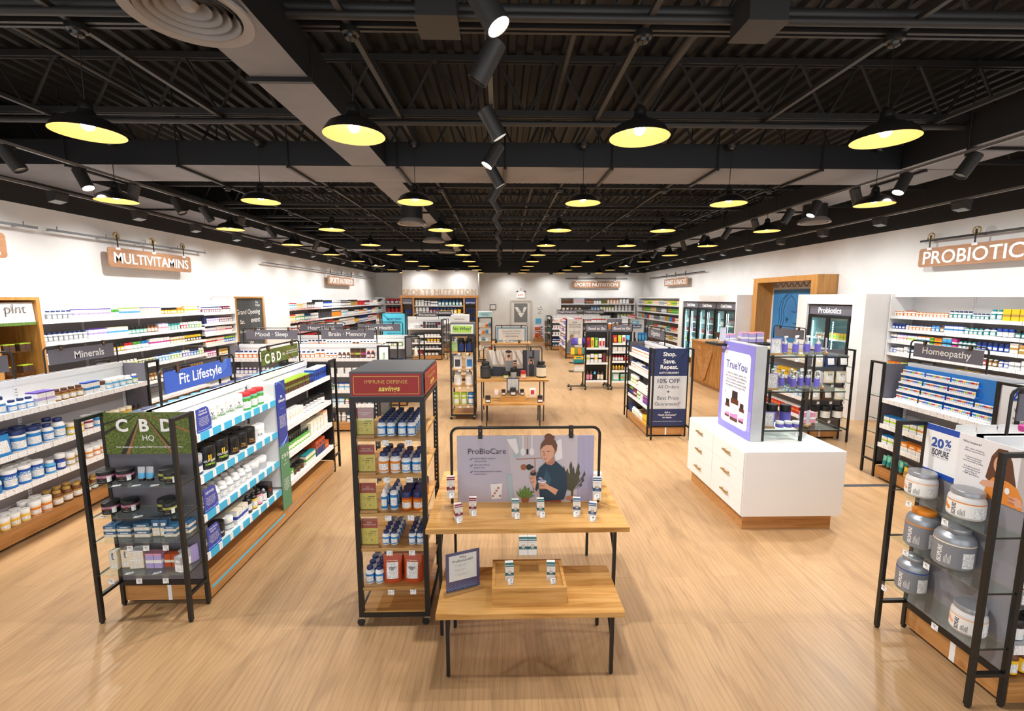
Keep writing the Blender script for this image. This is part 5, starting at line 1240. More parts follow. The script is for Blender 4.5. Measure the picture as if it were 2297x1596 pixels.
# fit lifestyle run
GF = gondola('fit lifestyle gondola', 'white shelving run with cyan shelf edges and a blue blade sign', (-2.645, 3.37, 0), PI / 2, 2.68, (1.2, 1.42), Z5, None, dark=(2,), strips={0: M_STRIPC, 2: M_STRIPB})
b = MB(); b.box(0.02, -0.3375, 0.1, 1.24, -0.3355, 0.118); b.box(1.3, -0.3375, 0.1, 2.66, -0.3355, 0.112, 1); part('base_stripe', b, [C('cyan'), C('grey')], GF['root'])
FITN = 'fit lifestyle run'
GF['name'] = FITN; GF['turn'] = -0.5
def stand_card(label, s, x, z, w, h, title):
    M = Matrix.Translation(GF['root'].location) @ Matrix.Rotation(PI / 2, 4, 'Z')
    root = thing('shelf_card', label, 'sign', M @ Vector((x, -0.32, z)), PI / 2)
    c = MB(); c.prism([(-w / 2, 0), (w / 2 - 0.0, 0), (w / 2 + 0.0, h * 0.35), (w * 0.34, h * 0.9), (w * 0.2, h), (-w / 2, h * 0.97)], -0.002, 0.002); co = part('card', c, [mat('card_blue', '35469F', 0.4)], root)
    lettering(co, [dict(s=title, x=-0.01, z=h * 0.8, y=-0.003, w=w * 0.6), dict(s='These products support\nyour general wellness\nwith vitamins, minerals,\nfruits and herbs that help\nkeep your whole body\nhealthy every day', x=-0.005, z=h * 0.42, y=-0.003, w=w * 0.72, bold=0)], [M_LETTER])
    k = MB()
    for i in range(3): k.tube([(-w / 2 + 0.005, -0.003, h * (0.1 - 0.025 * i)), (-w * 0.1, -0.003, h * (0.05 + 0.02 * i)), (w * 0.2, -0.003, h * (0.08 - 0.02 * i)), (w / 2 - 0.006, -0.003, h * (0.1 + 0.02 * i))], 0.0012, 4)
    part('wave_print', k, [mat('wave_blue', '7FA6E0', 0.4)], co)
stand_card('blue shelf card headed Greens & Superfoods behind the CBD end rack', 0, 0.12, 1.362, 0.17, 0.19, 'Greens &\nSuperfoods')
stand_card('blue shelf card headed REVIVE6 on the third shelf of the fit run', 0, 0.12, 0.717, 0.17, 0.19, 'REVIVE6')
stand_card('blue shelf card headed Total Body Support on the lowest fit shelf', 0, 0.12, 0.402, 0.17, 0.19, 'Total Body\nSupport')
g = dict(near=True, end='CBD rack')
fill(GF, 0.24, 1.19, -0.30, 1.355, SH[0], [('tub', ('white', 'white', 'white'), 0.115, 0.175, 0.115, 4, 1, [('V', 'charcoal', 0.6, 0.2, 0), ('OPTI', 'grey', 0.47, 0.3, 0), ('GREENS', 'green', 0.36, 0.7, 0)]), ('tub', ('mint', 'green', 'red'), 0.105, 0.165, 0.105, 3, 1, [('Go', 'white', 0.5, 0.3, 0), ('Greens', 'white', 0.34, 0.75, 0)]), ('pouch', ('cream', 'white'), 0.13, 0.2, 0.09, 1, 1)], seed=11, **g)
fill(GF, 0.02, 1.19, -0.30, 1.02, SH[1], [('jar', ('grey', 'navy', 'silver'), 0.12, 0.16, 0.12, 1, 1), ('jar', ('black', 'black', 'black'), 0.155, 0.19, 0.155, 2, 1, [('II', 'yellow', 0.5, 0.16, 0), ('OUTLIFT', 'white', 0.36, 0.62, 0), ('AMPED', 'lime', 0.22, 0.5, 0)]), ('jar', ('black', 'black', 'black'), 0.12, 0.155, 0.12, 3, 2, [('No', 'gold', 0.34, 0.32, 0), ('XPLODE', 'orange', 0.2, 0.45, 0)]), ('wide', ('white', 'white', 'white'), 0.16, 0.14, 0.16, 3, 2, [('KA', 'grey', 0.36, 0.3, 0)])], seed=12, **g)
fill(GF, 0.22, 1.19, -0.30, 0.71, SH[2], [('bottle', ('white', 'silver', 'white'), 0.085, 0.135, 0.085, 6, 2), ('wide', ('white', 'silver', 'white'), 0.13, 0.12, 0.13, 3, 2)], seed=13, **g)
fill(GF, 0.22, 1.19, -0.30, 0.395, SH[3], [('jar', ('black', 'black', 'black'), 0.12, 0.13, 0.12, 1, 1, [('PRIMAL', 'cream', 0.36, 0.6, 0)]), ('jar', ('white', 'grey', 'white'), 0.09, 0.11, 0.09, 1, 1), ('box', ('white', 'royal', 'cream'), 0.085, 0.13, 0.1, 2, 1), ('tall', ('black', 'charcoal', 'black'), 0.075, 0.17, 0.075, 1, 1), ('tall', ('black', 'yellow', 'black'), 0.07, 0.16, 0.07, 1, 1), ('tall', ('black', 'pink', 'black'), 0.075, 0.165, 0.075, 1, 1), ('tall', ('charcoal', 'white', 'silver'), 0.055, 0.12, 0.055, 1, 1), ('box', ('black', 'black', 'charcoal'), 0.085, 0.14, 0.12, 2, 1, [('Sir', 'red', 0.5, 0.5, 0)])], seed=14, **g)
gx = dict(near=True, end='blade sign')
fill(GF, 1.44, 2.66, -0.30, 1.355, SH[0], [('box', ('brown', 'olive', 'lime'), 0.055, 0.13, 0.1, 11, 1), ('box', ('navy', 'royal', 'blue'), 0.055, 0.12, 0.1, 2, 1), ('box', ('royal', 'navy', 'white'), 0.058, 0.15, 0.12, 8, 1)], seed=15, **gx)
fill(GF, 1.44, 2.66, -0.30, 1.02, SH[1], [('box', ('white', 'cream', 'white'), 0.06, 0.12, 0.1, 7, 1), ('jar', ('white', 'silver', 'black'), 0.1, 0.13, 0.1, 5, 1), ('jar', ('brown', 'white', 'black'), 0.1, 0.13, 0.1, 1, 1), ('box', ('white', 'silver', 'white'), 0.11, 0.17, 0.13, 3, 1)], seed=16, **gx)
fill(GF, 1.44, 2.66, -0.30, 0.71, SH[2], [('dropper', ('green', 'lime', 'black'), 0.05, 0.13, 0.05, 11, 1), ('box', ('cream', 'white', 'cream'), 0.09, 0.15, 0.12, 4, 1), ('carton', ('cream', 'white', 'peach'), 0.13, 0.19, 0.1, 1, 1)], seed=17, **gx)
fill(GF, 1.44, 2.66, -0.30, 0.395, SH[3], [('box', ('white', 'green', 'green'), 0.06, 0.1, 0.08, 2, 1), ('wide', ('olive', 'brown', 'black'), 0.09, 0.09, 0.09, 3, 1), ('box', ('cream', 'green', 'teal'), 0.05, 0.12, 0.07, 5, 1), ('box', ('navy', 'rust', 'rust'), 0.09, 0.19, 0.14, 3, 1), ('box', ('rust', 'orange', 'rust'), 0.11, 0.1, 0.14, 2, 1)], seed=18, **gx)
root = thing('shelf_divider_sign', 'tall blade sign on a white shelf divider, blue above and green below', 'sign', (-2.645, 4.61, 0), PI / 2)
b = MB(); b.box(-0.02, -0.335, 0.42, 0.14, -0.05, 1.52); part('divider_box', b, [M_WHITE], root)
b = MB(); b.box(-0.035, -0.345, 0.86, 0.155, -0.337, 1.535); bo = part('blue_panel', b, [mat('fit_blue', '243C96', 0.4)], root)
lettering(bo, [dict(s='Fit\nLifestyle', x=0.06, z=1.35, y=-0.348, w=0.13, bold=0.02), dict(s='Broaden your health\ngoals to help you get\nafter those gains.\nThese products are\ndesigned for whole\nbody wellness that\nkeeps you thriving in\nand out of the gym.', x=0.06, z=1.11, y=-0.348, w=0.14)], [M_LETTER])
k = MB()
for i in range(6):
    k.tube([(-0.035 + 0.19 * t, -0.347, 1.44 + 0.09 * math.sin(1.2 + t * 2.2) + 0.012 * i * (t - 0.2)) for t in (0, 0.25, 0.5, 0.75, 1)], 0.0012, 4)
    k.tube([(-0.035 + 0.19 * t, -0.347, 0.93 - 0.05 * math.sin(1.0 + t * 2.4) - 0.01 * i * (1 - t)) for t in (0, 0.25, 0.5, 0.75, 1)], 0.0012, 4)
k.flat([(0.02, 1.245), (0.1, 1.245), (0.1, 1.249), (0.02, 1.249)], -0.3465); part('wave_print', k, [mat('wave_blue', '7FA6E0', 0.4)], bo)
b = MB(); b.box(-0.035, -0.345, 0.16, 0.155, -0.337, 0.855); bo = part('green_panel', b, [mat('cbd_green', '4F8462', 0.45)], root)
lettering(bo, [dict(s='C B D', x=0.06, z=0.74, y=-0.348, w=0.14, bold=0.03), dict(s='HQ', x=0.06, z=0.685, y=-0.348, w=0.03), dict(s='From balanced\nwellness solutions\nto formulas\nfeaturing ingredients\nfor relief, stress,\nbeauty support and\nmore, welcome to\nyour go-to CBD\nshop', x=0.06, z=0.42, y=-0.348, w=0.13)], [M_LETTER])
k = MB(); k.flat([(0.02, 0.645), (0.1, 0.645), (0.1, 0.648), (0.02, 0.648)], -0.3465); part('rule', k, [M_LETTER], bo)
def waves(bo, x0, bz, bw, bh):
    k = MB()
    for i in range(7): k.tube([(x0 + bw * (0.72 + 0.28 * t), -0.0055, bz + bh * min(0.98, (0.25 + 0.09 * i + 0.75 * t * t))) for t in (0, 0.25, 0.5, 0.72)], 0.0012, 4)
    part('wave_print', k, [mat('wave_blue', '7FA6E0', 0.4)], bo)
header_sign('royal blue header sign reading Fit Lifestyle on a black tube frame', (-2.645, 3.5, 1.556), PI / 2, 0.98, 'Fit Lifestyle', board=mat('fit_sign_blue', '3557B0', 0.45), tw=0.56, extra=waves)
M_FIELD = noise_mat('field_print', '6F7F35', '47571F', 60, 0.5)
def field(bo, x0, bz, bw, bh, y=-0.0052):
    k = MB(); vx, vz = x0 + bw * 0.46, bz + bh * 1.02
    def row(f0, f1, m, zb=0.0):
        k.flat([(x0 + bw * f0, bz + bh * zb), (x0 + bw * f1, bz + bh * zb), (vx + 0.002, vz - bh * 0.03), (vx - 0.002, vz - bh * 0.03)], y - 0.0002 * m, m)
    row(0.16, 0.22, 0); row(0.23, 0.27, 1); row(0.76, 0.80, 1); row(0.81, 0.84, 0)
    k.flat([(x0, bz + bh * 0.46), (x0, bz + bh * 0.54), (vx - 0.01, vz - bh * 0.03), (vx - 0.014, vz - bh * 0.03)], y, 0)
    k.flat([(x0 + bw, bz + bh * 0.5), (x0 + bw, bz + bh * 0.56), (vx + 0.012, vz - bh * 0.03), (vx + 0.008, vz - bh * 0.03)], y, 1)
    k.flat([(x0, bz + bh * 0.7), (x0, bz + bh * 0.74), (vx - 0.02, vz - bh * 0.03), (vx - 0.024, vz - bh * 0.03)], y, 0)
    part('furrow_print', k, [mat('furrow_dark', '2E2A20', 0.6), mat('furrow_soil', '9A6A40', 0.6)], bo)
def cbd_extra(bo, x0, bz, bw, bh):
    field(bo, x0, bz, bw, bh)
    lettering(bo, [dict(s='C B D', x=x0 + bw * 0.27, z=bz + bh * 0.42, y=-0.0075, w=bw * 0.42, bold=0.03), dict(s='HQ', x=x0 + bw * 0.56, z=bz + bh * 0.45, y=-0.0075, w=bw * 0.07), dict(s='Your destination for quality\nCBD from brands you trust.', x=x0 + bw * 0.8, z=bz + bh * 0.5, y=-0.0075, w=bw * 0.34)], [M_LETTER])
header_sign('green field header sign reading CBD HQ on a black tube frame', (-2.645, 4.95, 1.556), PI / 2, 0.98, '', board=M_FIELD, extra=cbd_extra)
ECF = endcap('black end rack with wire rungs at the far end of the fit run', (-2.305, 6.07, 0), PI, [1.2, 0.9, 0.6, 0.35], panel=M_BLACK)
# lids of the far face seen over the top
GFB = dict(root=Frame((-2.645, 6.05, 0), -PI / 2), name='hidden side of fit run')
fill(GFB, 0.1, 2.6, -0.30, 1.355, SH[0], [('tub', ('white', 'blue', 'sky'), 0.13, 0.14, 0.13, 5, 1), ('tub', ('white', 'royal', 'navy'), 0.13, 0.15, 0.13, 5, 1)], False, 'far end')

# CBD end rack
ECC = endcap('black CBD end rack with glass shelves, nearest the camera on the minerals side', (-2.98, 3.345, 0), 0, [1.06, 0.825, 0.64, 0.385], w=0.675, d=0.2)
p = MB(); p.box(0.028, -0.016, 1.235, 0.65, -0.0085, 1.553); po = part('poster', p, [M_FIELD], ECC['root'])
field(po, 0.028, 1.235, 0.622, 0.318, -0.0175)
lettering(po, [dict(s='C', x=0.16, z=1.455, y=-0.019, h=0.10, bold=0.035), dict(s='B', x=0.322, z=1.455, y=-0.019, h=0.097, bold=0.035), dict(s='D', x=0.487, z=1.455, y=-0.019, h=0.097, bold=0.035), dict(s='HQ', x=0.345, z=1.355, y=-0.019, w=0.085, bold=0.0), dict(s='Your destination for quality CBD from brands you can trust.', x=0.345, z=1.288, y=-0.019, w=0.49, bold=0.01)], [M_LETTER])
w_ = MB(); w_.box(0.33, -0.02, 0.04, 0.36, -0.0, 0.163); 
BASE = MB(); BASE.box(0.02, 0.003, 0.035, 0.655, 0.02, 0.166, 0); BASE.box(0.355, 0.0, 0.035, 0.385, 0.0028, 0.166, 1); part('wood_kick', BASE, [M_WOODX, M_WHITE], ECC['root'])
def ec_put(EC, kind, c, w, h, d, x, y, z, label, group, turn=0.0, near=True):
    r_ = EC['root']; M = Matrix.Translation(r_.location) @ Matrix.Rotation(r_.rotation_euler[2], 4, 'Z')
    return put(kind, c, w, h, d, M @ Vector((x, y, z)), r_.rotation_euler[2] + turn, label, CAT[kind], group, near)
def jar_panel(*a):
    o = ec_put(*a); r = a[3] / 2 * 0.97 + 0.0012; h = a[4]; mb = MB()
    for a0, a1, z0, z1, m in ((0.45, 0.95, 0.12, 0.6, 0), (-0.3, 0.1, 0.28, 0.52, 1), (-0.55, 0.2, 0.16, 0.2, 2)):
        for i in range(4):
            q0 = a0 + (a1 - a0) * i / 4 - PI / 2; q1 = a0 + (a1 - a0) * (i + 1) / 4 - PI / 2
            mb.quad([(r * math.cos(q0), r * math.sin(q0), z0 * h), (r * math.cos(q1), r * math.sin(q1), z0 * h), (r * math.cos(q1), r * math.sin(q1), z1 * h), (r * math.cos(q0), r * math.sin(q0), z1 * h)], m)
    part('print', mb, [M_FINE, C('brown'), C('grey')], o)
for k, z in enumerate((1.061, 0.826)):
    lv = ['upper', 'lower'][k]
    for i, (x, y, b_) in enumerate(((0.085, -0.11, 'rose'), (0.205, -0.085, 'rose'))):
        jar_panel(ECC, 'wide', ('black', b_, 'black'), 0.112, 0.088, 0.112, x + 0.01 * k, y, z, f'black jar with pink rim, {["outer", "inner"][i]} of two, {lv} jar shelf, CBD rack', 'pink rimmed jars', 0.3)
    for i, (x, y, w) in enumerate(((0.50, -0.075, 0.11), (0.575, -0.14, 0.09))):
        jar_panel(ECC, 'wide', ('black', 'moss', 'black'), w, 0.088, w, x - 0.03 * k, y, z, f'black jar with lime rim, {["larger", "smaller"][i]} of two, {lv} jar shelf, CBD rack', 'lime rimmed jars', 0.3)
for i, x in enumerate((0.335, 0.395)): ec_put(ECC, 'tube', ('silver', 'sky', 'black'), 0.054, 0.105, 0.04, x, -0.1, 1.061, f'pale blue squeeze tube, {ORD[i]} of two on the top glass shelf of the CBD rack', 'pale blue tubes')
q = 0
for x, w, d, nst, h in ((0.085, 0.085, 0.075, 2, 0.042), (0.19, 0.095, 0.075, 2, 0.042), (0.325, 0.11, 0.09, 2, 0.052), (0.525, 0.085, 0.08, 2, 0.04), (0.6, 0.06, 0.08, 2, 0.042)):
    for s in range(nst):
        ec_put(ECC, 'box', ('cream', 'steel', 'steel'), w, h, d, x, -0.1 if x < 0.58 else -0.05, 0.641 + s * (h + 0.001), f'flat cream and navy box, {["bottom", "top"][s]} of the {ordw(q)} stack on the CBD rack', 'flat navy boxes')
    q += 1
for i, x in enumerate((0.41, 0.468)): ec_put(ECC, 'box', ('cream', 'steel', 'steel'), 0.05, 0.125, 0.05, x, -0.1, 0.641, f'tall cream and navy box, {ORD[i]} of two between flat box stacks on the CBD rack', 'tall navy boxes', 0.1)
for i, (x, h, w) in enumerate(((0.09, 0.145, 0.055), (0.155, 0.14, 0.055))): brand_print(ec_put(ECC, 'box', ('cream', 'cream', 'cream'), w, h, 0.05, x, -0.12 + 0.03 * i, 0.386, f'tall cream carton, {ORD[i]} of two on the lowest shelf of the CBD rack', 'tall cream cartons', 0.12), [('prima', 'charcoal', 0.74, 0.36, 1)], 'box', w, h, 0.05)
for s in range(2): ec_put(ECC, 'box', ('cream', 'cream', 'white'), 0.095, 0.068, 0.08, 0.245, -0.09, 0.386 + s * 0.069, f'squat cream carton, {["bottom", "top"][s]} of a pair on the lowest shelf of the CBD rack', 'squat cream cartons', 0.12)
for i, x in enumerate((0.345, 0.405)): ec_put(ECC, 'box', ('lilac', 'white', 'pink'), 0.056, 0.115, 0.06, x, -0.1, 0.386, f'lilac and white carton, {ORD[i]} of two on the lowest CBD shelf', 'lilac cartons')
for i, x in enumerate((0.467, 0.517)): ec_put(ECC, 'box', ('rust', 'cream', 'rust'), 0.046, 0.1, 0.05, x, -0.09, 0.386, f'red patterned carton, {ORD[i]} of two on the lowest CBD shelf', 'red patterned cartons')
for i, (x, y) in enumerate(((0.57, -0.07), (0.6, -0.155))): ec_put(ECC, 'box', ('white', 'silver', 'silver'), 0.062, 0.115, 0.06, x, y, 0.386, f'white and silver carton, {ORD[i]} of two by the front leg of CBD rack', 'silver cartons', -0.3)
for i in range(4): ec_put(ECC, 'pouch', ('lilac', 'lilac'), 0.07, 0.13, 0.022, 0.615, -0.03 - i * 0.006 + 0.0, 0.386, f'lilac foil sachet, {ORD[i]} in the pack standing behind silver cartons on CBD rack', 'lilac sachets', 1.25) if i == 0 else None
for i, (x, z) in enumerate(((0.29, 0.64), (0.405, 0.64), (0.545, 0.64), (0.13, 0.385), (0.33, 0.385), (0.52, 0.385))):
    price_clip(ECC, x, z, -0.216, f'price clip, {"third" if z > 0.5 else "lowest"} glass shelf of the CBD rack, {ORD[i % 3]} from the minerals side', ['34', '29', '39', '24', '42', '19'][i])
for i, (x, z) in enumerate(((0.22, 1.061), (0.36, 1.061), (0.49, 1.061), (0.1, 0.826), (0.35, 0.826), (0.24, 0.386), (0.44, 0.386))):
    M = Matrix.Translation(ECC['root'].location)
    c = MB(); c.box(-0.025, -0.015, 0, 0.025, 0.015, 0.001); o = add('price_card', c.mesh('price_card', [M_TAG]), None, M @ Vector((x, -0.19, z)), 0.3); tag(o, f'white price card lying on CBD rack glass, {ordw(i)} counting from top', 'price tag')

# mood and brain run (faces the camera)
GB = gondola('brain and memory gondola', 'white shelving run facing the camera under the Mood and Brain header signs', (-4.75, 8.285, 0), 0, 2.55, (1.27,), [1.335, 1.055, 0.765, 0.5])
e_ = dict(end='aisle end', flip=True)
fill(GB, 0.05, 2.5, -0.30, 1.33, SH[0], [bt('white', 'orange', 'navy', 0.07, 0.13, 6, 1), bt('white', 'orange', 'navy', 0.06, 0.1, 5), ('bottle', ('navy', 'royal', 'navy'), 0.055, 0.11, 0.055, 4, 1), bt('white', 'orange', 'navy', 0.07, 0.12, 4), bt('white', 'orange', 'navy', 0.075, 0.15, 2), bt('white', 'orange', 'navy', 0.06, 0.09, 3), am('brown', 'brown', 0.065, 0.1, 3), ('box', ('brown', 'gold', 'black'), 0.075, 0.17, 0.06, 1, 1), ('box', ('brown', 'lime', 'black'), 0.075, 0.17, 0.06, 1, 1), ('box', ('brown', 'magenta', 'black'), 0.075, 0.17, 0.06, 1, 1), ('bottle', ('black', 'rust', 'rust'), 0.065, 0.13, 0.065, 3, 1), ('bottle', ('charcoal', 'mint', 'teal'), 0.065, 0.13, 0.065, 3, 1)], seed=1, **e_)
fill(GB, 0.05, 2.5, -0.30, 1.05, SH[1], [bt('purple', 'white', 'white', 0.065, 0.11, 5), bt('white', 'violet', 'white', 0.065, 0.11, 5), bt('white', 'lime', 'purple', 0.065, 0.11, 6), bt('white', 'sky', 'teal', 0.08, 0.13, 2), ('jar', ('charcoal', 'sky', 'silver'), 0.1, 0.15, 0.1, 1, 1), ('box', ('white', 'lilac', 'white'), 0.1, 0.16, 0.08, 1, 1), ('jar', ('cream', 'white', 'white'), 0.12, 0.1, 0.12, 4, 1)], seed=2, **e_)
fill(GB, 1.2, 2.5, -0.30, 0.76, SH[2], [bx('white', 'lime', 'royal', 0.085, 0.14, 4), ('bottle', ('green', 'lime', 'white'), 0.07, 0.12, 0.07, 2, 1), bx('white', 'sky', 'royal', 0.085, 0.12, 4)], seed=3, **e_)
fill(GB, 1.2, 2.5, -0.30, 0.495, SH[3], [bt('white', 'silver', 'white', 0.08, 0.13, 2), ('jar', ('white', 'purple', 'purple'), 0.08, 0.12, 0.08, 1, 1), bx('brown', 'gold', 'lime', 0.075, 0.12, 2), bx('white', 'sky', 'blue', 0.08, 0.11, 3), bt('white', 'red', 'lime', 0.065, 0.1, 4)], seed=4, **e_)
fill(GB, 1.2, 2.5, -0.28, 0.166, 'base deck', [('jar', ('navy', 'royal', 'navy'), 0.095, 0.15, 0.095, 3, 1), ('jar', ('navy', 'charcoal', 'navy'), 0.095, 0.14, 0.095, 2, 1), bt('white', 'silver', 'white', 0.09, 0.17, 2), bx('white', 'navy', 'blue', 0.08, 0.13, 4)], seed=5, **e_)
header_sign('slate header sign reading Mood · Sleep facing the camera', (-4.68, 8.285, 1.556), 0, 1.02, 'Mood · Sleep', tw=0.58)
header_sign('slate header sign reading Brain · Memory facing the camera', (-3.33, 8.285, 1.556), 0, 1.05, 'Brain · Memory', tw=0.68)
ECB = endcap('black end rack with a white upright board at the aisle end of the brain run', (-2.183, 7.95, 0), PI / 2, [0.9, 0.6, 0.35], w=0.67)
p = MB(); p.box(0.03, -0.02, 0.95, 0.64, -0.0085, 1.53); po = part('poster', p, [M_WHITE], ECB['root'])
lettering(po, [dict(s='ROUTINE', x=0.33, z=1.1, y=-0.022, w=0.44), dict(s='0', x=0.33, z=1.3, y=-0.022, h=0.2, m=1, bold=0.02)], [M_INK, C('green')])
endcap('black end rack with slate panel at the wall end of the mood run', (-4.767, 8.62, 0), -PI / 2, [1.2, 0.85, 0.5], w=0.67)

# heart health run
GH = gondola('heart health gondola', 'white shelving run facing the camera under two Heart Health header signs', (-4.65, 10.2, 0), 0, 2.53, (1.26,), [1.335, 0.96, 0.6])
fill(GH, 0.1, 2.5, -0.30, 1.33, SH[0], [bt('white', 'royal', 'navy', 0.07, 0.12, 4), bt('white', 'orange', 'navy', 0.07, 0.14, 5), bt('white', 'orange', 'navy', 0.06, 0.11, 8), am('gold', 'white', 0.07, 0.12, 2), bt('white', 'orange', 'navy', 0.065, 0.12, 5), ('pouch', ('cream', 'brown'), 0.1, 0.1, 0.06, 2, 1), ('pouch', ('olive', 'cream'), 0.1, 0.1, 0.06, 3, 1)], seed=1, **e_)
fill(GH, 1.9, 2.5, -0.30, 0.955, SH[1], [('jar', ('charcoal', 'teal', 'black'), 0.09, 0.13, 0.09, 1, 1), ('jar', ('brown', 'white', 'black'), 0.08, 0.12, 0.08, 4, 1), ('jar', ('cream', 'peach', 'navy'), 0.085, 0.11, 0.085, 1, 1)], seed=2, **e_)
header_sign('slate header sign reading Heart Health, the one nearer the chalkboard', (-4.55, 10.2, 1.556), 0, 1.05, 'Heart Health', tw=0.6)
header_sign('slate header sign reading Heart Health, the one nearer the centre aisle', (-3.27, 10.2, 1.556), 0, 1.05, 'Heart Health', tw=0.6)
ECH = endcap('black end rack with slate panel and foil bags beside the heart run', (-2.103, 9.865, 0), PI / 2, [1.1, 0.62], w=0.67, d=0.3)
for i in range(6): ec_put(ECH, 'pouch', ('silver', 'white'), 0.1, 0.2, 0.07, 0.08 + 0.1 * i, -0.16, 0.62, f'silver foil bag, {ORD[i]} along the lower glass of the heart run end rack', 'silver foil bags', 0.2)
ec_put(ECH, 'pouch', ('cream', 'white'), 0.2, 0.18, 0.1, 0.3, -0.16, 1.1, 'plump cream bag on the upper glass of the heart run end rack', None)
# cyan board, pre-workout run and the one behind it
ECY = endcap('black rack carrying a tall cyan board beyond the heart run', (-3.16, 12.0, 0), 0, [], w=0.68, top=1.99, panel=C('cyan'))
p = MB(); p.box(0.03, -0.02, 1.0, 0.65, -0.0085, 1.96); po = part('poster', p, [mat('cyan_poster', '58CDE8', 0.45)], ECY['root'])
lettering(po, [dict(s='BODYTECH', x=0.34, z=1.83, y=-0.022, w=0.36, bold=0.03), dict(s='ELITE', x=0.34, z=1.77, y=-0.022, w=0.1), dict(s='TRUE\nATHLETE', x=0.34, z=1.62, y=-0.022, w=0.18), dict(s='Made for your hardest day', x=0.34, z=1.45, y=-0.022, w=0.4)], [mat('deep_blue_ink', '1C4F86', 0.5)])
GP = gondola('pre-workout gondola', 'white shelving run of black tubs under the Pre-workout header sign', (-4.85, 17.64, 0), 0, 2.53, (1.26,), [1.23, 0.92, 0.67, 0.46])
pt = lambda a, b, t, w=0.095, h=0.12, n=5, r=1: ('jar', (a, b, t), w, h, w, n, r)
fill(GP, 1.5, 2.5, -0.3, 1.225, SH[0], [pt('white', 'grey', 'white', 0.1, 0.16, 2), pt('grey', 'black', 'black', 0.1, 0.12, 1), ('box', ('charcoal', 'maroon', 'black'), 0.09, 0.24, 0.08, 1, 1), ('jar', ('black', 'charcoal', 'black'), 0.1, 0.12, 0.1, 5, 1)], **e_)
for i in range(5): ec_put(dict(root=GP['root']), 'jar', ('black', 'maroon' if i < 2 else 'grey', 'black'), 0.1, 0.11, 0.1, 2.46 - 0.107 * i, -0.25, 1.347, f'black tub, {ORD[i]} from the aisle, stacked on the top shelf of the pre-workout gondola', 'stacked black tubs', near=False)
fill(GP, 1.5, 2.5, -0.3, 0.915, SH[1], [pt('black', 'charcoal', 'black', 0.11, 0.13, 1), pt('black', 'white', 'black', 0.11, 0.13, 7)], **e_)
fill(GP, 1.5, 2.5, -0.3, 0.665, SH[2], [pt('white', 'grey', 'white', 0.11, 0.13, 2), pt('charcoal', 'white', 'black', 0.1, 0.13, 2), pt('yellow', 'gold', 'yellow', 0.11, 0.14, 6)], **e_)
fill(GP, 1.5, 2.5, -0.3, 0.455, SH[3], [pt('black', 'grey', 'black', 0.12, 0.14, 7)], **e_)
fill(GP, 1.5, 2.5, -0.28, 0.166, 'base deck', [pt('red', 'maroon', 'red', 0.15, 0.17, 2), pt('brown', 'white', 'black', 0.13, 0.17, 4)], **e_)
header_sign('slate header sign reading Pre-workout far down the aisle', (-3.3, 17.64, 1.556), 0, 0.85, 'Pre-workout', tw=0.62)
GP2 = gondola('post-workout gondola', 'white shelving run behind the pre-workout run', (-4.6, 20.1, 0), 0, 2.6, (1.3,), [1.3, 0.9, 0.55])
header_sign('slate header sign reading Post-workout behind the pre-workout sign', (-3.0, 20.1, 1.556), 0, 0.85, 'Post-workout', tw=0.62)
ECP = endcap('black end rack hung with small red and black goods beside the pre-workout run', (-2.303, 17.31, 0), PI / 2, [1.25, 0.95, 0.65], w=0.67)
for k, z in enumerate((1.25, 0.95, 0.65)):
    for i in range(5): ec_put(ECP, 'jar', ('red' if i % 2 else 'black', 'charcoal', 'grey'), 0.09, 0.11, 0.09, 0.09 + 0.12 * i, -0.11, z, f'small {"red" if i % 2 else "black"} jar, {ORD[i]} along {SH[k]}, pre-workout end rack', f'jars on {SH[k]} of the pre-workout end rack', near=False)

# ------------------------------------------------------------------ rolling towers
def red_face(hd, w, d, z0, z1):
    r = mat('immune_red', '9E1D18', 0.45); ye = mat('immune_gold', 'E8C565', 0.5)
    for side in (0, 1):
        M = Matrix() if side == 0 else Matrix.Translation((w / 2, d / 2, 0)) @ Matrix.Rotation(PI / 2, 4, 'Z') @ Matrix.Translation((0, 0, 0))
        ww = w if side == 0 else d
        p = MB(); y = 0.0 if side == 0 else -0.0
        x0, x1, a0, a1 = -ww / 2 + 0.02, ww / 2 - 0.02, z0 + 0.012, z1 - 0.015
        p.box(x0, y - 0.004, a0, x1, y + 0.003 if side == 0 else y - 0.001, a1, 0)
        for q in ((x0 + 0.015, a0 + 0.014, x1 - 0.015, a0 + 0.017), (x0 + 0.015, a1 - 0.017, x1 - 0.015, a1 - 0.014), (x0 + 0.015, a0 + 0.014, x0 + 0.018, a1 - 0.014), (x1 - 0.018, a0 + 0.014, x1 - 0.015, a1 - 0.014)):
            p.flat([(q[0], q[1]), (q[2], q[1]), (q[2], q[3]), (q[0], q[3])], y - 0.0046, 1)
        text_mb(p, 'IMMUNE DEFENSE', 0.0, z0 + 0.112, y - 0.005, w=ww * 0.56, m=1, bold=-0.012, sx=1.0)
        text_mb(p, 'savings', 0.02, z0 + 0.058, y - 0.005, w=ww * 0.28, m=2, bold=0.02, shear=0.25)
        if side: p.xf(M)
        part('red_panel', p, [r, ye, mat('immune_yellow', 'F2DC6A', 0.5)], hd)
TI = tower('black rolling tower headed IMMUNE DEFENSE savings, nearest the camera', (-0.79, 3.06, 0), 0.515, 0.62, [1.425, 1.155, 0.872, 0.606, 0.302], 0.115, 1.715, 1.895, red_face, 'b')
TN = 'immune tower'
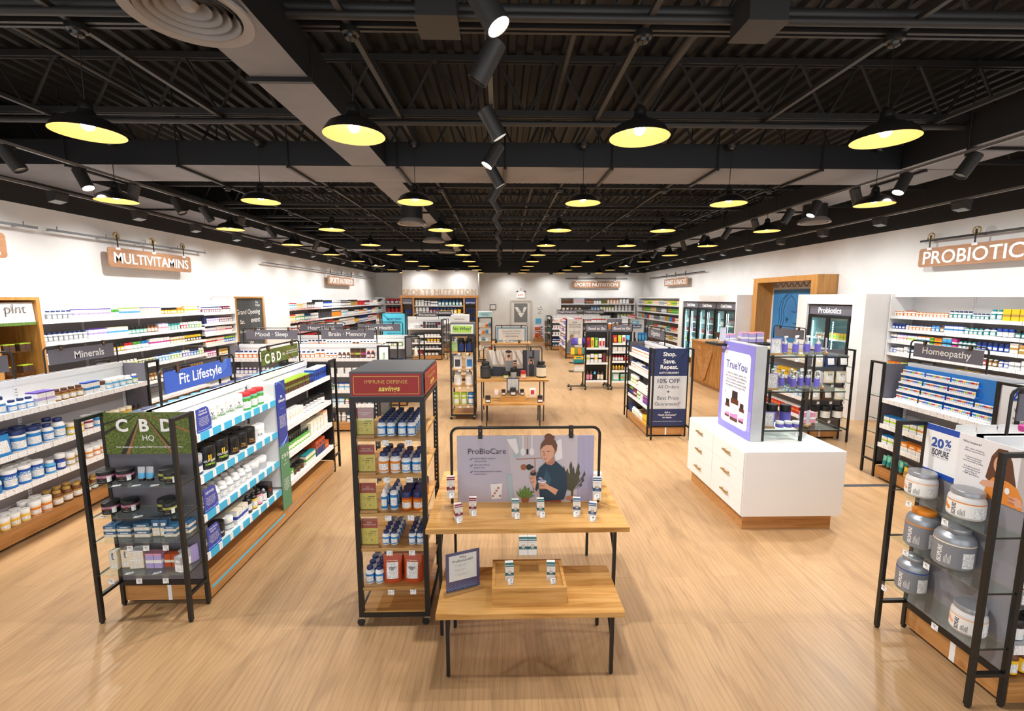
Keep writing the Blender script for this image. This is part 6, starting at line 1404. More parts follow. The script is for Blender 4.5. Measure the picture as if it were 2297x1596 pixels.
def why(mb, w, h, z0):
    mb.flat([(-w / 2, z0 + h * 0.64), (w / 2, z0 + h * 0.64), (w / 2, z0 + h), (-w / 2, z0 + h)], -0.0019, 1)
    mb.flat([(-w * 0.1, z0 + h * 0.12), (w * 0.42, z0 + h * 0.12), (w * 0.42, z0 + h * 0.56), (-w * 0.1, z0 + h * 0.56)], -0.0019, 2)
    for cz in (0.22, 0.46):
        mb.tube([(x, -0.002, z) for x, z in ell(-w * 0.28, z0 + h * cz, w * 0.09, h * 0.07, 12)], 0.0008, 4, 3, True)
        mb.tube([(x, -0.002, z) for x, z in ell(-w * 0.22, z0 + h * cz - h * 0.03, w * 0.05, h * 0.04, 10)], 0.0008, 4, 3, True)
for z, t_, s in ((1.425, 'WHY VITAMIN C\n& ZINC?', 'first'), (1.155, 'WHY NAC\n& QUERCETIN?', 'second'), (0.872, 'WHY\nELDERBERRY &\nCOLLOIDAL SILVER?', 'third'), (0.606, 'WHY\nVITAMIN D3?', 'fourth')):
    def dd(mb, w, h, z0, t_=t_):
        why(mb, w, h, z0); text_mb(mb, t_, 0, z0 + h * 0.81, -0.0025, w=w * 0.82, m=4, bold=-0.01)
    sign_holder('shelf_card', f'red and yellow card on wooden block, {s} shelf of the immune tower, reading {t_.split(chr(10))[-1 if t_.count(chr(10)) == 1 else 1]}', (-0.955, 3.095, z + 0.0005), 0, 0.115, 0.205 if z < 1.4 else 0.195, [mat('card_yellow', 'E0CC5C', 0.45), mat('card_red', 'A02420', 0.45), M_YELLOWPRINT, mat('card_line', '8C7C30', 0.5), M_LETTER], dd)
def tput(F, kind, c, w, h, d, x, y, z, label, group, turn=0): return ec_put(F, kind, c, w, h, d, x, y, z, label, group, turn, True)
for r_ in range(6):
    for i in range(4):
        x = -0.062 + i * 0.066 + (0.012 if i > 1 else 0)
        tput(TI, 'bottle', ('white', 'blue', 'navy'), 0.062, 0.118, 0.062, x, 0.08 + r_ * 0.066, 1.4255, f'blue-labelled white bottle, {ORD[i]} column, {ORD[r_]} row, top shelf of the immune tower', 'blue bottles on the top shelf of the immune tower')
for r_ in range(3):
    for i in range(2): tput(TI, 'bottle', ('white', 'orange', 'navy'), 0.079, 0.145, 0.079, -0.057 + i * 0.083, 0.085 + r_ * 0.085, 1.1555, f'orange-labelled white bottle, {ORD[i]} column, {ORD[r_]} row, second shelf of the immune tower', 'orange bottles on the immune tower')
    for i in range(2): tput(TI, 'bottle', ('white', 'blue', 'navy'), 0.07, 0.132, 0.07, 0.103 + i * 0.075, 0.08 + r_ * 0.075, 1.1555, f'blue-labelled white bottle, {ORD[i]} column, {ORD[r_]} row, second shelf of the immune tower', 'blue bottles on the second shelf of the immune tower')
for r_ in range(3):
    tput(TI, 'tall', ('white', 'blue', 'white'), 0.046, 0.155, 0.046, -0.065, 0.085 + r_ * 0.06, 0.8725, f'slim white spray bottle with blue label, {ORD[r_]} row, third shelf of the immune tower', 'slim spray bottles')
    tput(TI, 'tall', ('white', 'blue', 'navy'), 0.058, 0.175, 0.058, 0.005, 0.09 + r_ * 0.066, 0.8725, f'tall blue-labelled bottle with navy cap, {ORD[r_]} row, third shelf of the immune tower', 'tall liquid bottles')
for r_ in range(4):
    for i in range(2): tput(TI, 'jar', ('rust', 'orange', 'navy'), 0.076, 0.135, 0.076, 0.098 + i * 0.082, 0.085 + r_ * 0.082, 0.8725, f'rust gummy jar with navy lid, {ORD[i]} column, {ORD[r_]} row, third shelf of the immune tower', 'gummy jars on the immune tower')
for r_ in range(5):
    for i in range(4):
        x = (-0.06, 0.0, 0.13, 0.19)[i]
        tput(TI, 'bottle', ('white', 'blue', 'navy'), 0.056, 0.1, 0.056, x, 0.08 + r_ * 0.062, 0.6065, f'small blue-labelled bottle, {ORD[i]} column, {ORD[r_]} row, fourth shelf of the immune tower', 'small blue bottles on the fourth shelf of the immune tower')
for r_ in range(4):
    for i in range(2): tput(TI, 'bottle', ('white', 'blue', 'navy'), 0.066, 0.125, 0.066, -0.19 + i * 0.071, 0.085 + r_ * 0.072, 0.3025, f'blue-labelled white bottle, {ORD[i]} column, {ORD[r_]} row, lowest shelf of the immune tower', 'blue bottles on the lowest shelf of the immune tower')
for r_ in range(3):
    for i in range(2):
        pq = tput(TI, 'pouch', ('rust', 'white'), 0.135, 0.21, 0.085, -0.025 + i * 0.15, 0.1 + r_ * 0.1, 0.3025, f'rust foil pouch with white label, {ORD[i]} column, {ORD[r_]} row, lowest shelf of the immune tower', 'rust pouches', 0.08 if i == 0 else -0.1)
        if r_ == 0: brand_print(pq, [('ELDERBERRY\nVITAMIN C\nZINC', 'charcoal', 0.52, 0.42, 0), ('The Vitamin Shoppe', 'cream', 0.83, 0.6, 0)], 'pouch', 0.135, 0.21, 0.085)

def plain_face(panel, texts, ink, back=None):
    def f(hd, w, d, z0, z1):
        p = MB(); p.box(-w / 2 + 0.02, -0.004, z0 + 0.02, w / 2 - 0.02, 0.003, z1 - 0.02, 0)
        if back: p.flat([(-w * 0.38, z0 + 0.045), (w * 0.36, z0 + 0.04), (w * 0.4, z1 - 0.05), (-w * 0.36, z1 - 0.04)], -0.0048, 2)
        for d_ in texts: text_mb(p, d_['s'], 0, z0 + (z1 - z0) * d_['f'], -0.0055, w=w * d_['w'], m=1, bold=d_.get('b', 0.01), shear=d_.get('sh', 0))
        part('header_panel', p, [panel, ink, back or ink], hd)
    return f
TW = tower('black rolling tower headed No Whey! beside the middle tables', (-0.765, 8.71, 0), 0.48, 0.56, [1.335, 1.01, 0.67, 0.29], 0.115, 1.68, 1.9, plain_face(mat('nowhey_paper', 'D6DBCF', 0.5), [dict(s='No Whey!', f=0.5, w=0.72, b=0.012, sh=0.2)], M_INK, mat('nowhey_green', '9CCB52', 0.5)), 'b')
def d_(mb, w, h, z0): mb.flat([(-w * 0.4, z0 + h * 0.1), (w * 0.4, z0 + h * 0.1), (w * 0.4, z0 + h * 0.9), (-w * 0.4, z0 + h * 0.9)], -0.003, 1)
sign_holder('shelf_card', 'lime card on the top shelf of the No Whey tower', (-0.925, 8.76, 1.3355), 0, 0.12, 0.2, [mat('lime_card', 'A8C94A', 0.45), M_LIMEPRINT], d_)
for i, x in enumerate((-0.025, 0.135)): tput(TW, 'jug', ('black', 'navy', 'black'), 0.15, 0.26, 0.15, x, 0.1, 1.3355, f'black jug with navy label, {ORD[i]} of two, top shelf of No Whey tower', 'black jugs on the No Whey tower')
for i, x in enumerate((-0.1, 0.13)): tput(TW, 'pouch', ('white', ['charcoal', 'blue'][i]), 0.16, 0.25, 0.09, x, 0.1, 1.0105, f'white pouch with {["charcoal", "blue"][i]} print on the second shelf of No Whey tower', None)
for i, x in enumerate((-0.1, 0.12)): tput(TW, 'jug', ('cream', 'white', 'silver'), 0.155, 0.27, 0.155, x, 0.11, 0.6705, f'cream jug with silver lid, {ORD[i]} of two, third shelf of No Whey tower', 'cream jugs')
for i, (x, t) in enumerate(((-0.135, 'lime'), (0.015, 'lime'), (0.155, 'blue'))): tput(TW, 'tub', ('white', t, t), 0.13, 0.24, 0.13, x, 0.1, 0.2905, f'white tub with {t} lid, {ORD[i]} of three, lowest shelf of No Whey tower', None)
TE = tower('black rolling tower with a white header by the pre-workout aisle', (-1.18, 12.7, 0), 0.5, 0.56, [1.3, 1.0, 0.67, 0.3], 0.115, 1.7, 1.9, plain_face(M_WHITE, [dict(s='ENDURANCE', f=0.45, w=0.55)], M_INK), 'w', False)
TB = tower('black rolling tower with a pale blue header near the rear door', (-0.62, 16.7, 0), 0.52, 0.56, [1.3, 1.05, 0.78, 0.45], 0.115, 1.66, 1.87, plain_face(mat('pale_blue', 'A9DCE8', 0.5), [dict(s='Boost & Restore\nWhat Works', f=0.5, w=0.6)], M_INK), 'w', False)
for k, z in enumerate((1.3, 1.05, 0.78, 0.45)):
    for i, x in enumerate((-0.19, -0.05, 0.07, 0.18)):
        c = [('white', 'white', 'white'), ('cream', 'silver', 'white'), ('orange', 'red', 'white'), ('sky', 'black', 'blue')][(i + (k if i else 0)) % 4 if i else 0]
        ec_put(TB, 'box', c, 0.1, (0.17, 0.12, 0.14, 0.16)[i], 0.07, x, 0.1, z + 0.0005, f'{c[0]} box, {ORD[i]} along {SH[k]}, pale blue headed tower', f'boxes on {SH[k]} of the pale blue tower', near=False)
for k, z in enumerate((1.3, 1.0, 0.67, 0.3)):
    for i, x in enumerate((-0.16, -0.02, 0.13)): ec_put(TE, 'jar', [('black', 'grey', 'black'), ('white', 'yellow', 'white'), ('navy', 'blue', 'navy')][(i + k) % 3], 0.12, 0.18, 0.12, x, 0.1, z + 0.0005, f'{["black", "white", "navy"][(i + k) % 3]} jar, {ORD[i]} along {SH[k]}, white headed tower', f'jars on {SH[k]} of the white headed tower', near=False)

# ------------------------------------------------------------------ display tables
T1U = table('tall oak table nearest the camera, carrying the kitchen poster', (0.177, 2.93, 0), R(0.0), 1.41, 1.05, 0.82, 0.035, 0.095)
T1L = table('low oak table nearest the camera, carrying the wooden tray', (0.174, 2.575, 0), 0, 1.18, 0.5, 0.45, 0.035, 0.07)

def poster_frame(label, loc, rot, W_, H_, bw, bh, bz, board, extra, leather=M_BLACKLEATHER):
    return header_sign(label, loc, rot, W_, '', h=H_, bw=bw, bh=bh, bz=bz, board=board, extra=extra, leather=leather, r=0.011)
skin, skin2, hair = mat('print_skin', 'D9A285', 0.5), mat('print_skin_shade', 'B97E62', 0.5), mat('print_hair', '6E4630', 0.5)
def kitchen(bo, x0, bz, bw, bh):
    k = MB(); n = [0]
    mats = [mat('print_wall', 'C4BAC0', 0.5), skin, hair, mat('print_teal', '1F3A4C', 0.5), mat('print_white', 'E8E2E2', 0.5), mat('print_wood', 'C9A888', 0.5), mat('print_copper', 'A0603C', 0.5), mat('print_green', '56752F', 0.5), mat('print_pot', 'A25C38', 0.5), mat('print_leaf', '4E4A36', 0.5), mat('print_lilac', 'A9A2BC', 0.5), mat('print_black', '2A2628', 0.5), skin2, mat('print_towel', 'A9B9BC', 0.5), mat('print_rust', '9A3F24', 0.5), mat('print_teal2', '2E5266', 0.5), mat('print_green2', '7C9A48', 0.5)]
    def P(pts, m):
        n[0] += 1; k.flat([(x0 + bw * a, bz + bh * b) for a, b in pts], -0.0052 - 0.00012 * n[0], m)
    def E(cx, cz, rx, rz, m, nn=16): P(ell(cx, cz, rx, rz, nn), m)
    P([(0.42, 0), (1, 0), (1, 1), (0.36, 1)], 0)
    P([(0.88, 0.0), (1, 0), (1, 1), (0.88, 1)], 10)
    for a in (0.9, 0.945): P([(a, 0), (a + 0.002, 0), (a + 0.002, 1), (a, 1)], 0)
    P([(0.37, 0.98), (0.44, 0.99), (0.465, 0.74), (0.45, 0.66), (0.42, 0.66), (0.405, 0.78)], 13)
    P([(0.36, 0.95), (0.43, 0.96), (0.45, 0.76), (0.43, 0.72), (0.41, 0.78)], 4)
    for x, m in ((0.48, 4), (0.545, 4)): P([(x - 0.004, 1.0), (x + 0.004, 1.0), (x + 0.004, 0.8), (x - 0.004, 0.8)], m); E(x, 0.76, 0.018, 0.055, 4)
    P([(0.51, 1), (0.516, 1), (0.518, 0.78), (0.508, 0.78)], 5); P([(0.506, 0.8), (0.52, 0.8), (0.52, 0.72), (0.506, 0.72)], 11)
    P([(0.43, 0.655), (0.62, 0.67), (0.62, 0.66), (0.43, 0.645)], 6)
    for x, m in ((0.485, 6), (0.525, 11)): E(x, 0.53, 0.022, 0.045, m); E(x + 0.024, 0.53, 0.01, 0.022, m, 10)
    P([(0.565, 0.66), (0.57, 0.66), (0.572, 0.42), (0.566, 0.42)], 6)
    P([(0.70, 0.9), (0.76, 0.95), (0.77, 0.66), (0.72, 0.62)], 4)
    # trolley and towel
    P([(0.36, 0.42), (0.40, 0.42), (0.41, 0.02), (0.38, 0.02)], 13); P([(0.24, 0.28), (0.33, 0.29), (0.32, 0.06), (0.25, 0.05)], 4)
    for i in range(5): E(0.26 + 0.013 * i, 0.1 + 0.04 * (i % 4), 0.01, 0.018, 12, 8)
    # leafy plant
    for i in range(16):
        a = R(20 + 9.5 * i); cx, cz = 0.845, 0.16; L = 0.24 + 0.08 * ((i * 7) % 3); ex, ez = cx + 0.085 * math.cos(a) * (L / 0.3), cz + L * abs(math.sin(a)) + 0.06
        dx = 0.009; P([(cx, cz), (ex - dx - 0.004, ez - 0.08), (ex, ez), (ex + dx, ez - 0.06)], 9)
    P([(0.836, 0.0), (0.85, 0.0), (0.853, 0.3), (0.84, 0.3)], 9); E(0.845, 0.06, 0.05, 0.035, 12)
    # potted herb
    P([(0.465, 0.07), (0.53, 0.07), (0.52, -0.0), (0.475, -0.0)], 8)
    for i in range(22):
        a = R(8.2 * i); q = 0.6 + 0.4 * ((i * 5) % 7) / 6; P([(0.497, 0.06), (0.497 + 0.066 * q * math.cos(a) - 0.007, 0.07 + 0.15 * q * math.sin(a)), (0.497 + 0.078 * q * math.cos(a), 0.08 + 0.18 * q * math.sin(a)), (0.497 + 0.066 * q * math.cos(a) + 0.007, 0.07 + 0.145 * q * math.sin(a))], 7 if i % 3 else 16)
    # woman in a dark teal jumper
    P([(0.61, 0.03), (0.76, 0.03), (0.765, 0.0), (0.6, 0.0)], 14)
    P([(0.645, 0.6), (0.72, 0.62), (0.77, 0.53), (0.80, 0.42), (0.805, 0.2), (0.785, 0.05), (0.765, 0.03), (0.61, 0.02), (0.60, 0.2), (0.585, 0.42), (0.6, 0.52)], 3)
    P([(0.65, 0.5), (0.69, 0.35), (0.66, 0.2), (0.63, 0.35)], 15)
    P([(0.585, 0.45), (0.605, 0.5), (0.60, 0.22), (0.575, 0.16), (0.555, 0.2)], 3)
    P([(0.655, 0.68), (0.7, 0.7), (0.712, 0.6), (0.69, 0.56), (0.648, 0.58)], 12)
    P([(0.615, 0.83), (0.625, 0.9), (0.67, 0.93), (0.715, 0.88), (0.715, 0.78), (0.70, 0.69), (0.665, 0.61), (0.642, 0.615), (0.622, 0.66), (0.612, 0.72), (0.607, 0.75)], 1)
    P([(0.605, 0.79), (0.612, 0.88), (0.64, 0.955), (0.68, 0.965), (0.715, 0.93), (0.73, 0.86), (0.725, 0.78), (0.71, 0.72), (0.708, 0.8), (0.69, 0.86), (0.65, 0.865), (0.63, 0.845)], 2)
    E(0.665, 0.985, 0.03, 0.05, 2); E(0.69, 0.975, 0.02, 0.03, 2); E(0.711, 0.755, 0.008, 0.025, 12, 10)
    P([(0.62, 0.765), (0.637, 0.772), (0.637, 0.764), (0.62, 0.757)], 2); P([(0.655, 0.772), (0.675, 0.775), (0.675, 0.767), (0.655, 0.764)], 2)
    P([(0.635, 0.76), (0.642, 0.71), (0.63, 0.7), (0.628, 0.705)], 12); P([(0.63, 0.67), (0.655, 0.675), (0.65, 0.652), (0.635, 0.652)], 14); P([(0.634, 0.667), (0.652, 0.67), (0.649, 0.662), (0.637, 0.661)], 4)
    P([(0.535, 0.33), (0.545, 0.41), (0.575, 0.4), (0.58, 0.3), (0.57, 0.2), (0.595, 0.1), (0.57, 0.15), (0.555, 0.25)], 1)
    for i in range(4): P([(0.528 + 0.004 * i, 0.4 - 0.03 * i), (0.562, 0.425 - 0.03 * i), (0.563, 0.4 - 0.03 * i), (0.53 + 0.004 * i, 0.378 - 0.03 * i)], 12 if i % 2 else 1)
    E(0.556, 0.44, 0.022, 0.035, 11); E(0.553, 0.47, 0.012, 0.02, 6)
    P([(0.72, 0.11), (0.74, 0.19), (0.67, 0.26), (0.64, 0.31), (0.60, 0.27), (0.61, 0.22), (0.66, 0.2)], 1)
    for i in range(4): P([(0.594, 0.29 - 0.022 * i), (0.64, 0.285 - 0.022 * i), (0.64, 0.268 - 0.022 * i), (0.6, 0.268 - 0.022 * i)], 12 if i % 2 else 1)
    E(0.62, 0.32, 0.032, 0.028, 4); E(0.622, 0.33, 0.028, 0.016, 10); P([(0.592, 0.36), (0.6, 0.39), (0.625, 0.37), (0.62, 0.35)], 10)
    part('photo_print', k, mats, bo)
    ink = mat('slate_ink', '3B3644', 0.5); ink2 = mat('violet_ink', '453F6E', 0.5)
    sp = [dict(s='ProBioCare', x=x0 + bw * 0.218, z=bz + bh * 0.775, w=bw * 0.275, bold=-0.004, y=-0.0115)]
    for zz, tx in ((0.645, 'Supports digestive, immune, &\nrespiratory health'), (0.55, 'High number of diverse\nprobiotic strains'), (0.455, 'Acid-resistant strains to ensure\nsurvival in the gut')):
        sp.append(dict(s=tx.split('\n')[0], x=x0 + bw * 0.122, z=bz + bh * (zz + 0.02), h=0.0125 if ',' in tx else 0.0118, m=1, align='L', y=-0.0115, bold=0.006)); sp.append(dict(s=tx.split('\n')[1], x=x0 + bw * 0.122, z=bz + bh * (zz - 0.022), h=0.0122, m=1, align='L', y=-0.0115, bold=0.006))
    lettering(bo, sp, [ink, ink2])
    c = MB()
    for zz in (0.645, 0.55, 0.455): c.tube([(x0 + bw * 0.094, -0.0115, bz + bh * (zz + 0.015)), (x0 + bw * 0.1, -0.0115, bz + bh * (zz)), (x0 + bw * 0.112, -0.0115, bz + bh * (zz + 0.03))], 0.0022, 4)
    part('check_marks', c, [ink2], bo)
poster_frame('large lilac poster of a woman cooking, on the tall near table', (-0.385, 3.33, 0.8205), 0, 1.13, 0.598, 1.045, 0.53, 0.006, mat('poster_lilac', 'B9B2BE', 0.5), kitchen)

# probiotic cartons with a band and hexagon
def milk_carton(label, loc, rot, band, num, group=None, h=0.115, w=0.055, d=0.055):
    root = thing('probiotic_carton', label, 'box', loc, rot, group)
    b = MB(); b.box(-w / 2, -d / 2, 0, w / 2, d / 2, h); part('body', b, [mat('carton_white', 'EAE6E1', 0.45)], root)
    p = MB(); e = 0.0006
    p.box(-w / 2 - e, -d / 2 - e, h * 0.36, w / 2 + e, d / 2 + e, h * 0.54, 0, skip=(0, 1)); p.quad([(-w / 2, -d / 2, h + e), (w / 2, -d / 2, h + e), (w / 2, 0, h + e), (-w / 2, 0, h + e)], 0); p.box(-w / 2 - e, -d / 2 - e, h * 0.9, w / 2 + e, -d / 2 + 0.02, h * 0.96, 0, skip=(0, 1))
    p.flat(ell(0, h * 0.57, w * 0.26, w * 0.26, 6), -d / 2 - 2 * e, 1); p.flat(ell(0, h * 0.57, w * 0.22, w * 0.22, 6), -d / 2 - 3 * e, 2)
    text_mb(p, num, 0, h * 0.57, -d / 2 - 4 * e, h=w * 0.2 if len(num) < 4 else w * 0.07, m=1, bold=0.02)
    text_mb(p, 'ProBioCare', 0, h * 0.8, -d / 2 - 2 * e, w=w * 0.8, m=1, bold=-0.01)
    text_mb(p, '30 BILLION', 0, h * 0.42, -d / 2 - 2 * e, w=w * 0.55, m=2, bold=0.01)
    part('print', p, [band, mat('carton_gold', '9A7A3A', 0.5), mat('carton_white', 'EAE6E1', 0.45)], root)
    return root
MA, TE_, NB = C('maroon'), mat('carton_teal', '1F6468', 0.45), mat('carton_blue', '23507A', 0.45)
def tag_card(label, loc, rot, text):
    root = thing('price_tag_holder', label, 'price tag', loc, rot)
    b = MB(); b.box(-0.018, -0.003, 0, 0.018, 0.02, 0.003); b.quad([(-0.018, -0.004, 0.003), (0.018, -0.004, 0.003), (0.018, 0.009, 0.042), (-0.018, 0.009, 0.042)]); part('clip', b, [M_ACRYL], root)
    c = MB(); c.quad([(-0.017, -0.0048, 0.003), (0.017, -0.0048, 0.003), (0.017, 0.0082, 0.041), (-0.017, 0.0082, 0.041)]); co = part('card', c, [M_TAG], root)
    t = MB(); text_mb(t, text, 0.004, 0, -0.0005, h=0.011); t.xf(Matrix.Translation((0, 0.004, 0.031)) @ Matrix.Rotation(R(-18), 4, 'X')); part('price', t, [M_INK], co)
zt = 0.8205
def riser(label, x, y, z, w, d, h, rot=0):
    root = thing('acrylic_riser', label, 'display riser', (x, y, z), rot)
    b = MB(); b.box(-w / 2, -d / 2, h - 0.004, w / 2, d / 2, h); part('top', b, [M_ACRYL], root)
    b = MB(); b.box(-w / 2, -d / 2, 0, -w / 2 + 0.004, d / 2, h - 0.004); b.box(w / 2 - 0.004, -d / 2, 0, w / 2, d / 2, h - 0.004); part('sides', b, [M_ACRYL], root); return root
riser('clear acrylic riser under the maroon carton on the tall near table', -0.40, 3.25, zt, 0.14, 0.12, 0.1)
riser('clear acrylic riser under the blue carton on the tall near table', 0.72, 3.25, zt, 0.16, 0.14, 0.078)
for i, (x, y, z, rot, m, num, t, h, lab) in enumerate(((-0.385, 3.25, zt + 0.1005, 0.1, MA, 'WOMEN', '54', 0.145, 'maroon banded carton raised on an acrylic riser'), (-0.315, 3.07, zt, 0.35, MA, 'WOMEN', '54', 0.115, 'maroon banded carton turned slightly, nearest the immune tower'), (-0.217, 3.17, zt, 0, MA, 'WOMEN', '34', 0.115, 'maroon banded carton straight on, before the poster text'),
        (0.095, 3.12, zt, 0, TE_, '20', '29', 0.118, 'teal banded carton numbered twenty before the poster'), (0.278, 3.135, zt, 0, TE_, '75', '39', 0.118, 'teal banded carton numbered seventy-five before the poster'), (0.545, 3.14, zt, -0.1, NB, 'MEN', '34', 0.118, 'blue banded carton straight on, below the poster plant'), (0.65, 3.07, zt, -0.3, NB, 'MEN', '48', 0.115, 'blue banded carton turned inward, nearest the table end'), (0.715, 3.25, zt + 0.0785, -0.12, NB, 'MEN', '34', 0.15, 'blue banded carton raised on an acrylic riser'))):
    milk_carton(f'white and {lab}', (x, y, z), rot, m, num, None, h, 0.06 if h > 0.12 else 0.053, 0.055)
    tag_card(f'price tag before the {lab}'[:90], (x + (0.012 if x < 0.5 else -0.012), y - 0.055, z), rot, t)
ec_put(dict(root=Frame((0, 0, 0), 0)), 'jar', ('white', 'blue', 'white'), 0.075, 0.12, 0.075, 0.80, 3.62, zt + 0.0, 'white jar with blue label behind the poster on the tall near table', None)
# low table
root = thing('wooden_tray', 'square oak tray box on the low near table', 'tray', (0.172, 2.665, 0.4505))
w2, d2, h2, t2 = 0.24, 0.32, 0.11, 0.02
b = MB(); b.box(-w2, 0, 0, w2, t2, h2); b.box(-w2, d2 - t2, 0, w2, d2, h2); b.box(-w2, t2, 0, -w2 + t2, d2 - t2, h2); b.box(w2 - t2, t2, 0, w2, d2 - t2, h2); part('rim', b, [M_TABLE], root)
b = MB(); b.box(-w2 + t2, t2, 0, w2 - t2, d2 - t2, 0.085); part('deck', b, [M_TABLE], root)
zt2 = 0.4505 + 0.0855
riser('clear acrylic riser standing in the wooden tray', 0.172, 2.89, zt2, 0.135, 0.1, 0.13)
for x, n_, y, z in ((0.142, '20', 2.89, zt2 + 0.1305), (0.203, '35', 2.89, zt2 + 0.1305)): milk_carton(f'teal banded carton numbered {dict(zip(("20", "35"), ("twenty", "thirty-five")))[n_]}, raised on the riser in the tray', (x, y, z), 0, TE_, n_, None, 0.115, 0.058)
for x, n_ in ((0.045, '35'), (0.322, '55')):
    milk_carton(f'teal banded carton numbered {dict(zip(("35", "55"), ("thirty-five", "fifty-five")))[n_]} standing low in the wooden tray', (x, 2.80, zt2), 0.08 if x < 0.2 else -0.05, TE_, n_, None, 0.115, 0.055); tag_card(f'price tag before the carton numbered {dict(zip(("35", "55"), ("thirty-five", "fifty-five")))[n_]} in the tray', (x + 0.008, 2.735, zt2), 0, '27' if x < 0.2 else '42')
def whyp(mb, w, h, z0):
    mb.flat([(-w * 0.41, z0 + h * 0.28), (w * 0.41, z0 + h * 0.28), (w * 0.41, z0 + h * 0.93), (-w * 0.41, z0 + h * 0.93)], -0.0019, 1)
    text_mb(mb, 'Why\nProBioCare®?', 0, z0 + h * 0.82, -0.0024, w=w * 0.6, m=2, bold=0.01)
    for i, tx in enumerate(('Supports digestive, immune, &\nrespiratory health', 'High number of diverse\nprobiotic strains', 'Acid-resistant strains to ensure\nsurvival in the gut')): text_mb(mb, tx, -w * 0.25, z0 + h * (0.66 - 0.12 * i), -0.0024, h=h * 0.055, m=2, bold=-0.01, align='L')
    for i in range(12):
        for j in range(6):
            r_ = 0.0018 + 0.0007 * j; mb.flat(ell(-w * 0.46 + w * 0.92 * (i + 0.5 * (j % 2)) / 12, z0 + h * (0.24 - 0.035 * j), r_, r_, 6), -0.002, 3)
    for i in range(14): mb.flat(ell(-w * 0.455, z0 + h * (0.3 + 0.048 * i), 0.002, 0.002, 6), -0.002, 3); mb.flat(ell(w * 0.455, z0 + h * (0.3 + 0.048 * i), 0.002, 0.002, 6), -0.002, 3); mb.flat(ell(-w * 0.42 + w * 0.06 * i, z0 + h * 0.965, 0.002, 0.002, 6), -0.002, 3)
sign_holder('table_sign', 'blue dotted sign reading Why ProBioCare in a wooden base on the low near table', (-0.262, 2.80, 0.4505), R(21), 0.23, 0.275, [mat('why_blue', '2B2F6E', 0.4), mat('why_paper', 'EDEBEA', 0.5), M_INK, mat('why_dot', '5F8FD0', 0.4)], whyp)

# middle tables
T2U = table('tall oak table in the middle of the aisle with the gym poster', (0.21, 8.55, 0), 0, 1.39, 1.0, 0.82, 0.035, 0.095)
T2L = table('low oak table in the middle of the aisle', (0.21, 8.16, 0), 0, 1.15, 0.5, 0.45, 0.035, 0.08)
def gym(bo, x0, bz, bw, bh):
    k = MB(); n = [0]
    mats = [mat('gym_light', 'C9C2B6', 0.5), mat('gym_dark', '2C3440', 0.5), mat('gym_mid', '6E747C', 0.5), skin, mat('gym_shirt', '8E9092', 0.5), mat('gym_wood', '9C7C5A', 0.5), mat('print_black', '2A2628', 0.5), mat('gym_white', 'E6E2DC', 0.5)]
    def P(pts, m): n[0] += 1; k.flat([(x0 + bw * a, bz + bh * b) for a, b in pts], -0.0052 - 0.0002 * n[0], m)
    P([(0, 0), (1, 0), (1, 0.3), (0, 0.3)], 1)
    for i in range(7): a = 0.05 + 0.12 * i; P([(a, 1), (a + 0.1, 1), (a + 0.16 + 0.02 * i, 0.45), (a + 0.07 + 0.02 * i, 0.45)], 7)
    for i in range(8): a = 0.03 + 0.075 * i; P([(a, 0.95), (a + 0.008, 0.95), (a + 0.012, 0.3), (a + 0.004, 0.3)], 5)
    P([(0.68, 1), (0.76, 1), (0.77, 0), (0.69, 0)], 1); P([(0.76, 1), (1, 1), (1, 0), (0.77, 0)], 2); P([(0.86, 1), (0.9, 1), (0.9, 0), (0.86, 0)], 1)
    P([(0.12, 0.38), (0.36, 0.36), (0.36, 0.08), (0.12, 0.1)], 1)
    for cx, s in ((0.42, 1.0), (0.54, 0.6), (0.84, 0.75)):
        P([(cx - 0.055 * s, 0.0), (cx + 0.055 * s, 0), (cx + 0.04 * s, 0.25), (cx - 0.04 * s, 0.25)], 6)
        P([(cx - 0.06 * s, 0.55 * s + 0.05), (cx + 0.06 * s, 0.55 * s + 0.05), (cx + 0.05 * s, 0.2), (cx - 0.05 * s, 0.2)], 4 if s > 0.9 else 1)
        for sx in (-1, 1): P([(cx + sx * 0.05 * s, 0.52 * s + 0.05), (cx + sx * 0.075 * s, 0.55 * s + 0.05), (cx + sx * 0.05 * s, 0.9 * s + 0.02), (cx + sx * 0.035 * s, 0.9 * s + 0.02)], 3)
        P(ell(cx, 0.66 * s + 0.06, 0.028 * s, 0.075 * s, 14), 3); P(ell(cx, 0.7 * s + 0.07, 0.028 * s, 0.045 * s, 12), 6); P(ell(cx, 0.9 * s + 0.04, 0.06 * s, 0.055 * s, 14), 6)
    part('photo_print', k, mats, bo)
poster_frame('gym photo poster hung from a black frame on the middle tall table', (-0.36, 8.93, 0.8205), 0, 1.16, 0.598, 1.07, 0.53, 0.006, mat('gym_back', 'B0A99E', 0.5), gym)
tt = lambda *a: ec_put(dict(root=Frame((0, 0, 0), 0)), *a)
tt('jug', ('black', 'charcoal', 'black'), 0.21, 0.32, 0.2, -0.32, 8.8, zt, 'big black jug at the tower end of the middle tall table', None)
tt('jug', ('black', 'cream', 'black'), 0.19, 0.32, 0.19, 0.78, 8.85, zt, 'big black jug with cream label at the free end of the middle tall table', None)
tt('jar', ('navy', 'lime', 'black'), 0.1, 0.12, 0.1, 0.08, 8.72, zt, 'navy jar with lime label before the gym poster', None)
tt('jar', ('black', 'silver', 'black'), 0.12, 0.2, 0.12, 0.23, 8.78, zt, 'tall black jar with silver label before the gym poster', None)
tt('jar', ('red', 'peach', 'red'), 0.11, 0.15, 0.11, 0.42, 8.74, zt, 'red jar before the gym poster', None)
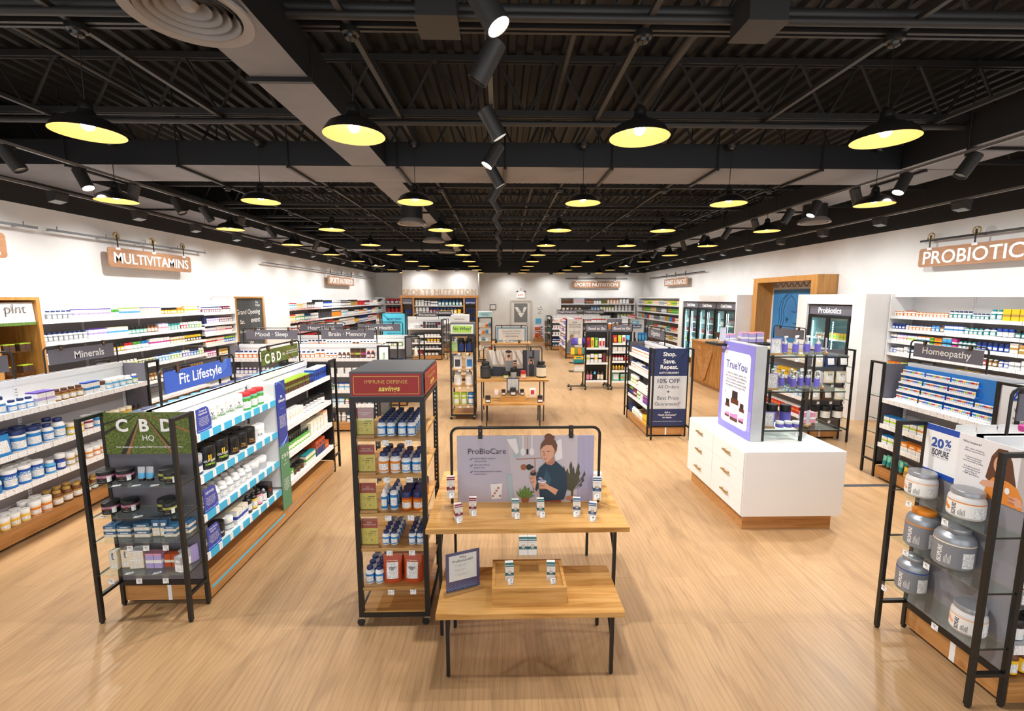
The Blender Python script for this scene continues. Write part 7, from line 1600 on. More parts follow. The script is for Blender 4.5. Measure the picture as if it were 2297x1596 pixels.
root = thing('wooden_riser', 'oblong oak riser block on the middle low table', 'display riser', (0.21, 8.3, 0.4505)); b = MB(); b.box(-0.24, 0, 0, 0.24, 0.3, 0.11); part('block', b, [M_TABLE], root); b = MB(); b.box(-0.2, 0.02, 0.11, 0.2, 0.28, 0.113); part('mat', b, [M_WOODEND], root)
for i, (x, w, h) in enumerate(((0.03, 0.075, 0.11), (0.21, 0.11, 0.14), (0.38, 0.075, 0.11))): tt('jar', ('brown', 'charcoal', 'black'), w, h, w, x, 8.37, 0.5645, f'dark jar, {ORD[i]} of three on the oak riser block of the middle low table', None)
for x, nm in ((-0.26, 'tower'), (0.71, 'free')): tt('jar', ('brown' if x < 0 else 'maroon', 'charcoal', 'black'), 0.1, 0.13, 0.1, x, 8.25, 0.4505, f'dark jar alone at the {nm} end of the middle low table', None)
for x, c, nm in ((-0.1, ('peach', 'white'), 'peach'), (0.58, ('white', 'red'), 'white and red')):
    riser(f'clear stand holding the {nm} pouch on the middle low table', x, 8.4, 0.4505, 0.16, 0.12, 0.1); tt('pouch', c, 0.11, 0.15, 0.06, x, 8.4, 0.5515, f'{nm} pouch on a clear stand on the middle low table', None)
def pr_(mb, w, h, z0): mb.flat([(-w * 0.42, z0 + h * 0.2), (w * 0.42, z0 + h * 0.2), (w * 0.42, z0 + h * 0.94), (-w * 0.42, z0 + h * 0.94)], -0.003, 1)
sign_holder('table_sign', 'blue bordered paper sign standing behind the jars on the middle low table', (0.21, 8.47, 0.5645), 0, 0.24, 0.3, [mat('why_blue', '2B2F6E', 0.4), M_PRINT], pr_)

# hot trends table by the rear door
T3U = table('tall oak table with the blue bordered HOT TRENDS poster near the rear door', (0.33, 15.4, 0), 0, 1.36, 1.0, 0.82, 0.035, 0.095)
T3L = table('low oak table tucked in front of the HOT TRENDS table', (0.33, 15.0, 0), 0, 1.12, 0.45, 0.45, 0.035, 0.08)
def hot(bo, x0, bz, bw, bh):
    k = MB(); k.flat([(x0 + 0.06, bz + 0.05), (x0 + bw - 0.06, bz + 0.05), (x0 + bw - 0.06, bz + bh - 0.05), (x0 + 0.06, bz + bh - 0.05)], -0.0055); part('paper', k, [M_WHITE], bo)
    lettering(bo, [dict(s='Discover HOT TRENDS', x=x0 + bw / 2, z=bz + bh * 0.73, y=-0.007, w=bw * 0.62), dict(s='in health and fitness at', x=x0 + bw / 2, z=bz + bh * 0.57, y=-0.007, w=bw * 0.58), dict(s="WHAT'S GOOD IN", x=x0 + bw / 2, z=bz + bh * 0.38, y=-0.007, w=bw * 0.45, m=1, bold=0.02)], [mat('hot_blue', '6E94B8', 0.5), M_INK])
poster_frame('blue bordered HOT TRENDS poster on a black frame by the rear door', (-0.22, 15.8, 0.8205), 0, 1.12, 0.598, 1.03, 0.5, 0.03, mat('hot_border', '7FB4DC', 0.5), hot)
for i, (x, c, h) in enumerate(((-0.2, ('brown', 'charcoal', 'brown'), 0.1), (0.08, ('white', 'cream', 'white'), 0.14), (0.2, ('white', 'red', 'white'), 0.08), (0.34, ('white', 'silver', 'white'), 0.07), (0.6, ('brown', 'gold', 'olive'), 0.1), (0.74, ('white', 'peach', 'white'), 0.16))): tt('box', c, 0.08, h, 0.07, x, 15.6, zt, f'small {c[0]} box, {ORD[i]} along the HOT TRENDS table', None)

# ------------------------------------------------------------------ checkout side
# white drawer counter
root = thing('drawer_counter', 'white drawer counter with brass pulls on an oak plinth', 'counter', (2.44, 4.33, 0))
CX_, CY_ = 1.045, 1.36
p = MB(); p.box(0.05, 0.06, 0.0, CX_ - 0.06, CY_ - 0.05, 0.17); part('plinth', p, [M_WOODX], root)
b = MB(); b.box(0.012, 0, 0.165, CX_, CY_, 0.85); part('body', b, [mat('counter_white', 'ECEAE8', 0.35)], root, None, 0.002)
for cidx in range(2):
    for r_ in range(3):
        y0 = 0.012 + cidx * 0.67; z0 = 0.175 + r_ * 0.223
        d = MB(); d.box(0, y0, z0, 0.011, y0 + 0.664, z0 + 0.22); do = part('drawer_front', d, [mat('counter_white', 'ECEAE8', 0.35)], root)
        h = MB(); yc = y0 + 0.332; zc = z0 + 0.13
        h.box(-0.028, yc - 0.075, zc - 0.008, -0.018, yc + 0.075, zc + 0.008); h.box(-0.018, yc - 0.06, zc - 0.006, 0.0, yc - 0.045, zc + 0.006); h.box(-0.018, yc + 0.045, zc - 0.006, 0.0, yc + 0.06, zc + 0.006); part('handle', h, [M_BRASS], do)
# lightbox
ZC = 0.8515
root = thing('lightbox_sign', 'violet bordered upright lightbox reading TrueYou on the white counter', 'sign', (2.671, 5.39, ZC), -PI / 2)
b = MB(); b.box(0, 0, 0, 0.73, 0.12, 1.035); part('case', b, [noise_mat('brushed_silver', 'B8BABD', 'ADB0B3', 3.0, 0.3)], root)
f = MB(); f.box(0.004, -0.004, 0.004, 0.726, -0.0005, 1.031); fo = part('face', f, [mat('lightbox_violet', '8C85DA', 0.4)], root)
k = MB(); k.flat(rrect(0.075, 0.08, 0.655, 0.93, 0.05), -0.0048, 0)
mt = [mat('lightbox_white', 'F2F1F6', 0.4), mat('tru_amber', '5A2A1E', 0.35), mat('tru_cap', '231C20', 0.4), mat('tru_pink', 'D98CC8', 0.4), mat('tru_pale', 'EDE6F4', 0.4), mat('tru_star', 'F4F2FB', 0.4)]
for cx, s in ((0.37, 1.0), (0.215, 0.6), (0.53, 0.62)):
    z0 = 0.13 + (0.02 if s < 1 else 0); w = 0.085 * s
    k.flat(rrect(cx - w, z0, cx + w, z0 + 0.26 * s, 0.02 * s), -0.0054 - 0.0004 * s, 1); k.flat([(cx - w * 0.75, z0 + 0.26 * s), (cx + w * 0.75, z0 + 0.26 * s), (cx + w * 0.7, z0 + 0.35 * s), (cx - w * 0.7, z0 + 0.35 * s)], -0.0056 - 0.0004 * s, 2)
    k.flat([(cx - w, z0 + 0.04 * s), (cx + w, z0 + 0.04 * s), (cx + w, z0 + 0.2 * s), (cx - w, z0 + 0.2 * s)], -0.006 - 0.0004 * s, 4); k.flat([(cx - w, z0 + 0.04 * s), (cx + w, z0 + 0.04 * s), (cx + w, z0 + 0.1 * s), (cx - w, z0 + 0.07 * s)], -0.0064 - 0.0004 * s, 3)
k.flat([(0.13, 1.0), (0.14, 0.985), (0.165, 0.975), (0.14, 0.965), (0.13, 0.95), (0.12, 0.965), (0.095, 0.975), (0.12, 0.985)], -0.0055, 5)
for i in range(16): k.flat([(0.665, 0.1 + 0.014 * i), (0.715, 0.1 + 0.014 * i), (0.715, 0.103 + 0.014 * i), (0.665, 0.103 + 0.014 * i)], -0.005, 4)
k.tube([(x, -0.006, z) for x, z in ell(0.15, 0.44, 0.032, 0.04, 16)], 0.0015, 4, 4, True)
part('print', k, mt, fo)
lettering(fo, [dict(s='TrueYou', x=0.365, z=0.775, y=-0.0062, w=0.46, bold=0.015), dict(s='Created to inspire passion for\nself-care and balanced wellbeing\nthese premium supplements\naddress womens evolving needs\nthroughout every stage of life', x=0.365, z=0.6, y=-0.0062, w=0.46, m=1, bold=0.0), dict(s='V', x=0.15, z=0.44, y=-0.0062, h=0.035, m=1)], [mat('tru_violet_ink', '5E62A8', 0.45), mat('tru_grey_ink', '5A5C74', 0.45)])
# glass shelf stand on the counter
root = thing('glass_shelf_stand', 'black frame stand with three glass shelves on the white counter', 'display rack', (2.80, 4.66, ZC))
TS = dict(root=root, name='counter stand')
for x in (0.012, 0.43):
    for y in (0.02, 0.62):
        p = MB(); p.box(x - 0.013, y - 0.013, 0, x + 0.013, y + 0.013, (1.0 if x < 0.1 else 0.96) if y > 0.1 or x < 0.1 else 0.46); part('post', p, [M_BLACK], root)
for z in (0.12, 0.55, 0.93):
    s = MB(); s.box(-0.04, 0.035, z - 0.008, 0.93, 0.52, z); part('glass_shelf', s, [M_GLASS], root)
    s = MB(); s.box(0.0, 0.036, z - 0.02, 0.9, 0.048, z - 0.0085); s.box(-0.001, 0.048, z - 0.02, 0.014, 0.5, z - 0.0085); part('bracket', s, [M_BLACK], root)
t = MB(); t.box(-0.25, 0.6, 0.975, 0.45, 0.63, 1.0); t.box(-0.25, 0.9, 0.975, 0.45, 0.93, 1.0); t.box(0.42, 0.63, 0.975, 0.45, 0.9, 1.0); t.box(-0.25, 0.63, 0.975, -0.22, 0.9, 1.0); part('top_frame', t, [M_BLACK], root)
t = MB(); t.box(-0.248, 0.602, 1.0005, 0.448, 0.928, 1.006); part('top_glass', t, [M_GLASS], root)
for x in (0.435,): p = MB(); p.box(x - 0.013, 0.902, 0, x + 0.013, 0.928, 0.974); part('post', p, [M_BLACK], root)
cq = lambda kind, c, w, h, d, x, y, z, label, group=None, turn=0: ec_put(TS, kind, c, w, h, d, x, y, z, label, group, turn)
for i, (x, y) in enumerate(((0.255, 0.13), (0.365, 0.12), (0.45, 0.24), (0.5, 0.13), (0.56, 0.23), (0.61, 0.12))): cq('pump', ('silver', 'violet', 'silver'), 0.056, 0.2, 0.056, x, y, 0.9305, f'silver pump bottle with violet label, {ORD[i]} on the top glass of the counter stand', 'pump bottles on the top glass', 0.3)
for i, (x, y) in enumerate(((0.22, 0.26), (0.28, 0.18), (0.37, 0.12), (0.42, 0.25), (0.485, 0.17), (0.55, 0.27), (0.575, 0.18), (0.625, 0.11))): cq('pump', ('silver', 'violet', 'silver'), 0.056, 0.205, 0.056, x, y, 0.5505, f'silver pump bottle with violet label, {ORD[i]} on the middle glass of the counter stand', 'pump bottles on the middle glass', 0.3)
for i, (x, y) in enumerate(((0.27, 0.14), (0.365, 0.14), (0.455, 0.14))): cq('wide', ('white', 'violet', 'white'), 0.082, 0.068, 0.082, x, y, 0.1205, f'white cream jar with violet label, {ORD[i]} of three, lowest counter glass')
for i, (x, y) in enumerate(((0.2, 0.42), (0.33, 0.40), (0.47, 0.37))): cq('jar', ('black', 'violet', 'black'), 0.12, 0.2, 0.12, x, y, 0.1205, f'black jar with violet label, {ORD[i]} of three at the back of the lowest counter glass')
for i, (x, y) in enumerate(((0.66, 0.32), (0.745, 0.33))): cq('box', ('pink', 'white', 'pink'), 0.075, 0.12, 0.07, x, y, 0.1205, f'pink carton, {ORD[i]} of two at the back of the lowest counter glass')
for i, (x, h) in enumerate(((-0.1, 0.09), (-0.02, 0.1), (0.13, 0.12), (0.22, 0.11), (0.32, 0.12))): cq('box', ('lilac', 'white', 'pink'), 0.085, h, 0.08, x, 0.75, 1.0065, f'lilac carton with pink top, {ORD[i]} along the raised back shelf of the counter stand')
def tcard(mb, w, h, z0):
    mb.flat([(-w * 0.4, z0 + h * 0.06), (w * 0.4, z0 + h * 0.06), (w * 0.4, z0 + h * 0.93), (-w * 0.4, z0 + h * 0.93)], -0.003, 1); text_mb(mb, 'TrueYou', 0, z0 + h * 0.83, -0.0032, w=w * 0.36, m=2, bold=0); text_mb(mb, 'BODY CARE', 0, z0 + h * 0.68, -0.0032, w=w * 0.5, m=2)
def blank(mb, w, h, z0): pass
for k, z in enumerate((0.9305, 0.5505, 0.1205)):
    lv = ['top', 'middle', 'lowest'][k]
    sign_holder('shelf_card', f'lilac bordered paper card facing the camera, {lv} glass of the counter stand', (2.80 + 0.14 - 0.01 * k, 4.76, ZC + z), R(-6), 0.115, 0.17, [mat('lilac_border', 'A698CE', 0.45), M_PRINT, M_INK], tcard)
    sign_holder('shelf_card', f'blank back of a pale card on a wooden block, {lv} glass of the counter stand', (2.80 + (0.75, 0.74, 0.62)[k], 4.85 - 0.0 * k, ZC + z), R(60) if k < 2 else R(40), 0.12, 0.16, [mat('card_back', 'D9D5E4', 0.45)], blank)
    for i, x in enumerate(((0.33, 0.58), (0.33, 0.56), (0.4,))[k]): price_clip(TS, x, z, 0.027, f'clear price clip on the {lv} glass of the counter stand, {["first", "second"][i]} from the lightbox', '18')
sign_holder('shelf_card', 'pale back of a paper card above the lightbox on the counter stand', (2.64, 5.33, ZC + 1.0065), R(35), 0.13, 0.17, [mat('card_back', 'D9D5E4', 0.45)], blank)

# checkout desk
root = thing('checkout_desk', 'slatted oak checkout desk with a raised V emblem', 'desk', (5.50, 11.15, 0))
b = MB(); b.box(0.02, 0.02, 0.08, 0.75, 1.78, 1.16); part('body', b, [M_WOODZ], root); p = MB(); p.box(0.06, 0.06, 0, 0.7, 1.72, 0.08); part('plinth', p, [M_WOODX], root)
t = MB(); t.box(-0.01, -0.01, 1.16, 0.77, 1.8, 1.2); part('desk_top', t, [M_WOODY], root)
s = MB(); y = 0.03
while y < 1.76: s.box(0.0, y, 0.08, 0.02, y + 0.05, 1.16); y += 0.068
x = 0.03
while x < 0.73: s.box(x, 0.0, 0.08, x + 0.05, 0.02, 1.16); x += 0.068
part('slats', s, [M_WOODZ], root)
v = MB(); v.prism([(0.0, 0.95), (0.16, 0.99), (0.3, 0.93), (0.55, 0.42), (0.68, 0.82), (0.85, 0.96), (1.0, 0.93), (1.02, 0.86), (0.68, 0.16), (0.55, 0.08), (0.44, 0.16), (0.0, 0.88)], -0.03, 0.0); v.xf(Matrix.Translation((-0.001, 1.45, 0.06)) @ Matrix.Rotation(-PI / 2, 4, 'Z')); part('emblem', v, [M_WOODY], root)
root = thing('checkout_monitor', 'dark point of sale screen and keypad on the checkout desk', 'monitor', (5.72, 11.55, 1.2005)); b = MB(); b.box(-0.12, -0.12, 0, 0.2, 0.12, 0.02); b.box(0, -0.02, 0.02, 0.04, 0.02, 0.1); part('stand', b, [M_BLACKP], root); b = MB(); b.box(-0.02, -0.2, -0.012, 0.01, 0.2, 0.25); b.xf(Matrix.Translation((0.02, 0, 0.09)) @ Matrix.Rotation(R(-35), 4, 'Y')); part('screen', b, [M_BLACKP], root)

# good to go racks
def rolling_rack(label, loc, w, zs, txt, board):
    root = thing('rolling_rack', label, 'display rack', loc)
    for x in (0, w):
        p = MB(); p.box(x - 0.016, 0.0, 0.08, x + 0.016, 0.032, 1.5); p.box(x - 0.016, 0.33, 0.08, x + 0.016, 0.362, 1.5); part('post', p, [M_BLACK], root)
        f = MB(); f.box(x - 0.016, -0.12, 0.06, x + 0.016, 0.48, 0.085); part('foot', f, [M_BLACK], root)
        for y in (-0.1, 0.46): caster(root, x, y, 0.06)
    p = MB(); p.box(0.016, 0.165, 0.22, w - 0.016, 0.19, 1.5); part('back_panel', p, [M_BLACK], root)
    for z in zs:
        s = MB(); s.box(0.017, 0.0, z - 0.03, w - 0.017, 0.164, z, 0); s.box(0.017, -0.006, z - 0.055, w - 0.017, 0.0, z, 1); part('shelf', s, [M_BLACK, M_STRIP], root)
    header_sign(f'slate header sign reading Good to Go on the {txt}', (loc[0] + 0.01, loc[1] + 0.17, 1.5015), 0, w - 0.02, 'Good to Go', h=0.21, bh=0.17, bz=0.005, bw=w - 0.04, tw=(w - 0.04) * 0.82)
    return dict(root=root, w=w, name=txt)
RA = rolling_rack('black rolling snack rack with a Good to Go header and side hooks', (2.18, 11.62, 0), 0.6, [1.1, 0.71, 0.24], 'rack with side hooks', True)
RB = rolling_rack('black rolling snack rack with a Good to Go header, nearer the checkout', (2.86, 11.62, 0), 0.58, [1.22, 1.0, 0.75, 0.5, 0.22], 'rack nearer checkout', False)
f_ = lambda F, z, k, runs: fill(F, 0.03, F['w'] - 0.03, 0.02, z, SH[k], runs, False, 'door side')
f_(RA, 1.1, 0, [('pouch', ('red', 'maroon'), 0.085, 0.26, 0.05, 1, 1), ('pouch', ('yellow', 'gold'), 0.085, 0.26, 0.05, 1, 1), ('pouch', ('green', 'lime'), 0.085, 0.26, 0.05, 1, 1), ('pouch', ('white', 'red'), 0.078, 0.24, 0.05, 3, 1)])
f_(RA, 0.71, 1, [('carton', ('white', 'lime', 'brown'), 0.085, 0.22, 0.06, 1, 1), ('carton', ('white', 'charcoal', 'white'), 0.085, 0.22, 0.06, 1, 1), ('carton', ('white', 'yellow', 'lime'), 0.085, 0.22, 0.06, 1, 1), ('carton', ('white', 'black', 'white'), 0.085, 0.22, 0.06, 1, 1), ('pouch', ('brown', 'maroon'), 0.1, 0.25, 0.06, 1, 1)])
f_(RA, 0.24, 2, [('drink', ('brown', 'pink', 'brown'), 0.08, 0.24, 0.08, 2, 1), ('drink', ('sky', 'black', 'black'), 0.08, 0.26, 0.08, 1, 1), ('drink', ('brown', 'cream', 'black'), 0.08, 0.24, 0.08, 3, 1)])
f_(RB, 1.22, 0, [('pouch', ('red', 'orange'), 0.11, 0.2, 0.05, 1, 1), ('pouch', ('lime', 'yellow'), 0.09, 0.2, 0.05, 1, 1), ('pouch', ('white', 'red'), 0.09, 0.2, 0.05, 1, 1), ('pouch', ('sky', 'cyan'), 0.09, 0.2, 0.05, 1, 1), ('pouch', ('purple', 'blue'), 0.1, 0.2, 0.05, 2, 1)])
f_(RB, 1.0, 1, [('carton', ('white', 'cream', 'grey'), 0.12, 0.12, 0.08, 4, 1)])
f_(RB, 0.75, 2, [('drink', ('red', 'white', 'red'), 0.065, 0.14, 0.065, 4, 1), ('drink', ('red', 'red', 'white'), 0.065, 0.14, 0.065, 4, 1)])
f_(RB, 0.5, 3, [('drink', ('yellow', 'gold', 'yellow'), 0.07, 0.13, 0.07, 4, 1), ('drink', ('magenta', 'white', 'purple'), 0.07, 0.13, 0.07, 4, 1)])
f_(RB, 0.22, 4, [('pouch', ('mint', 'white'), 0.2, 0.24, 0.08, 1, 1), ('carton', ('mint', 'orange', 'white'), 0.16, 0.17, 0.08, 2, 1)])
# side hooks: balls of bags
r_ = RA['root'].location
for nm, lab, x, z, cols, w, h in (('bag_cluster', 'purple and cream bags', -0.16, 1.18, ('purple', 'violet', 'cream', 'purple'), 0.09, 0.17), ('bag_cluster', 'yellow, orange and mint bags', -0.16, 0.92, ('yellow', 'lime', 'orange', 'mint'), 0.1, 0.18)):
    for i, c in enumerate(cols):
        ec_put(dict(root=Frame((r_[0], r_[1], 0), 0)), 'pouch', (c, c), w, h, 0.05, -0.34 + 0.095 * i, 0.02 + 0.055 * (i % 2), z, f'small {c} bag hung on the side hooks, {ORD[i]} of the {lab}', lab, 0.25 * i - 0.3, near=False)
sh = MB(); sh.box(-0.4, -0.02, 1.17, -0.02, 0.16, 1.179); sh.box(-0.4, -0.02, 0.91, -0.02, 0.16, 0.919); sh.box(-0.42, -0.04, 0.46, -0.02, 0.2, 0.469); sh.box(-0.42, -0.04, 0.69, -0.02, 0.2, 0.699)
part('side_shelf', sh, [M_BLACK], RA['root'])
sf = MB(); sf.box(-0.4, 0.06, 0.06, -0.016, 0.09, 0.085); sf.box(-0.4, -0.16, 0.06, -0.375, 0.3, 0.085); part('side_foot', sf, [M_BLACK], RA['root'])
for y in (-0.14, 0.28): caster(RA['root'], -0.387, y, 0.06)
ec_put(dict(root=Frame((r_[0], r_[1], 0), 0)), 'carton', ('teal', 'yellow', 'yellow'), 0.24, 0.19, 0.1, -0.18, 0.05, 0.70, 'flat teal and yellow carton on the side shelf of the hook rack', None, near=False)
ec_put(dict(root=Frame((r_[0], r_[1], 0), 0)), 'carton', ('cream', 'white', 'peach'), 0.25, 0.2, 0.1, -0.17, 0.05, 0.47, 'cream spotted carton on the lowest side shelf of the hook rack', None, near=False)
# small crate of blue bags and purple packs behind them
root = thing('wooden_crate_stand', 'oak shelf stand with blue bags beyond the Good to Go racks', 'display stand', (3.96, 13.0, 0)); b = MB()
for x in (0, 0.3):
    for y in (0, 0.3): b.box(x, y, 0, x + 0.02, y + 0.02, 1.2)
part('frame', b, [M_BLACK], root)
for z in (1.13, 0.9): b = MB(); b.box(0.021, -0.01, z - 0.025, 0.299, 0.31, z); part('shelf', b, [M_WOODX], root)
CS = dict(root=root, name='oak shelf stand')
fill(CS, 0.02, 0.3, 0.03, 1.13, 'top shelf', [('pouch', ('blue', 'sky'), 0.085, 0.24, 0.06, 3, 2)], False, 'door side'); fill(CS, 0.02, 0.3, 0.03, 0.9, 'second shelf', [('carton', ('purple', 'magenta', 'purple'), 0.06, 0.1, 0.06, 4, 1)], False, 'door side')

# digestive run and its auto delivery board
GD = gondola('digestive gondola', 'short white shelving run of orange labelled bottles behind the navy auto delivery board', (2.84, 8.78, 0), -PI / 2, 1.22, (), [1.335, 1.065, 0.76, 0.525])
fd = lambda z, k, runs: fill(GD, 0.03, 1.19, -0.31, z, k, runs, True, 'far end', seed=int(z * 100))
fd(1.33, SH[0], [('bottle', ('white', 'orange', 'navy'), 0.085, 0.14, 0.085, 13, 2)])
fd(1.06, SH[1], [('bottle', ('white', 'orange', 'navy'), 0.075, 0.125, 0.075, 3, 2), ('bottle', ('white', 'orange', 'white'), 0.065, 0.1, 0.065, 5, 2), ('bottle', ('white', 'orange', 'navy'), 0.065, 0.1, 0.065, 8, 2)])
fd(0.755, SH[2], [('jar', ('cream', 'lime', 'white'), 0.085, 0.15, 0.085, 4, 1), ('bottle', ('amber', 'orange', 'white'), 0.075, 0.13, 0.075, 1, 1), ('bottle', ('white', 'cream', 'black'), 0.075, 0.12, 0.075, 6, 1), ('bottle', ('white', 'orange', 'white'), 0.07, 0.12, 0.07, 4, 1)])
fd(0.52, SH[3], [('box', ('navy', 'royal', 'lime'), 0.07, 0.13, 0.07, 3, 1), ('box', ('maroon', 'cream', 'maroon'), 0.08, 0.14, 0.07, 2, 1), ('jar', ('lime', 'green', 'white'), 0.09, 0.14, 0.09, 2, 1), ('bottle', ('white', 'silver', 'white'), 0.08, 0.13, 0.08, 2, 1), ('box', ('purple', 'magenta', 'pink'), 0.08, 0.14, 0.07, 4, 1)])
fd(0.166, 'base deck', [('box', ('navy', 'royal', 'navy'), 0.07, 0.14, 0.07, 2, 1), ('bottle', ('white', 'lime', 'white'), 0.075, 0.12, 0.075, 5, 1), ('bottle', ('white', 'orange', 'white'), 0.07, 0.1, 0.07, 3, 1), ('box', ('yellow', 'gold', 'yellow'), 0.08, 0.13, 0.08, 5, 1)])
fill(dict(root=Frame((2.84, 7.56, 0), PI / 2), name='hidden side of digestive run'), 0.05, 1.17, -0.31, 1.33, SH[0], [('jar', ('white', 'silver', 'white'), 0.1, 0.2, 0.1, 11, 1)], False, 'near end')
header_sign('slate header sign reading Digestive turned side on', (2.84, 8.74, 1.556), -PI / 2, 0.95, 'Digestive', tw=0.45)
ECD = endcap('black end rack holding the navy and grey auto delivery board', (2.495, 7.542, 0), 0, [], w=0.68)
p = MB(); x0, x1 = 0.03, 0.65
p.box(x0, -0.03, 0.2, x1, -0.0085, 1.54, 0)
p.flat([(x0, 0.5), (x1, 0.5), (x1, 1.07), (x0, 1.07)], -0.0305, 1)
for i in range(6): p.tube([(x, -0.031, z) for x, z in ell(x0 + 0.06, 1.47, 0.03 + 0.014 * i, 0.03 + 0.014 * i, 10, 200, 380)], 0.0007, 4, 2)
for i in range(8):
    for j in range(7): p.flat(ell(0.54 + 0.013 * i, 1.5 - 0.012 * j, 0.0016, 0.0016, 5), -0.0305, 2)
po = part('board', p, [mat('navy_board', '22305A', 0.45), mat('grey_board', 'C4C6C9', 0.5), mat('navy_board_line', '5A6EA8', 0.5)], ECD['root'])
cx = 0.34
lettering(po, [dict(s='Shop.', x=cx, z=1.435, w=0.22, m=0, bold=0.015), dict(s='Save.', x=cx, z=1.325, w=0.21, m=0, bold=0.015), dict(s='Repeat.', x=cx, z=1.215, w=0.3, m=0, bold=0.015), dict(s='AUTO DELIVERY', x=cx, z=1.125, w=0.34, m=0),
               dict(s='10% OFF', x=cx, z=0.985, w=0.38, m=1, bold=0.012), dict(s='All Orders', x=cx, z=0.885, w=0.36, m=1, bold=-0.005), dict(s='+', x=cx, z=0.8, w=0.05, m=1), dict(s='Best Price', x=cx, z=0.69, w=0.37, m=1, bold=-0.005), dict(s='Guaranteed*', x=cx, z=0.59, w=0.45, m=1, bold=-0.005),
               dict(s='Ask a', x=cx, z=0.44, w=0.1, m=0), dict(s='Health Enthusiast*', x=cx, z=0.395, w=0.32, m=0), dict(s='for details.', x=cx, z=0.35, w=0.16, m=0), dict(s='Auto Delivery orders only. Terms apply, see associate for details and exclusions.', x=cx, z=0.28, w=0.52, m=0, bold=-0.005)], [M_LETTER, mat('navy_ink', '2A3350', 0.5)], -0.032)
b = MB(); b.box(0.02, -0.004, 0.035, 0.66, 0.008, 0.166, 0); b.box(0.32, -0.0065, 0.035, 0.345, -0.0045, 0.166, 1); part('wood_kick', b, [M_WOODX, M_WHITE], ECD['root'])
endcap('black end rack with slate panel closing the far end of the digestive run', (3.175, 8.80, 0), PI, [1.2, 0.85, 0.5])

# runs beyond: nutrition coaching, weight management, best sellers
GN = gondola('coaching gondola', 'white shelving run ending in the nutrition coaching board', (2.85, 19.7, 0), -PI / 2, 2.0, (1.0,), [1.3, 1.0, 0.7, 0.42])
for k, z in enumerate((1.295, 0.995, 0.695, 0.415)): fill(GN, 0.05, 1.95, -0.3, z, SH[k], [('box', ('cream', 'brown', 'rust'), 0.1, 0.16, 0.08, 4, 1), ('box', ('white', 'red', 'pink'), 0.1, 0.17, 0.08, 5, 1), ('box', ('violet', 'lilac', 'white'), 0.1, 0.16, 0.08, 6, 1)][k % 2:] , False, 'far end')
ECN = endcap('black end rack with a white FREE NUTRITION COACHING board', (2.5, 17.66, 0), 0, [], w=0.7)
p = MB(); p.box(0.03, -0.02, 0.2, 0.67, -0.0085, 1.54); po = part('board', p, [mat('coach_paper', 'DAD7D4', 0.5)], ECN['root'])
lettering(po, [dict(s='FREE\nNUTRITION\nCOACHING', x=0.35, z=1.33, y=-0.022, w=0.46, bold=0.005), dict(s='Work with one of our coaches\nto build an eating plan that\nfits your life and your goals\nso you feel your very best', x=0.35, z=1.02, y=-0.022, w=0.46, bold=0)], [M_INK])
k = MB()
k.flat([(0.04, 0.22), (0.04, 0.6), (0.16, 0.76), (0.28, 0.72), (0.36, 0.5), (0.42, 0.36), (0.36, 0.3), (0.2, 0.22)], -0.0212, 0); k.flat(ell(0.25, 0.82, 0.075, 0.1, 16), -0.0216, 1); k.flat([(0.16, 0.82), (0.18, 0.93), (0.28, 0.95), (0.34, 0.88), (0.3, 0.86), (0.22, 0.8), (0.2, 0.74)], -0.022, 2); k.flat([(0.36, 0.36), (0.46, 0.3), (0.48, 0.35), (0.4, 0.42)], -0.0222, 1)
part('photo_print', k, [mat('coach_grey', '75777B', 0.5), skin, mat('coach_hair', '8A7556', 0.5)], po)
b = MB(); b.box(0.02, -0.004, 0.035, 0.68, 0.008, 0.166); part('wood_kick', b, [M_WOODX], ECN['root'])
GW = gondola('weight management gondola', 'white shelving run under the Weight Management header signs', (2.28, 20.75, 0), 0, 2.7, (1.35,), [1.3, 1.0, 0.7, 0.42])
for k, z in enumerate((1.295, 0.995, 0.695, 0.415)):
    fill(GW, 0.03, 2.65, -0.3, z, SH[k], [[('jar', ('white', 'orange', 'white'), 0.1, 0.14, 0.1, 4, 1), ('jar', ('red', 'maroon', 'red'), 0.1, 0.16, 0.1, 8, 1), ('jar', ('maroon', 'red', 'black'), 0.09, 0.1, 0.09, 4, 1), ('carton', ('white', 'red', 'white'), 0.2, 0.22, 0.1, 4, 1)],
          [('jar', ('white', 'pink', 'white'), 0.1, 0.13, 0.1, 8, 1), ('jar', ('maroon', 'white', 'brown'), 0.1, 0.13, 0.1, 8, 1), ('carton', ('blue', 'sky', 'blue'), 0.13, 0.12, 0.1, 6, 1)], [('jar', ('white', 'silver', 'white'), 0.12, 0.13, 0.12, 8, 1), ('box', ('cream', 'olive', 'white'), 0.1, 0.14, 0.07, 8, 1)], [('carton', ('navy', 'white', 'navy'), 0.2, 0.14, 0.1, 12, 1)]][k], False, 'door side')
fill(GW, 0.03, 0.6, -0.28, 0.166, 'base deck', [('jar', ('blue', 'sky', 'blue'), 0.11, 0.18, 0.11, 2, 1), ('jar', ('grey', 'pink', 'grey'), 0.11, 0.18, 0.11, 1, 1)], False, 'door side')
header_sign('slate header sign reading Weight Management, the one nearer the rear door', (2.5, 20.75, 1.556), 0, 1.0, 'Weight Management', tw=0.82)
header_sign('slate header sign reading Weight Management, the one nearer the coolers', (3.75, 20.75, 1.556), 0, 1.0, 'Weight Management', tw=0.82)
GW2 = gondola('weight management back gondola', 'white shelving run behind the Weight Management run', (2.1, 22.4, 0), 0, 2.7, (1.35,), [1.3, 1.0, 0.7])
header_sign('slate header sign reading Meal Replacement at the rear', (3.3, 22.4, 1.556), 0, 1.0, 'Meal Replacement', tw=0.82)
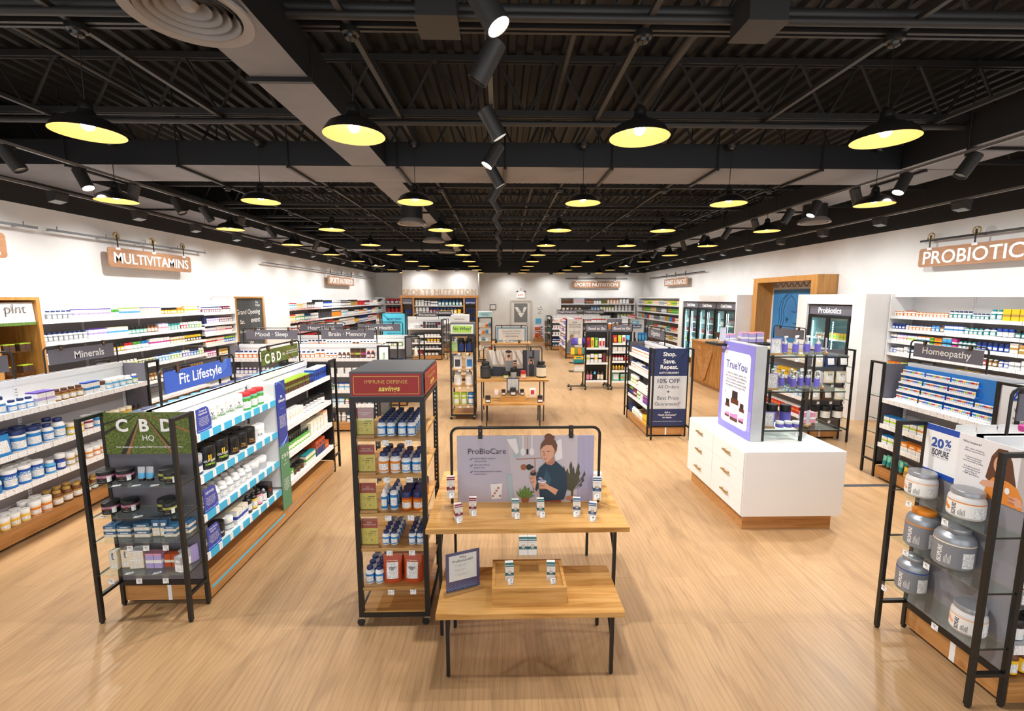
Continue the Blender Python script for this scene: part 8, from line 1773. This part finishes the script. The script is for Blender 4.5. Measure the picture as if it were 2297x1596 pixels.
ECW = endcap('black end rack hung with dark bottles facing the rear door aisle', (2.263, 21.09, 0), -PI / 2, [1.2, 0.85, 0.5], w=0.68)
for k, z in enumerate((1.2, 0.85, 0.5)):
    for i in range(4): ec_put(ECW, 'shaker', (('teal', 'charcoal', 'olive', 'black')[(i + k) % 4],) * 2 + ('black',), 0.09, 0.2, 0.09, 0.1 + 0.15 * i, -0.11, z, f'{("teal", "charcoal", "olive", "black")[(i + k) % 4]} shaker cup, {ORD[i]} along {SH[k]}, rear aisle end rack', f'shaker cups on {SH[k]} of the rear end rack', near=False)
GS = gondola('best sellers gondola', 'white shelving run ending in the BEST SELLERS board', (5.52, 20.6, 0), -PI / 2, 2.1, (1.05,), [1.3, 1.0, 0.7])
ECS = endcap('black end rack with the BEST SELLERS board below red boxes', (5.18, 18.45, 0), 0, [], w=0.68, top=1.52)
p = MB(); p.box(0.03, -0.02, 0.5, 0.65, -0.0085, 1.49, 0); p.flat([(0.13, 1.3), (0.42, 1.3), (0.44, 1.44), (0.15, 1.44)], -0.0212, 1); p.flat([(0.15, 1.13), (0.53, 1.13), (0.56, 1.28), (0.16, 1.28)], -0.0212, 2); po = part('board', p, [mat('best_paper', 'C8CDD2', 0.5), C('sky'), C('navy')], ECS['root'])
lettering(po, [dict(s='BEST', x=0.28, z=1.37, y=-0.023, w=0.2, bold=0.03), dict(s='SELLERS', x=0.35, z=1.205, y=-0.023, w=0.32, bold=0.03)], [M_LETTER])
for i in range(5): ec_put(dict(root=GS['root']), 'carton', ('red', 'white', 'red'), 0.15, 0.1, 0.12, 1.2 + 0.17 * i, 0.0, 1.556, f'red carton on top of the BEST SELLERS run, {ORD[i]} in line', 'red cartons on the BEST SELLERS run', near=False)
for i in range(3): ec_put(dict(root=Frame((4.3, 18.4, 0), 0)), 'shaker', ('orange', 'red', 'white'), 0.13, 0.26, 0.13, 0.5 + 0.15 * i - 0.35, 0.15, 1.1, f'orange striped bottle, {ORD[i]} of three on the dark stand beside the BEST SELLERS board', None, near=False)
root = thing('dark_display_stand', 'dark stand of orange bottles beside the BEST SELLERS board', 'display stand', (4.36, 18.4, 0)); b = MB(); b.box(0, 0, 0, 0.62, 0.3, 1.098); part('body', b, [M_DARKPANEL], root); b = MB(); b.box(0, 0.28, 1.1, 0.62, 0.3, 1.5); part('back_panel', b, [M_DARKPANEL], root)
root = thing('snack_rack', 'small rack of bright snack packs against the rear wall beside the door', 'display rack', (1.78, 24.3, 0)); b = MB(); b.box(0, 0, 0, 0.45, 0.4, 0.25); part('base', b, [M_WOODX], root); b = MB(); b.box(0, 0.36, 0.25, 0.45, 0.4, 0.95); b.box(0, 0.2, 0.58, 0.45, 0.36, 0.6); part('body', b, [M_WHITE], root); b = MB(); b.box(0.06, 0.34, 0.96, 0.38, 0.36, 1.25); part('header', b, [C('sky')], root)
SR = dict(root=root, name='small snack rack')
for k, (z, y) in enumerate(((0.6, 0.21), (0.251, 0.05))): fill(SR, 0.02, 0.44, y, z, SH[k], [('carton', ('red', 'orange', 'white'), 0.09, 0.24 if k else 0.2, 0.1, 2, 1), ('carton', ('orange', 'brown', 'red'), 0.09, 0.24 if k else 0.2, 0.1, 1, 1), ('carton', ('violet', 'white', 'blue'), 0.09, 0.22, 0.1, 1, 1)], False, 'door side')

# coffee end rack behind the counter
GK = gondola('coffee gondola', 'white shelving run behind the counter with a plain header', (5.4, 9.0, 0), -PI / 2, 1.62, (), [1.36, 1.025, 0.715, 0.40])
ECK = endcap('black end rack of coffee bags behind the white counter', (5.06, 7.36, 0), 0, [1.27, 1.0, 0.72, 0.4], w=0.68)
b = MB(); b.box(0.02, -0.004, 0.035, 0.66, 0.012, 0.166, 0); b.box(0.33, -0.0065, 0.035, 0.355, -0.0045, 0.166, 1); part('wood_kick', b, [M_WOODX, M_WHITE], ECK['root'])
for k, (z, cs) in enumerate(((1.27, ('white', 'navy', 'black')), (1.0, ('white', 'cream', 'cream')), (0.72, ('cream', 'brown', 'cream')), (0.4, ('black', 'charcoal', 'black')))):
    for i, c in enumerate(cs):
        if k < 3: o = ec_put(ECK, 'pouch', (c, 'white' if c != 'white' else 'cream'), 0.17, 0.19, 0.08, 0.12 + 0.21 * i, -0.12, z, f'{c} coffee bag, {ORD[i]} along {SH[k]}, coffee end rack', None)
        else: o = ec_put(ECK, 'jar', (c, 'white', 'black'), 0.15, 0.2, 0.15, 0.12 + 0.21 * i, -0.11, z, f'{c} coffee tin, {ORD[i]} along the lowest glass of the coffee end rack', None)
        if k == 1: t = MB(); text_mb(t, 'KOI', 0, 0.14, -0.034, w=0.07, bold=0.03); part('lettering', t, [M_INK], o)
        if k: price_clip(ECK, 0.12 + 0.21 * i, z, -0.216, f'clear price clip, {ORD[i]} along {SH[k]}, coffee end rack', '15')
fill(GK, 0.1, 1.6, -0.3, 1.355, SH[0], [('bottle', ('white', 'yellow', 'white'), 0.08, 0.13, 0.08, 8, 1), ('box', ('white', 'yellow', 'gold'), 0.09, 0.13, 0.08, 6, 1)], False, 'far end')
fill(GK, 0.1, 1.6, -0.3, 1.02, SH[1], [('bottle', ('white', 'sky', 'blue'), 0.08, 0.13, 0.08, 8, 1), ('box', ('yellow', 'gold', 'yellow'), 0.09, 0.13, 0.08, 5, 1)], False, 'far end')
fill(GK, 0.1, 1.6, -0.3, 0.71, SH[2], [('bottle', ('white', 'sky', 'blue'), 0.08, 0.13, 0.08, 12, 1)], False, 'far end')
fill(GK, 0.1, 1.6, -0.3, 0.395, SH[3], [('box', ('red', 'orange', 'white'), 0.09, 0.13, 0.08, 12, 1)], False, 'far end')
header_sign('slate header sign above the coffee run, turned away', (5.4, 8.85, 1.556), -PI / 2, 0.95, '')

# homeopathy run
GO = gondola('homeopathy gondola', 'white shelving run with clear blue trays of pellet tubes', (5.335, 5.72, 0), -PI / 2, 1.33, (), [1.085, 0.745, 0.49])
root = thing('pellet_tube_display', 'clear blue tiered tray display of pellet tubes on the homeopathy run', 'display tray', (5.19, 5.66, 1.0805), -PI / 2)
blue = mat('tray_blue', '2F7FD0', 0.2)
PD = dict(root=root, name='blue tray display')
bk = MB(); bk.box(0, 0.02, 0, 1.28, 0.04, 0.44); part('back_panel', bk, [blue], root)
for r_ in range(4):
    for c_ in range(4):
        if c_ == 3 and r_ > 1: continue
        x0 = 0.005 + c_ * 0.318; z0 = 0.014 + r_ * 0.108; y0 = -0.03 - 0.018 * (3 - r_)
        t = MB(); t.box(x0, y0, z0 - 0.012, x0 + 0.31, 0.019, z0, 0); t.box(x0, y0 - 0.004, z0 - 0.012, x0 + 0.31, y0, z0 + 0.012, 1); part('tray', t, [blue, M_WHITE], root)
        N_ = 14
        for i in range(N_):
            cc = ('red', 'orange', 'violet', 'blue', 'lime', 'magenta', 'yellow', 'sky')[(i // 2 + r_ * 3 + c_) % 8]
            ec_put(PD, 'vial', ('white', cc), 0.017, 0.06, 0.017, x0 + 0.018 + i * 0.0212, y0 + 0.016, z0 + 0.0005, f'white and {cc} pellet tube, {ORD[i]} in tray {"ABCD"[c_]}, {ORD[3 - r_]} tier of the blue display', f'pellet tubes, {ORD[3 - r_]} tier', near=False)
fill(GO, 1.0, 1.2, -0.1, 1.0805, 'tray gap', [('jar', ('cream', 'gold', 'white'), 0.08, 0.1, 0.08, 1, 1)], True, 'far end') if False else None
fo = dict(near=True, end='far end')
fill(GO, 0.03, 1.28, -0.31, 0.74, SH[1], [('box', ('white', 'lime', 'blue'), 0.085, 0.12, 0.1, 5, 1), ('box', ('white', 'orange', 'lime'), 0.07, 0.12, 0.1, 4, 1), ('box', ('white', 'royal', 'red'), 0.07, 0.12, 0.1, 4, 1)], **fo)
fill(GO, 0.03, 1.28, -0.31, 0.485, SH[2], [('box', ('white', 'lime', 'blue'), 0.08, 0.11, 0.1, 3, 1), ('box', ('white', 'orange', 'orange'), 0.1, 0.11, 0.1, 4, 1), ('box', ('white', 'lime', 'green'), 0.11, 0.09, 0.1, 5, 1)], **fo)
fill(GO, 0.05, 1.28, -0.3, 0.166, 'base deck', [('tube', ('mint', 'teal', 'brown'), 0.055, 0.16, 0.045, 5, 2), ('tube', ('yellow', 'gold', 'yellow'), 0.06, 0.12, 0.045, 1, 1), ('box', ('navy', 'royal', 'navy'), 0.055, 0.1, 0.06, 3, 1), ('box', ('rust', 'red', 'orange'), 0.075, 0.12, 0.07, 4, 1)], **fo)
header_sign('slate header sign reading Homeopathy on a black tube frame', (5.335, 5.75, 1.556), -PI / 2, 0.95, 'Homeopathy', tw=0.6)
ECO = endcap('black end rack with empty glass rungs at the far end of the homeopathy run', (5.675, 5.745, 0), PI, [1.1, 0.8, 0.6, 0.38])
ec_put(ECO, 'tube', ('teal', 'cyan', 'white'), 0.05, 0.14, 0.04, 0.55, -0.1, 1.1, 'teal tube on the far end rack of the homeopathy run', None)
ECQ = endcap('black end rack with 20 percent board, near end of the homeopathy run', (5.0, 4.375, 0), 0, [0.75, 0.45], w=0.67)
p = MB(); p.box(0.03, -0.02, 1.05, 0.64, -0.0085, 1.53, 0); p.flat([(0.03, 1.05), (0.64, 1.05), (0.64, 1.09), (0.03, 1.09)], -0.0212, 1); po = part('board', p, [M_WHITE, C('royal')], ECQ['root'])
lettering(po, [dict(s='20%', x=0.26, z=1.42, y=-0.023, w=0.26, bold=0.03), dict(s='V thrive', x=0.28, z=1.26, y=-0.023, w=0.2, m=1), dict(s='NEW LOOK', x=0.28, z=1.18, y=-0.023, w=0.2, m=1), dict(s='Selected sizes', x=0.28, z=1.13, y=-0.023, w=0.2, m=1, bold=0)], [C('royal'), M_INK])

# near end rack of silver tubs
GI = gondola('isopure side gondola', 'white shelving run at the near picture edge behind the silver tub rack', (2.955, 2.645, 0), 0, 2.4, (1.2,), [1.36, 1.025, 0.715, 0.40])
GI['name'] = 'near edge run'
ECI = endcap('black end rack with glass shelves of big silver tubs, nearest the camera', (2.939, 2.985, 0), -PI / 2, [1.068, 0.73, 0.382], w=0.675, d=0.2, panel=mat('rack_grey', '8C8990', 0.5))
b = MB(); b.box(0.02, 0.0085, 0.035, 0.655, 0.009, 0.166, 0); b.box(0.35, -0.004, 0.035, 0.385, 0.008, 0.166, 1); b.box(0.02, -0.002, 0.035, 0.349, 0.008, 0.166, 0); b.box(0.386, -0.002, 0.035, 0.655, 0.008, 0.166, 0); part('wood_kick', b, [M_WOODX, M_WHITE], ECI['root'])
p = MB(); p.box(0.028, -0.016, 1.2, 0.647, -0.0085, 1.545, 0)
p.flat([(0.028, 1.505), (0.25, 1.505), (0.25, 1.545), (0.028, 1.545)], -0.0164, 1); p.flat([(0.028, 1.2), (0.25, 1.2), (0.25, 1.235), (0.028, 1.235)], -0.0164, 1)
p.flat([(0.25, 1.2), (0.647, 1.2), (0.647, 1.545), (0.25, 1.545)], -0.0164, 2)
po = part('poster', p, [M_WHITE, C('royal'), mat('iso_paper', 'E6E4E6', 0.5)], ECI['root'])
lettering(po, [dict(s='20', x=0.115, z=1.43, w=0.085, bold=0.04), dict(s='%', x=0.185, z=1.445, w=0.042, bold=0.03), dict(s='OFF', x=0.185, z=1.405, w=0.042, bold=0.0), dict(s='ISOPURE', x=0.14, z=1.365, w=0.115, h=0.045, m=1, bold=0.02), dict(s="WE'RE ALL MORE THAN MUSCLE", x=0.14, z=1.334, w=0.11, m=1),
               dict(s='Why Isopure?', x=0.33, z=1.50, w=0.11, m=1, bold=0.01), dict(s='30+ years of fueling\nathletic performance', x=0.35, z=1.455, w=0.12, m=2), dict(s='Delicious formulas\nwith outstanding\nmacronutrient profiles', x=0.35, z=1.395, w=0.12, m=2), dict(s='3rd party tested\nand manufactured\naccording to\ncGMP guidelines', x=0.345, z=1.325, w=0.105, m=2)], [mat('iso_blue_ink', '2A4FA0', 0.5), M_INK, mat('iso_grey_ink', '6A6A76', 0.5)], -0.0172)
k = MB(); n_ = [0]
def IP(pts, m): n_[0] += 1; k.flat(pts, -0.0172 - 0.00015 * n_[0], m)
IP([(0.6, 1.2), (0.647, 1.2), (0.647, 1.545), (0.6, 1.545)], 5)
IP([(0.43, 1.32), (0.45, 1.46), (0.48, 1.515), (0.53, 1.52), (0.56, 1.46), (0.59, 1.34), (0.61, 1.26), (0.57, 1.26), (0.54, 1.32), (0.46, 1.3)], 1)
IP([(0.43, 1.2), (0.44, 1.28), (0.47, 1.335), (0.55, 1.34), (0.6, 1.32), (0.635, 1.26), (0.64, 1.2)], 2)
IP([(0.488, 1.36), (0.52, 1.36), (0.525, 1.33), (0.505, 1.315), (0.48, 1.33)], 4)
IP(ell(0.5, 1.42, 0.034, 0.055, 18), 0); IP([(0.465, 1.44), (0.47, 1.49), (0.5, 1.505), (0.535, 1.48), (0.54, 1.42), (0.525, 1.45), (0.5, 1.475), (0.48, 1.465)], 1)
for x in (0.486, 0.512): IP([(x - 0.007, 1.428), (x + 0.007, 1.43), (x + 0.007, 1.426), (x - 0.007, 1.424)], 1)
IP([(0.487, 1.393), (0.513, 1.394), (0.508, 1.383), (0.493, 1.383)], 3); IP([(0.497, 1.425), (0.5, 1.408), (0.493, 1.406)], 4)
IP([(0.40, 1.27), (0.42, 1.3), (0.47, 1.315), (0.505, 1.31), (0.51, 1.29), (0.48, 1.275), (0.43, 1.26)], 0)
for i in range(4): IP([(0.49, 1.316 - 0.008 * i), (0.514, 1.313 - 0.008 * i), (0.514, 1.307 - 0.008 * i), (0.49, 1.31 - 0.008 * i)], 4 if i % 2 else 0)
IP(ell(0.555, 1.285, 0.014, 0.02, 12), 3); IP([(0.59, 1.24), (0.6, 1.27), (0.63, 1.26), (0.645, 1.22), (0.61, 1.21)], 0)
for i in range(4): IP([(0.565, 1.262 - 0.011 * i), (0.6, 1.262 - 0.011 * i), (0.6, 1.254 - 0.011 * i), (0.568, 1.254 - 0.011 * i)], 4 if i % 2 else 0)
part('photo_print', k, [skin, mat('iso_hair', '5E3A28', 0.5), mat('iso_orange', 'E08A38', 0.5), M_WHITE, skin2, mat('iso_curtain', 'B9B2B4', 0.5)], po)
SIL = mat('tub_silver', '9EA2A8', 0.35, 0.5); SILD = mat('tub_grey_label', '7E8086', 0.45)
def big_tub(label, x, y, z, r, h, style, accent, turn=0.0):
    r_ = ECI['root']; M = Matrix.Translation(r_.location) @ Matrix.Rotation(r_.rotation_euler[2], 4, 'Z')
    squat = style == 'clear'
    root = thing('protein_tub', label, 'tub', M @ Vector((x, y, z)), r_.rotation_euler[2] + turn)
    bm_ = MB()
    if squat:
        bm_.lathe([(r * 0.9, 0), (r * 0.98, h * 0.04), (r, h * 0.12), (r, h * 0.62), (r * 0.96, h * 0.72), (r * 0.84, h * 0.8), (r * 0.82, h * 0.83)], 32, 0)
        part('body', bm_, [mat('tub_translucent', 'D6D4D2', 0.35)], root, 50)
        l = MB(); l.lathe([(r + 0.0008, h * 0.1), (r + 0.0008, h * 0.58), (r + 0.0008, h * 0.62)], 32, [0, 1], cap0=False, cap1=False); lo = part('label', l, [mat('tub_white_label', 'ECEAE6', 0.45), C(accent)], root, 50)
        c = MB(); c.lathe([(r * 0.86, h * 0.83), (r * 0.9, h * 0.84), (r * 0.9, h * 0.97), (r * 0.86, h)], 32, 0); part('lid', c, [mat('tub_lid_silver', '9C9EA2', 0.3, 0.4)], root, 50)
        ink = M_INK
    else:
        bm_.lathe([(r * 0.9, 0), (r * 0.99, h * 0.04), (r, h * 0.1), (r, h * 0.66), (r * 0.97, h * 0.74), (r * 0.86, h * 0.82), (r * 0.66, h * 0.87), (r * 0.64, h * 0.89)], 32, 0)
        part('body', bm_, [SIL], root, 50)
        l = MB(); l.lathe([(r + 0.0008, h * 0.08), (r + 0.0008, h * 0.62), (r + 0.0008, h * 0.65)], 32, [0, 1], cap0=False, cap1=False); lo = part('label', l, [SILD, C(accent)], root, 50)
        c = MB(); c.lathe([(r * 0.68, h * 0.89), (r * 0.7, h * 0.9), (r * 0.7, h * 0.985), (r * 0.66, h)], 32, 0); part('lid', c, [C(accent) if accent == 'orange' else mat('tub_lid_silver', '9C9EA2', 0.3, 0.4)], root, 50)
        ink = M_LETTER
    # upright lettering, wrapped round the tub
    def wrap(mb, ang):
        for i, (vx, vy, vz) in enumerate(mb.v):
            a = ang + vx / (r + 0.002) - PI / 2; q = r + 0.0018
            mb.v[i] = (q * math.cos(a), q * math.sin(a), vz)
    t = MB(); text_mb(t, 'ISOPURE', 0, 0, 0, w=h * 0.42, h=r * 0.26, bold=0.02)
    t.v = [(-vz, vy, vx) for vx, vy, vz in t.v]; t.v = [(a, b_, c_ + h * 0.33) for a, b_, c_ in t.v]; wrap(t, -0.35); part('lettering', t, [ink], lo)
    pz = MB()
    for i in range(6): x0_ = 0.02 + 0.004 * i; pz.quad([(r * 0.16 + 0.006 * i, 0, h * 0.14), (r * 0.16 + 0.006 * i + 0.0018, 0, h * 0.14), (r * 0.16 + 0.006 * i + 0.0018, 0, h * (0.3 + 0.04 * (i % 3))), (r * 0.16 + 0.006 * i, 0, h * (0.3 + 0.04 * (i % 3)))])
    wrap(pz, -0.25); part('small_print', pz, [ink], lo)
    bp = MB()
    for i in range(5): bp.quad([(r * 0.0 + 0.014 * i, 0, h * 0.1), (0.014 * (i + 1), 0, h * 0.1), (0.014 * (i + 1), 0, h * 0.48), (0.014 * i, 0, h * 0.48)])
    wrap(bp, 0.75); part('nutrition_panel', bp, [M_FINE], lo)
    if squat:
        fr = MB()
        for a, zz, rr in ((0, 0.36, 0.016), (0.02, 0.3, 0.013), (-0.012, 0.42, 0.01)): fr.quad([(a + rr * math.cos(R(q)), 0, h * zz + rr * math.sin(R(q))) for q in range(0, 360, 36)])
        wrap(fr, -0.95); part('fruit_print', fr, [C(accent)], lo)
big_tub('white tub on the top glass of the near rack, beside its far post', 0.12, -0.1, 1.0685, 0.085, 0.165, 'clear', 'peach', 0.45)
big_tub('white tub with orange fruit on the top glass of the near rack', 0.42, -0.1, 1.0685, 0.088, 0.17, 'clear', 'orange', 0.45)
big_tub('silver tub with orange lid on the middle glass of the near rack', 0.17, -0.105, 0.7305, 0.092, 0.255, 'silver', 'orange', 0.45)
big_tub('silver tub with grey lid on the middle glass of the near rack', 0.385, -0.105, 0.7305, 0.1, 0.255, 'silver', 'cream', 0.45)
big_tub('silver tub with blue stripe on the lowest glass of the near rack', 0.13, -0.1, 0.3825, 0.086, 0.25, 'silver', 'royal', 0.45)
big_tub('white tub with red fruit on the lowest glass of the near rack', 0.52, -0.1, 0.3825, 0.084, 0.17, 'clear', 'peach', 0.45)
for i, (x, z) in enumerate(((0.17, 1.068), (0.42, 1.068), (0.19, 0.73), (0.34, 0.73), (0.06, 0.382), (0.44, 0.382))): price_clip(ECI, x, z, -0.216, f'price clip, {["top", "middle", "lowest"][i // 2]} glass of the silver tub rack, {["first", "second"][i % 2]} from far post', '42')
GIB = dict(root=Frame((5.355, 2.645, 0), PI), name='far side of near run')
fill(GIB, 0.05, 2.36, -0.3, 1.355, SH[0], [('tub', ('white', 'white', 'white'), 0.115, 0.19, 0.115, 4, 1), ('tub', ('white', 'royal', 'navy'), 0.115, 0.19, 0.115, 8, 1), ('tub', ('white', 'magenta', 'magenta'), 0.115, 0.18, 0.115, 2, 1), ('pouch', ('white', 'white'), 0.13, 0.19, 0.1, 4, 1)], False, 'outer end')
fill(GI, 0.03, 0.8, -0.3, 0.166, 'base deck', [('amber', ('amber', 'yellow', 'white'), 0.085, 0.17, 0.085, 6, 1)], True, 'rack end')
fill(GI, 0.03, 0.8, -0.3, 0.395, SH[3], [('jar', ('black', 'white', 'black'), 0.1, 0.13, 0.1, 6, 1)], True, 'rack end')
fill(GI, 0.03, 0.8, -0.3, 0.71, SH[2], [('jar', ('white', 'rust', 'white'), 0.1, 0.13, 0.1, 6, 1)], True, 'rack end')
header_sign('slate header sign cut off at the picture edge, above the near silver tub run', (3.12, 2.645, 1.556), 0, 0.95, '')
# orange bags on the run behind the 20 percent board
fill(dict(root=Frame((5.35, 4.1, 0), 0), name='small orange stack'), 0.45, 0.8, 0.0, 0.001, 'floor', [('carton', ('orange', 'rust', 'orange'), 0.3, 1.42, 0.25, 1, 1)], False, 'rack')
# floor cable cover
mb = MB(); mb.prism([(0, -0.035), (0.01, -0.02), (0.01, 0.02), (0, 0.035)], 0, 1.45); mb.xf(Matrix(((0, 1, 0, 0), (0, 0, 1, 0), (1, 0, 0, 0), (0, 0, 0, 1)))); o = add('cable_cover', mb.mesh('cable_cover', [mat('rubber_grey', '3E4044', 0.5)]), None, (3.5, 5.44, 0.0005)); tag(o, 'low grey rubber cable cover across the floor from counter to homeopathy rack', 'cable cover')

# past three hundred of a kind: the smallest in view of each become one object
def merge_rest(kind, word, keep=300):
    objs = [o for o in COL.objects if o.parent is None and o.type == 'MESH' and o.name.split('.')[0] == kind]
    if len(objs) <= keep: return
    def size(o):
        bb = o.bound_box; w = bb[6][0] - bb[0][0]; h = bb[6][2] - bb[0][2]
        p = o.location; dist2 = p[0] ** 2 + p[1] ** 2 + (p[2] - 2.4) ** 2
        hid = 0.2 if 'hidden side' in o['label'] or '-row ' in o['label'] else 1.0
        return w * h / dist2 * hid
    objs.sort(key=size, reverse=True)
    mb = MB(); mats = []; idx = {}
    for o in objs[keep:]:
        M0 = Matrix.Translation(o.location) @ Matrix.Rotation(o.rotation_euler[2], 4, 'Z')
        for q in [o] + list(o.children):
            me = q.data; k = len(mb.v)
            mb.v += [tuple(M0 @ v.co) for v in me.vertices]
            loc = []
            for m in me.materials:
                if m.name not in idx: idx[m.name] = len(mats); mats.append(m)
                loc.append(idx[m.name])
            for p in me.polygons: mb.f.append(tuple(k + i for i in p.vertices)); mb.m.append(loc[p.material_index])
    for o in objs[keep:]:
        for q in list(o.children): bpy.data.objects.remove(q)
        LABELS.pop(o['label'], None); bpy.data.objects.remove(o)
    r = add(kind + '_rows', mb.mesh(kind + '_rows', mats, 45)); tag(r, f'remaining small rows of {word} on the shelves far down the shop', word); r['kind'] = 'stuff'
for kd, wd in (('supplement_bottle', 'supplement bottles'), ('supplement_box', 'supplement boxes'), ('powder_tub', 'powder tubs'), ('supplement_jar', 'supplement jars')): merge_rest(kd, wd)

import re as _re
dup = [k for k, v in LABELS.items() if len(v) > 1]
print('THINGS', sum(len(v) for v in LABELS.values()), 'DUP', len(dup), dup, 'LONG', [k for k in LABELS if len(_re.findall(r"[A-Za-z0-9][A-Za-z0-9'-]*", k)) > 16])
print('KINDS', KIND_COUNT)
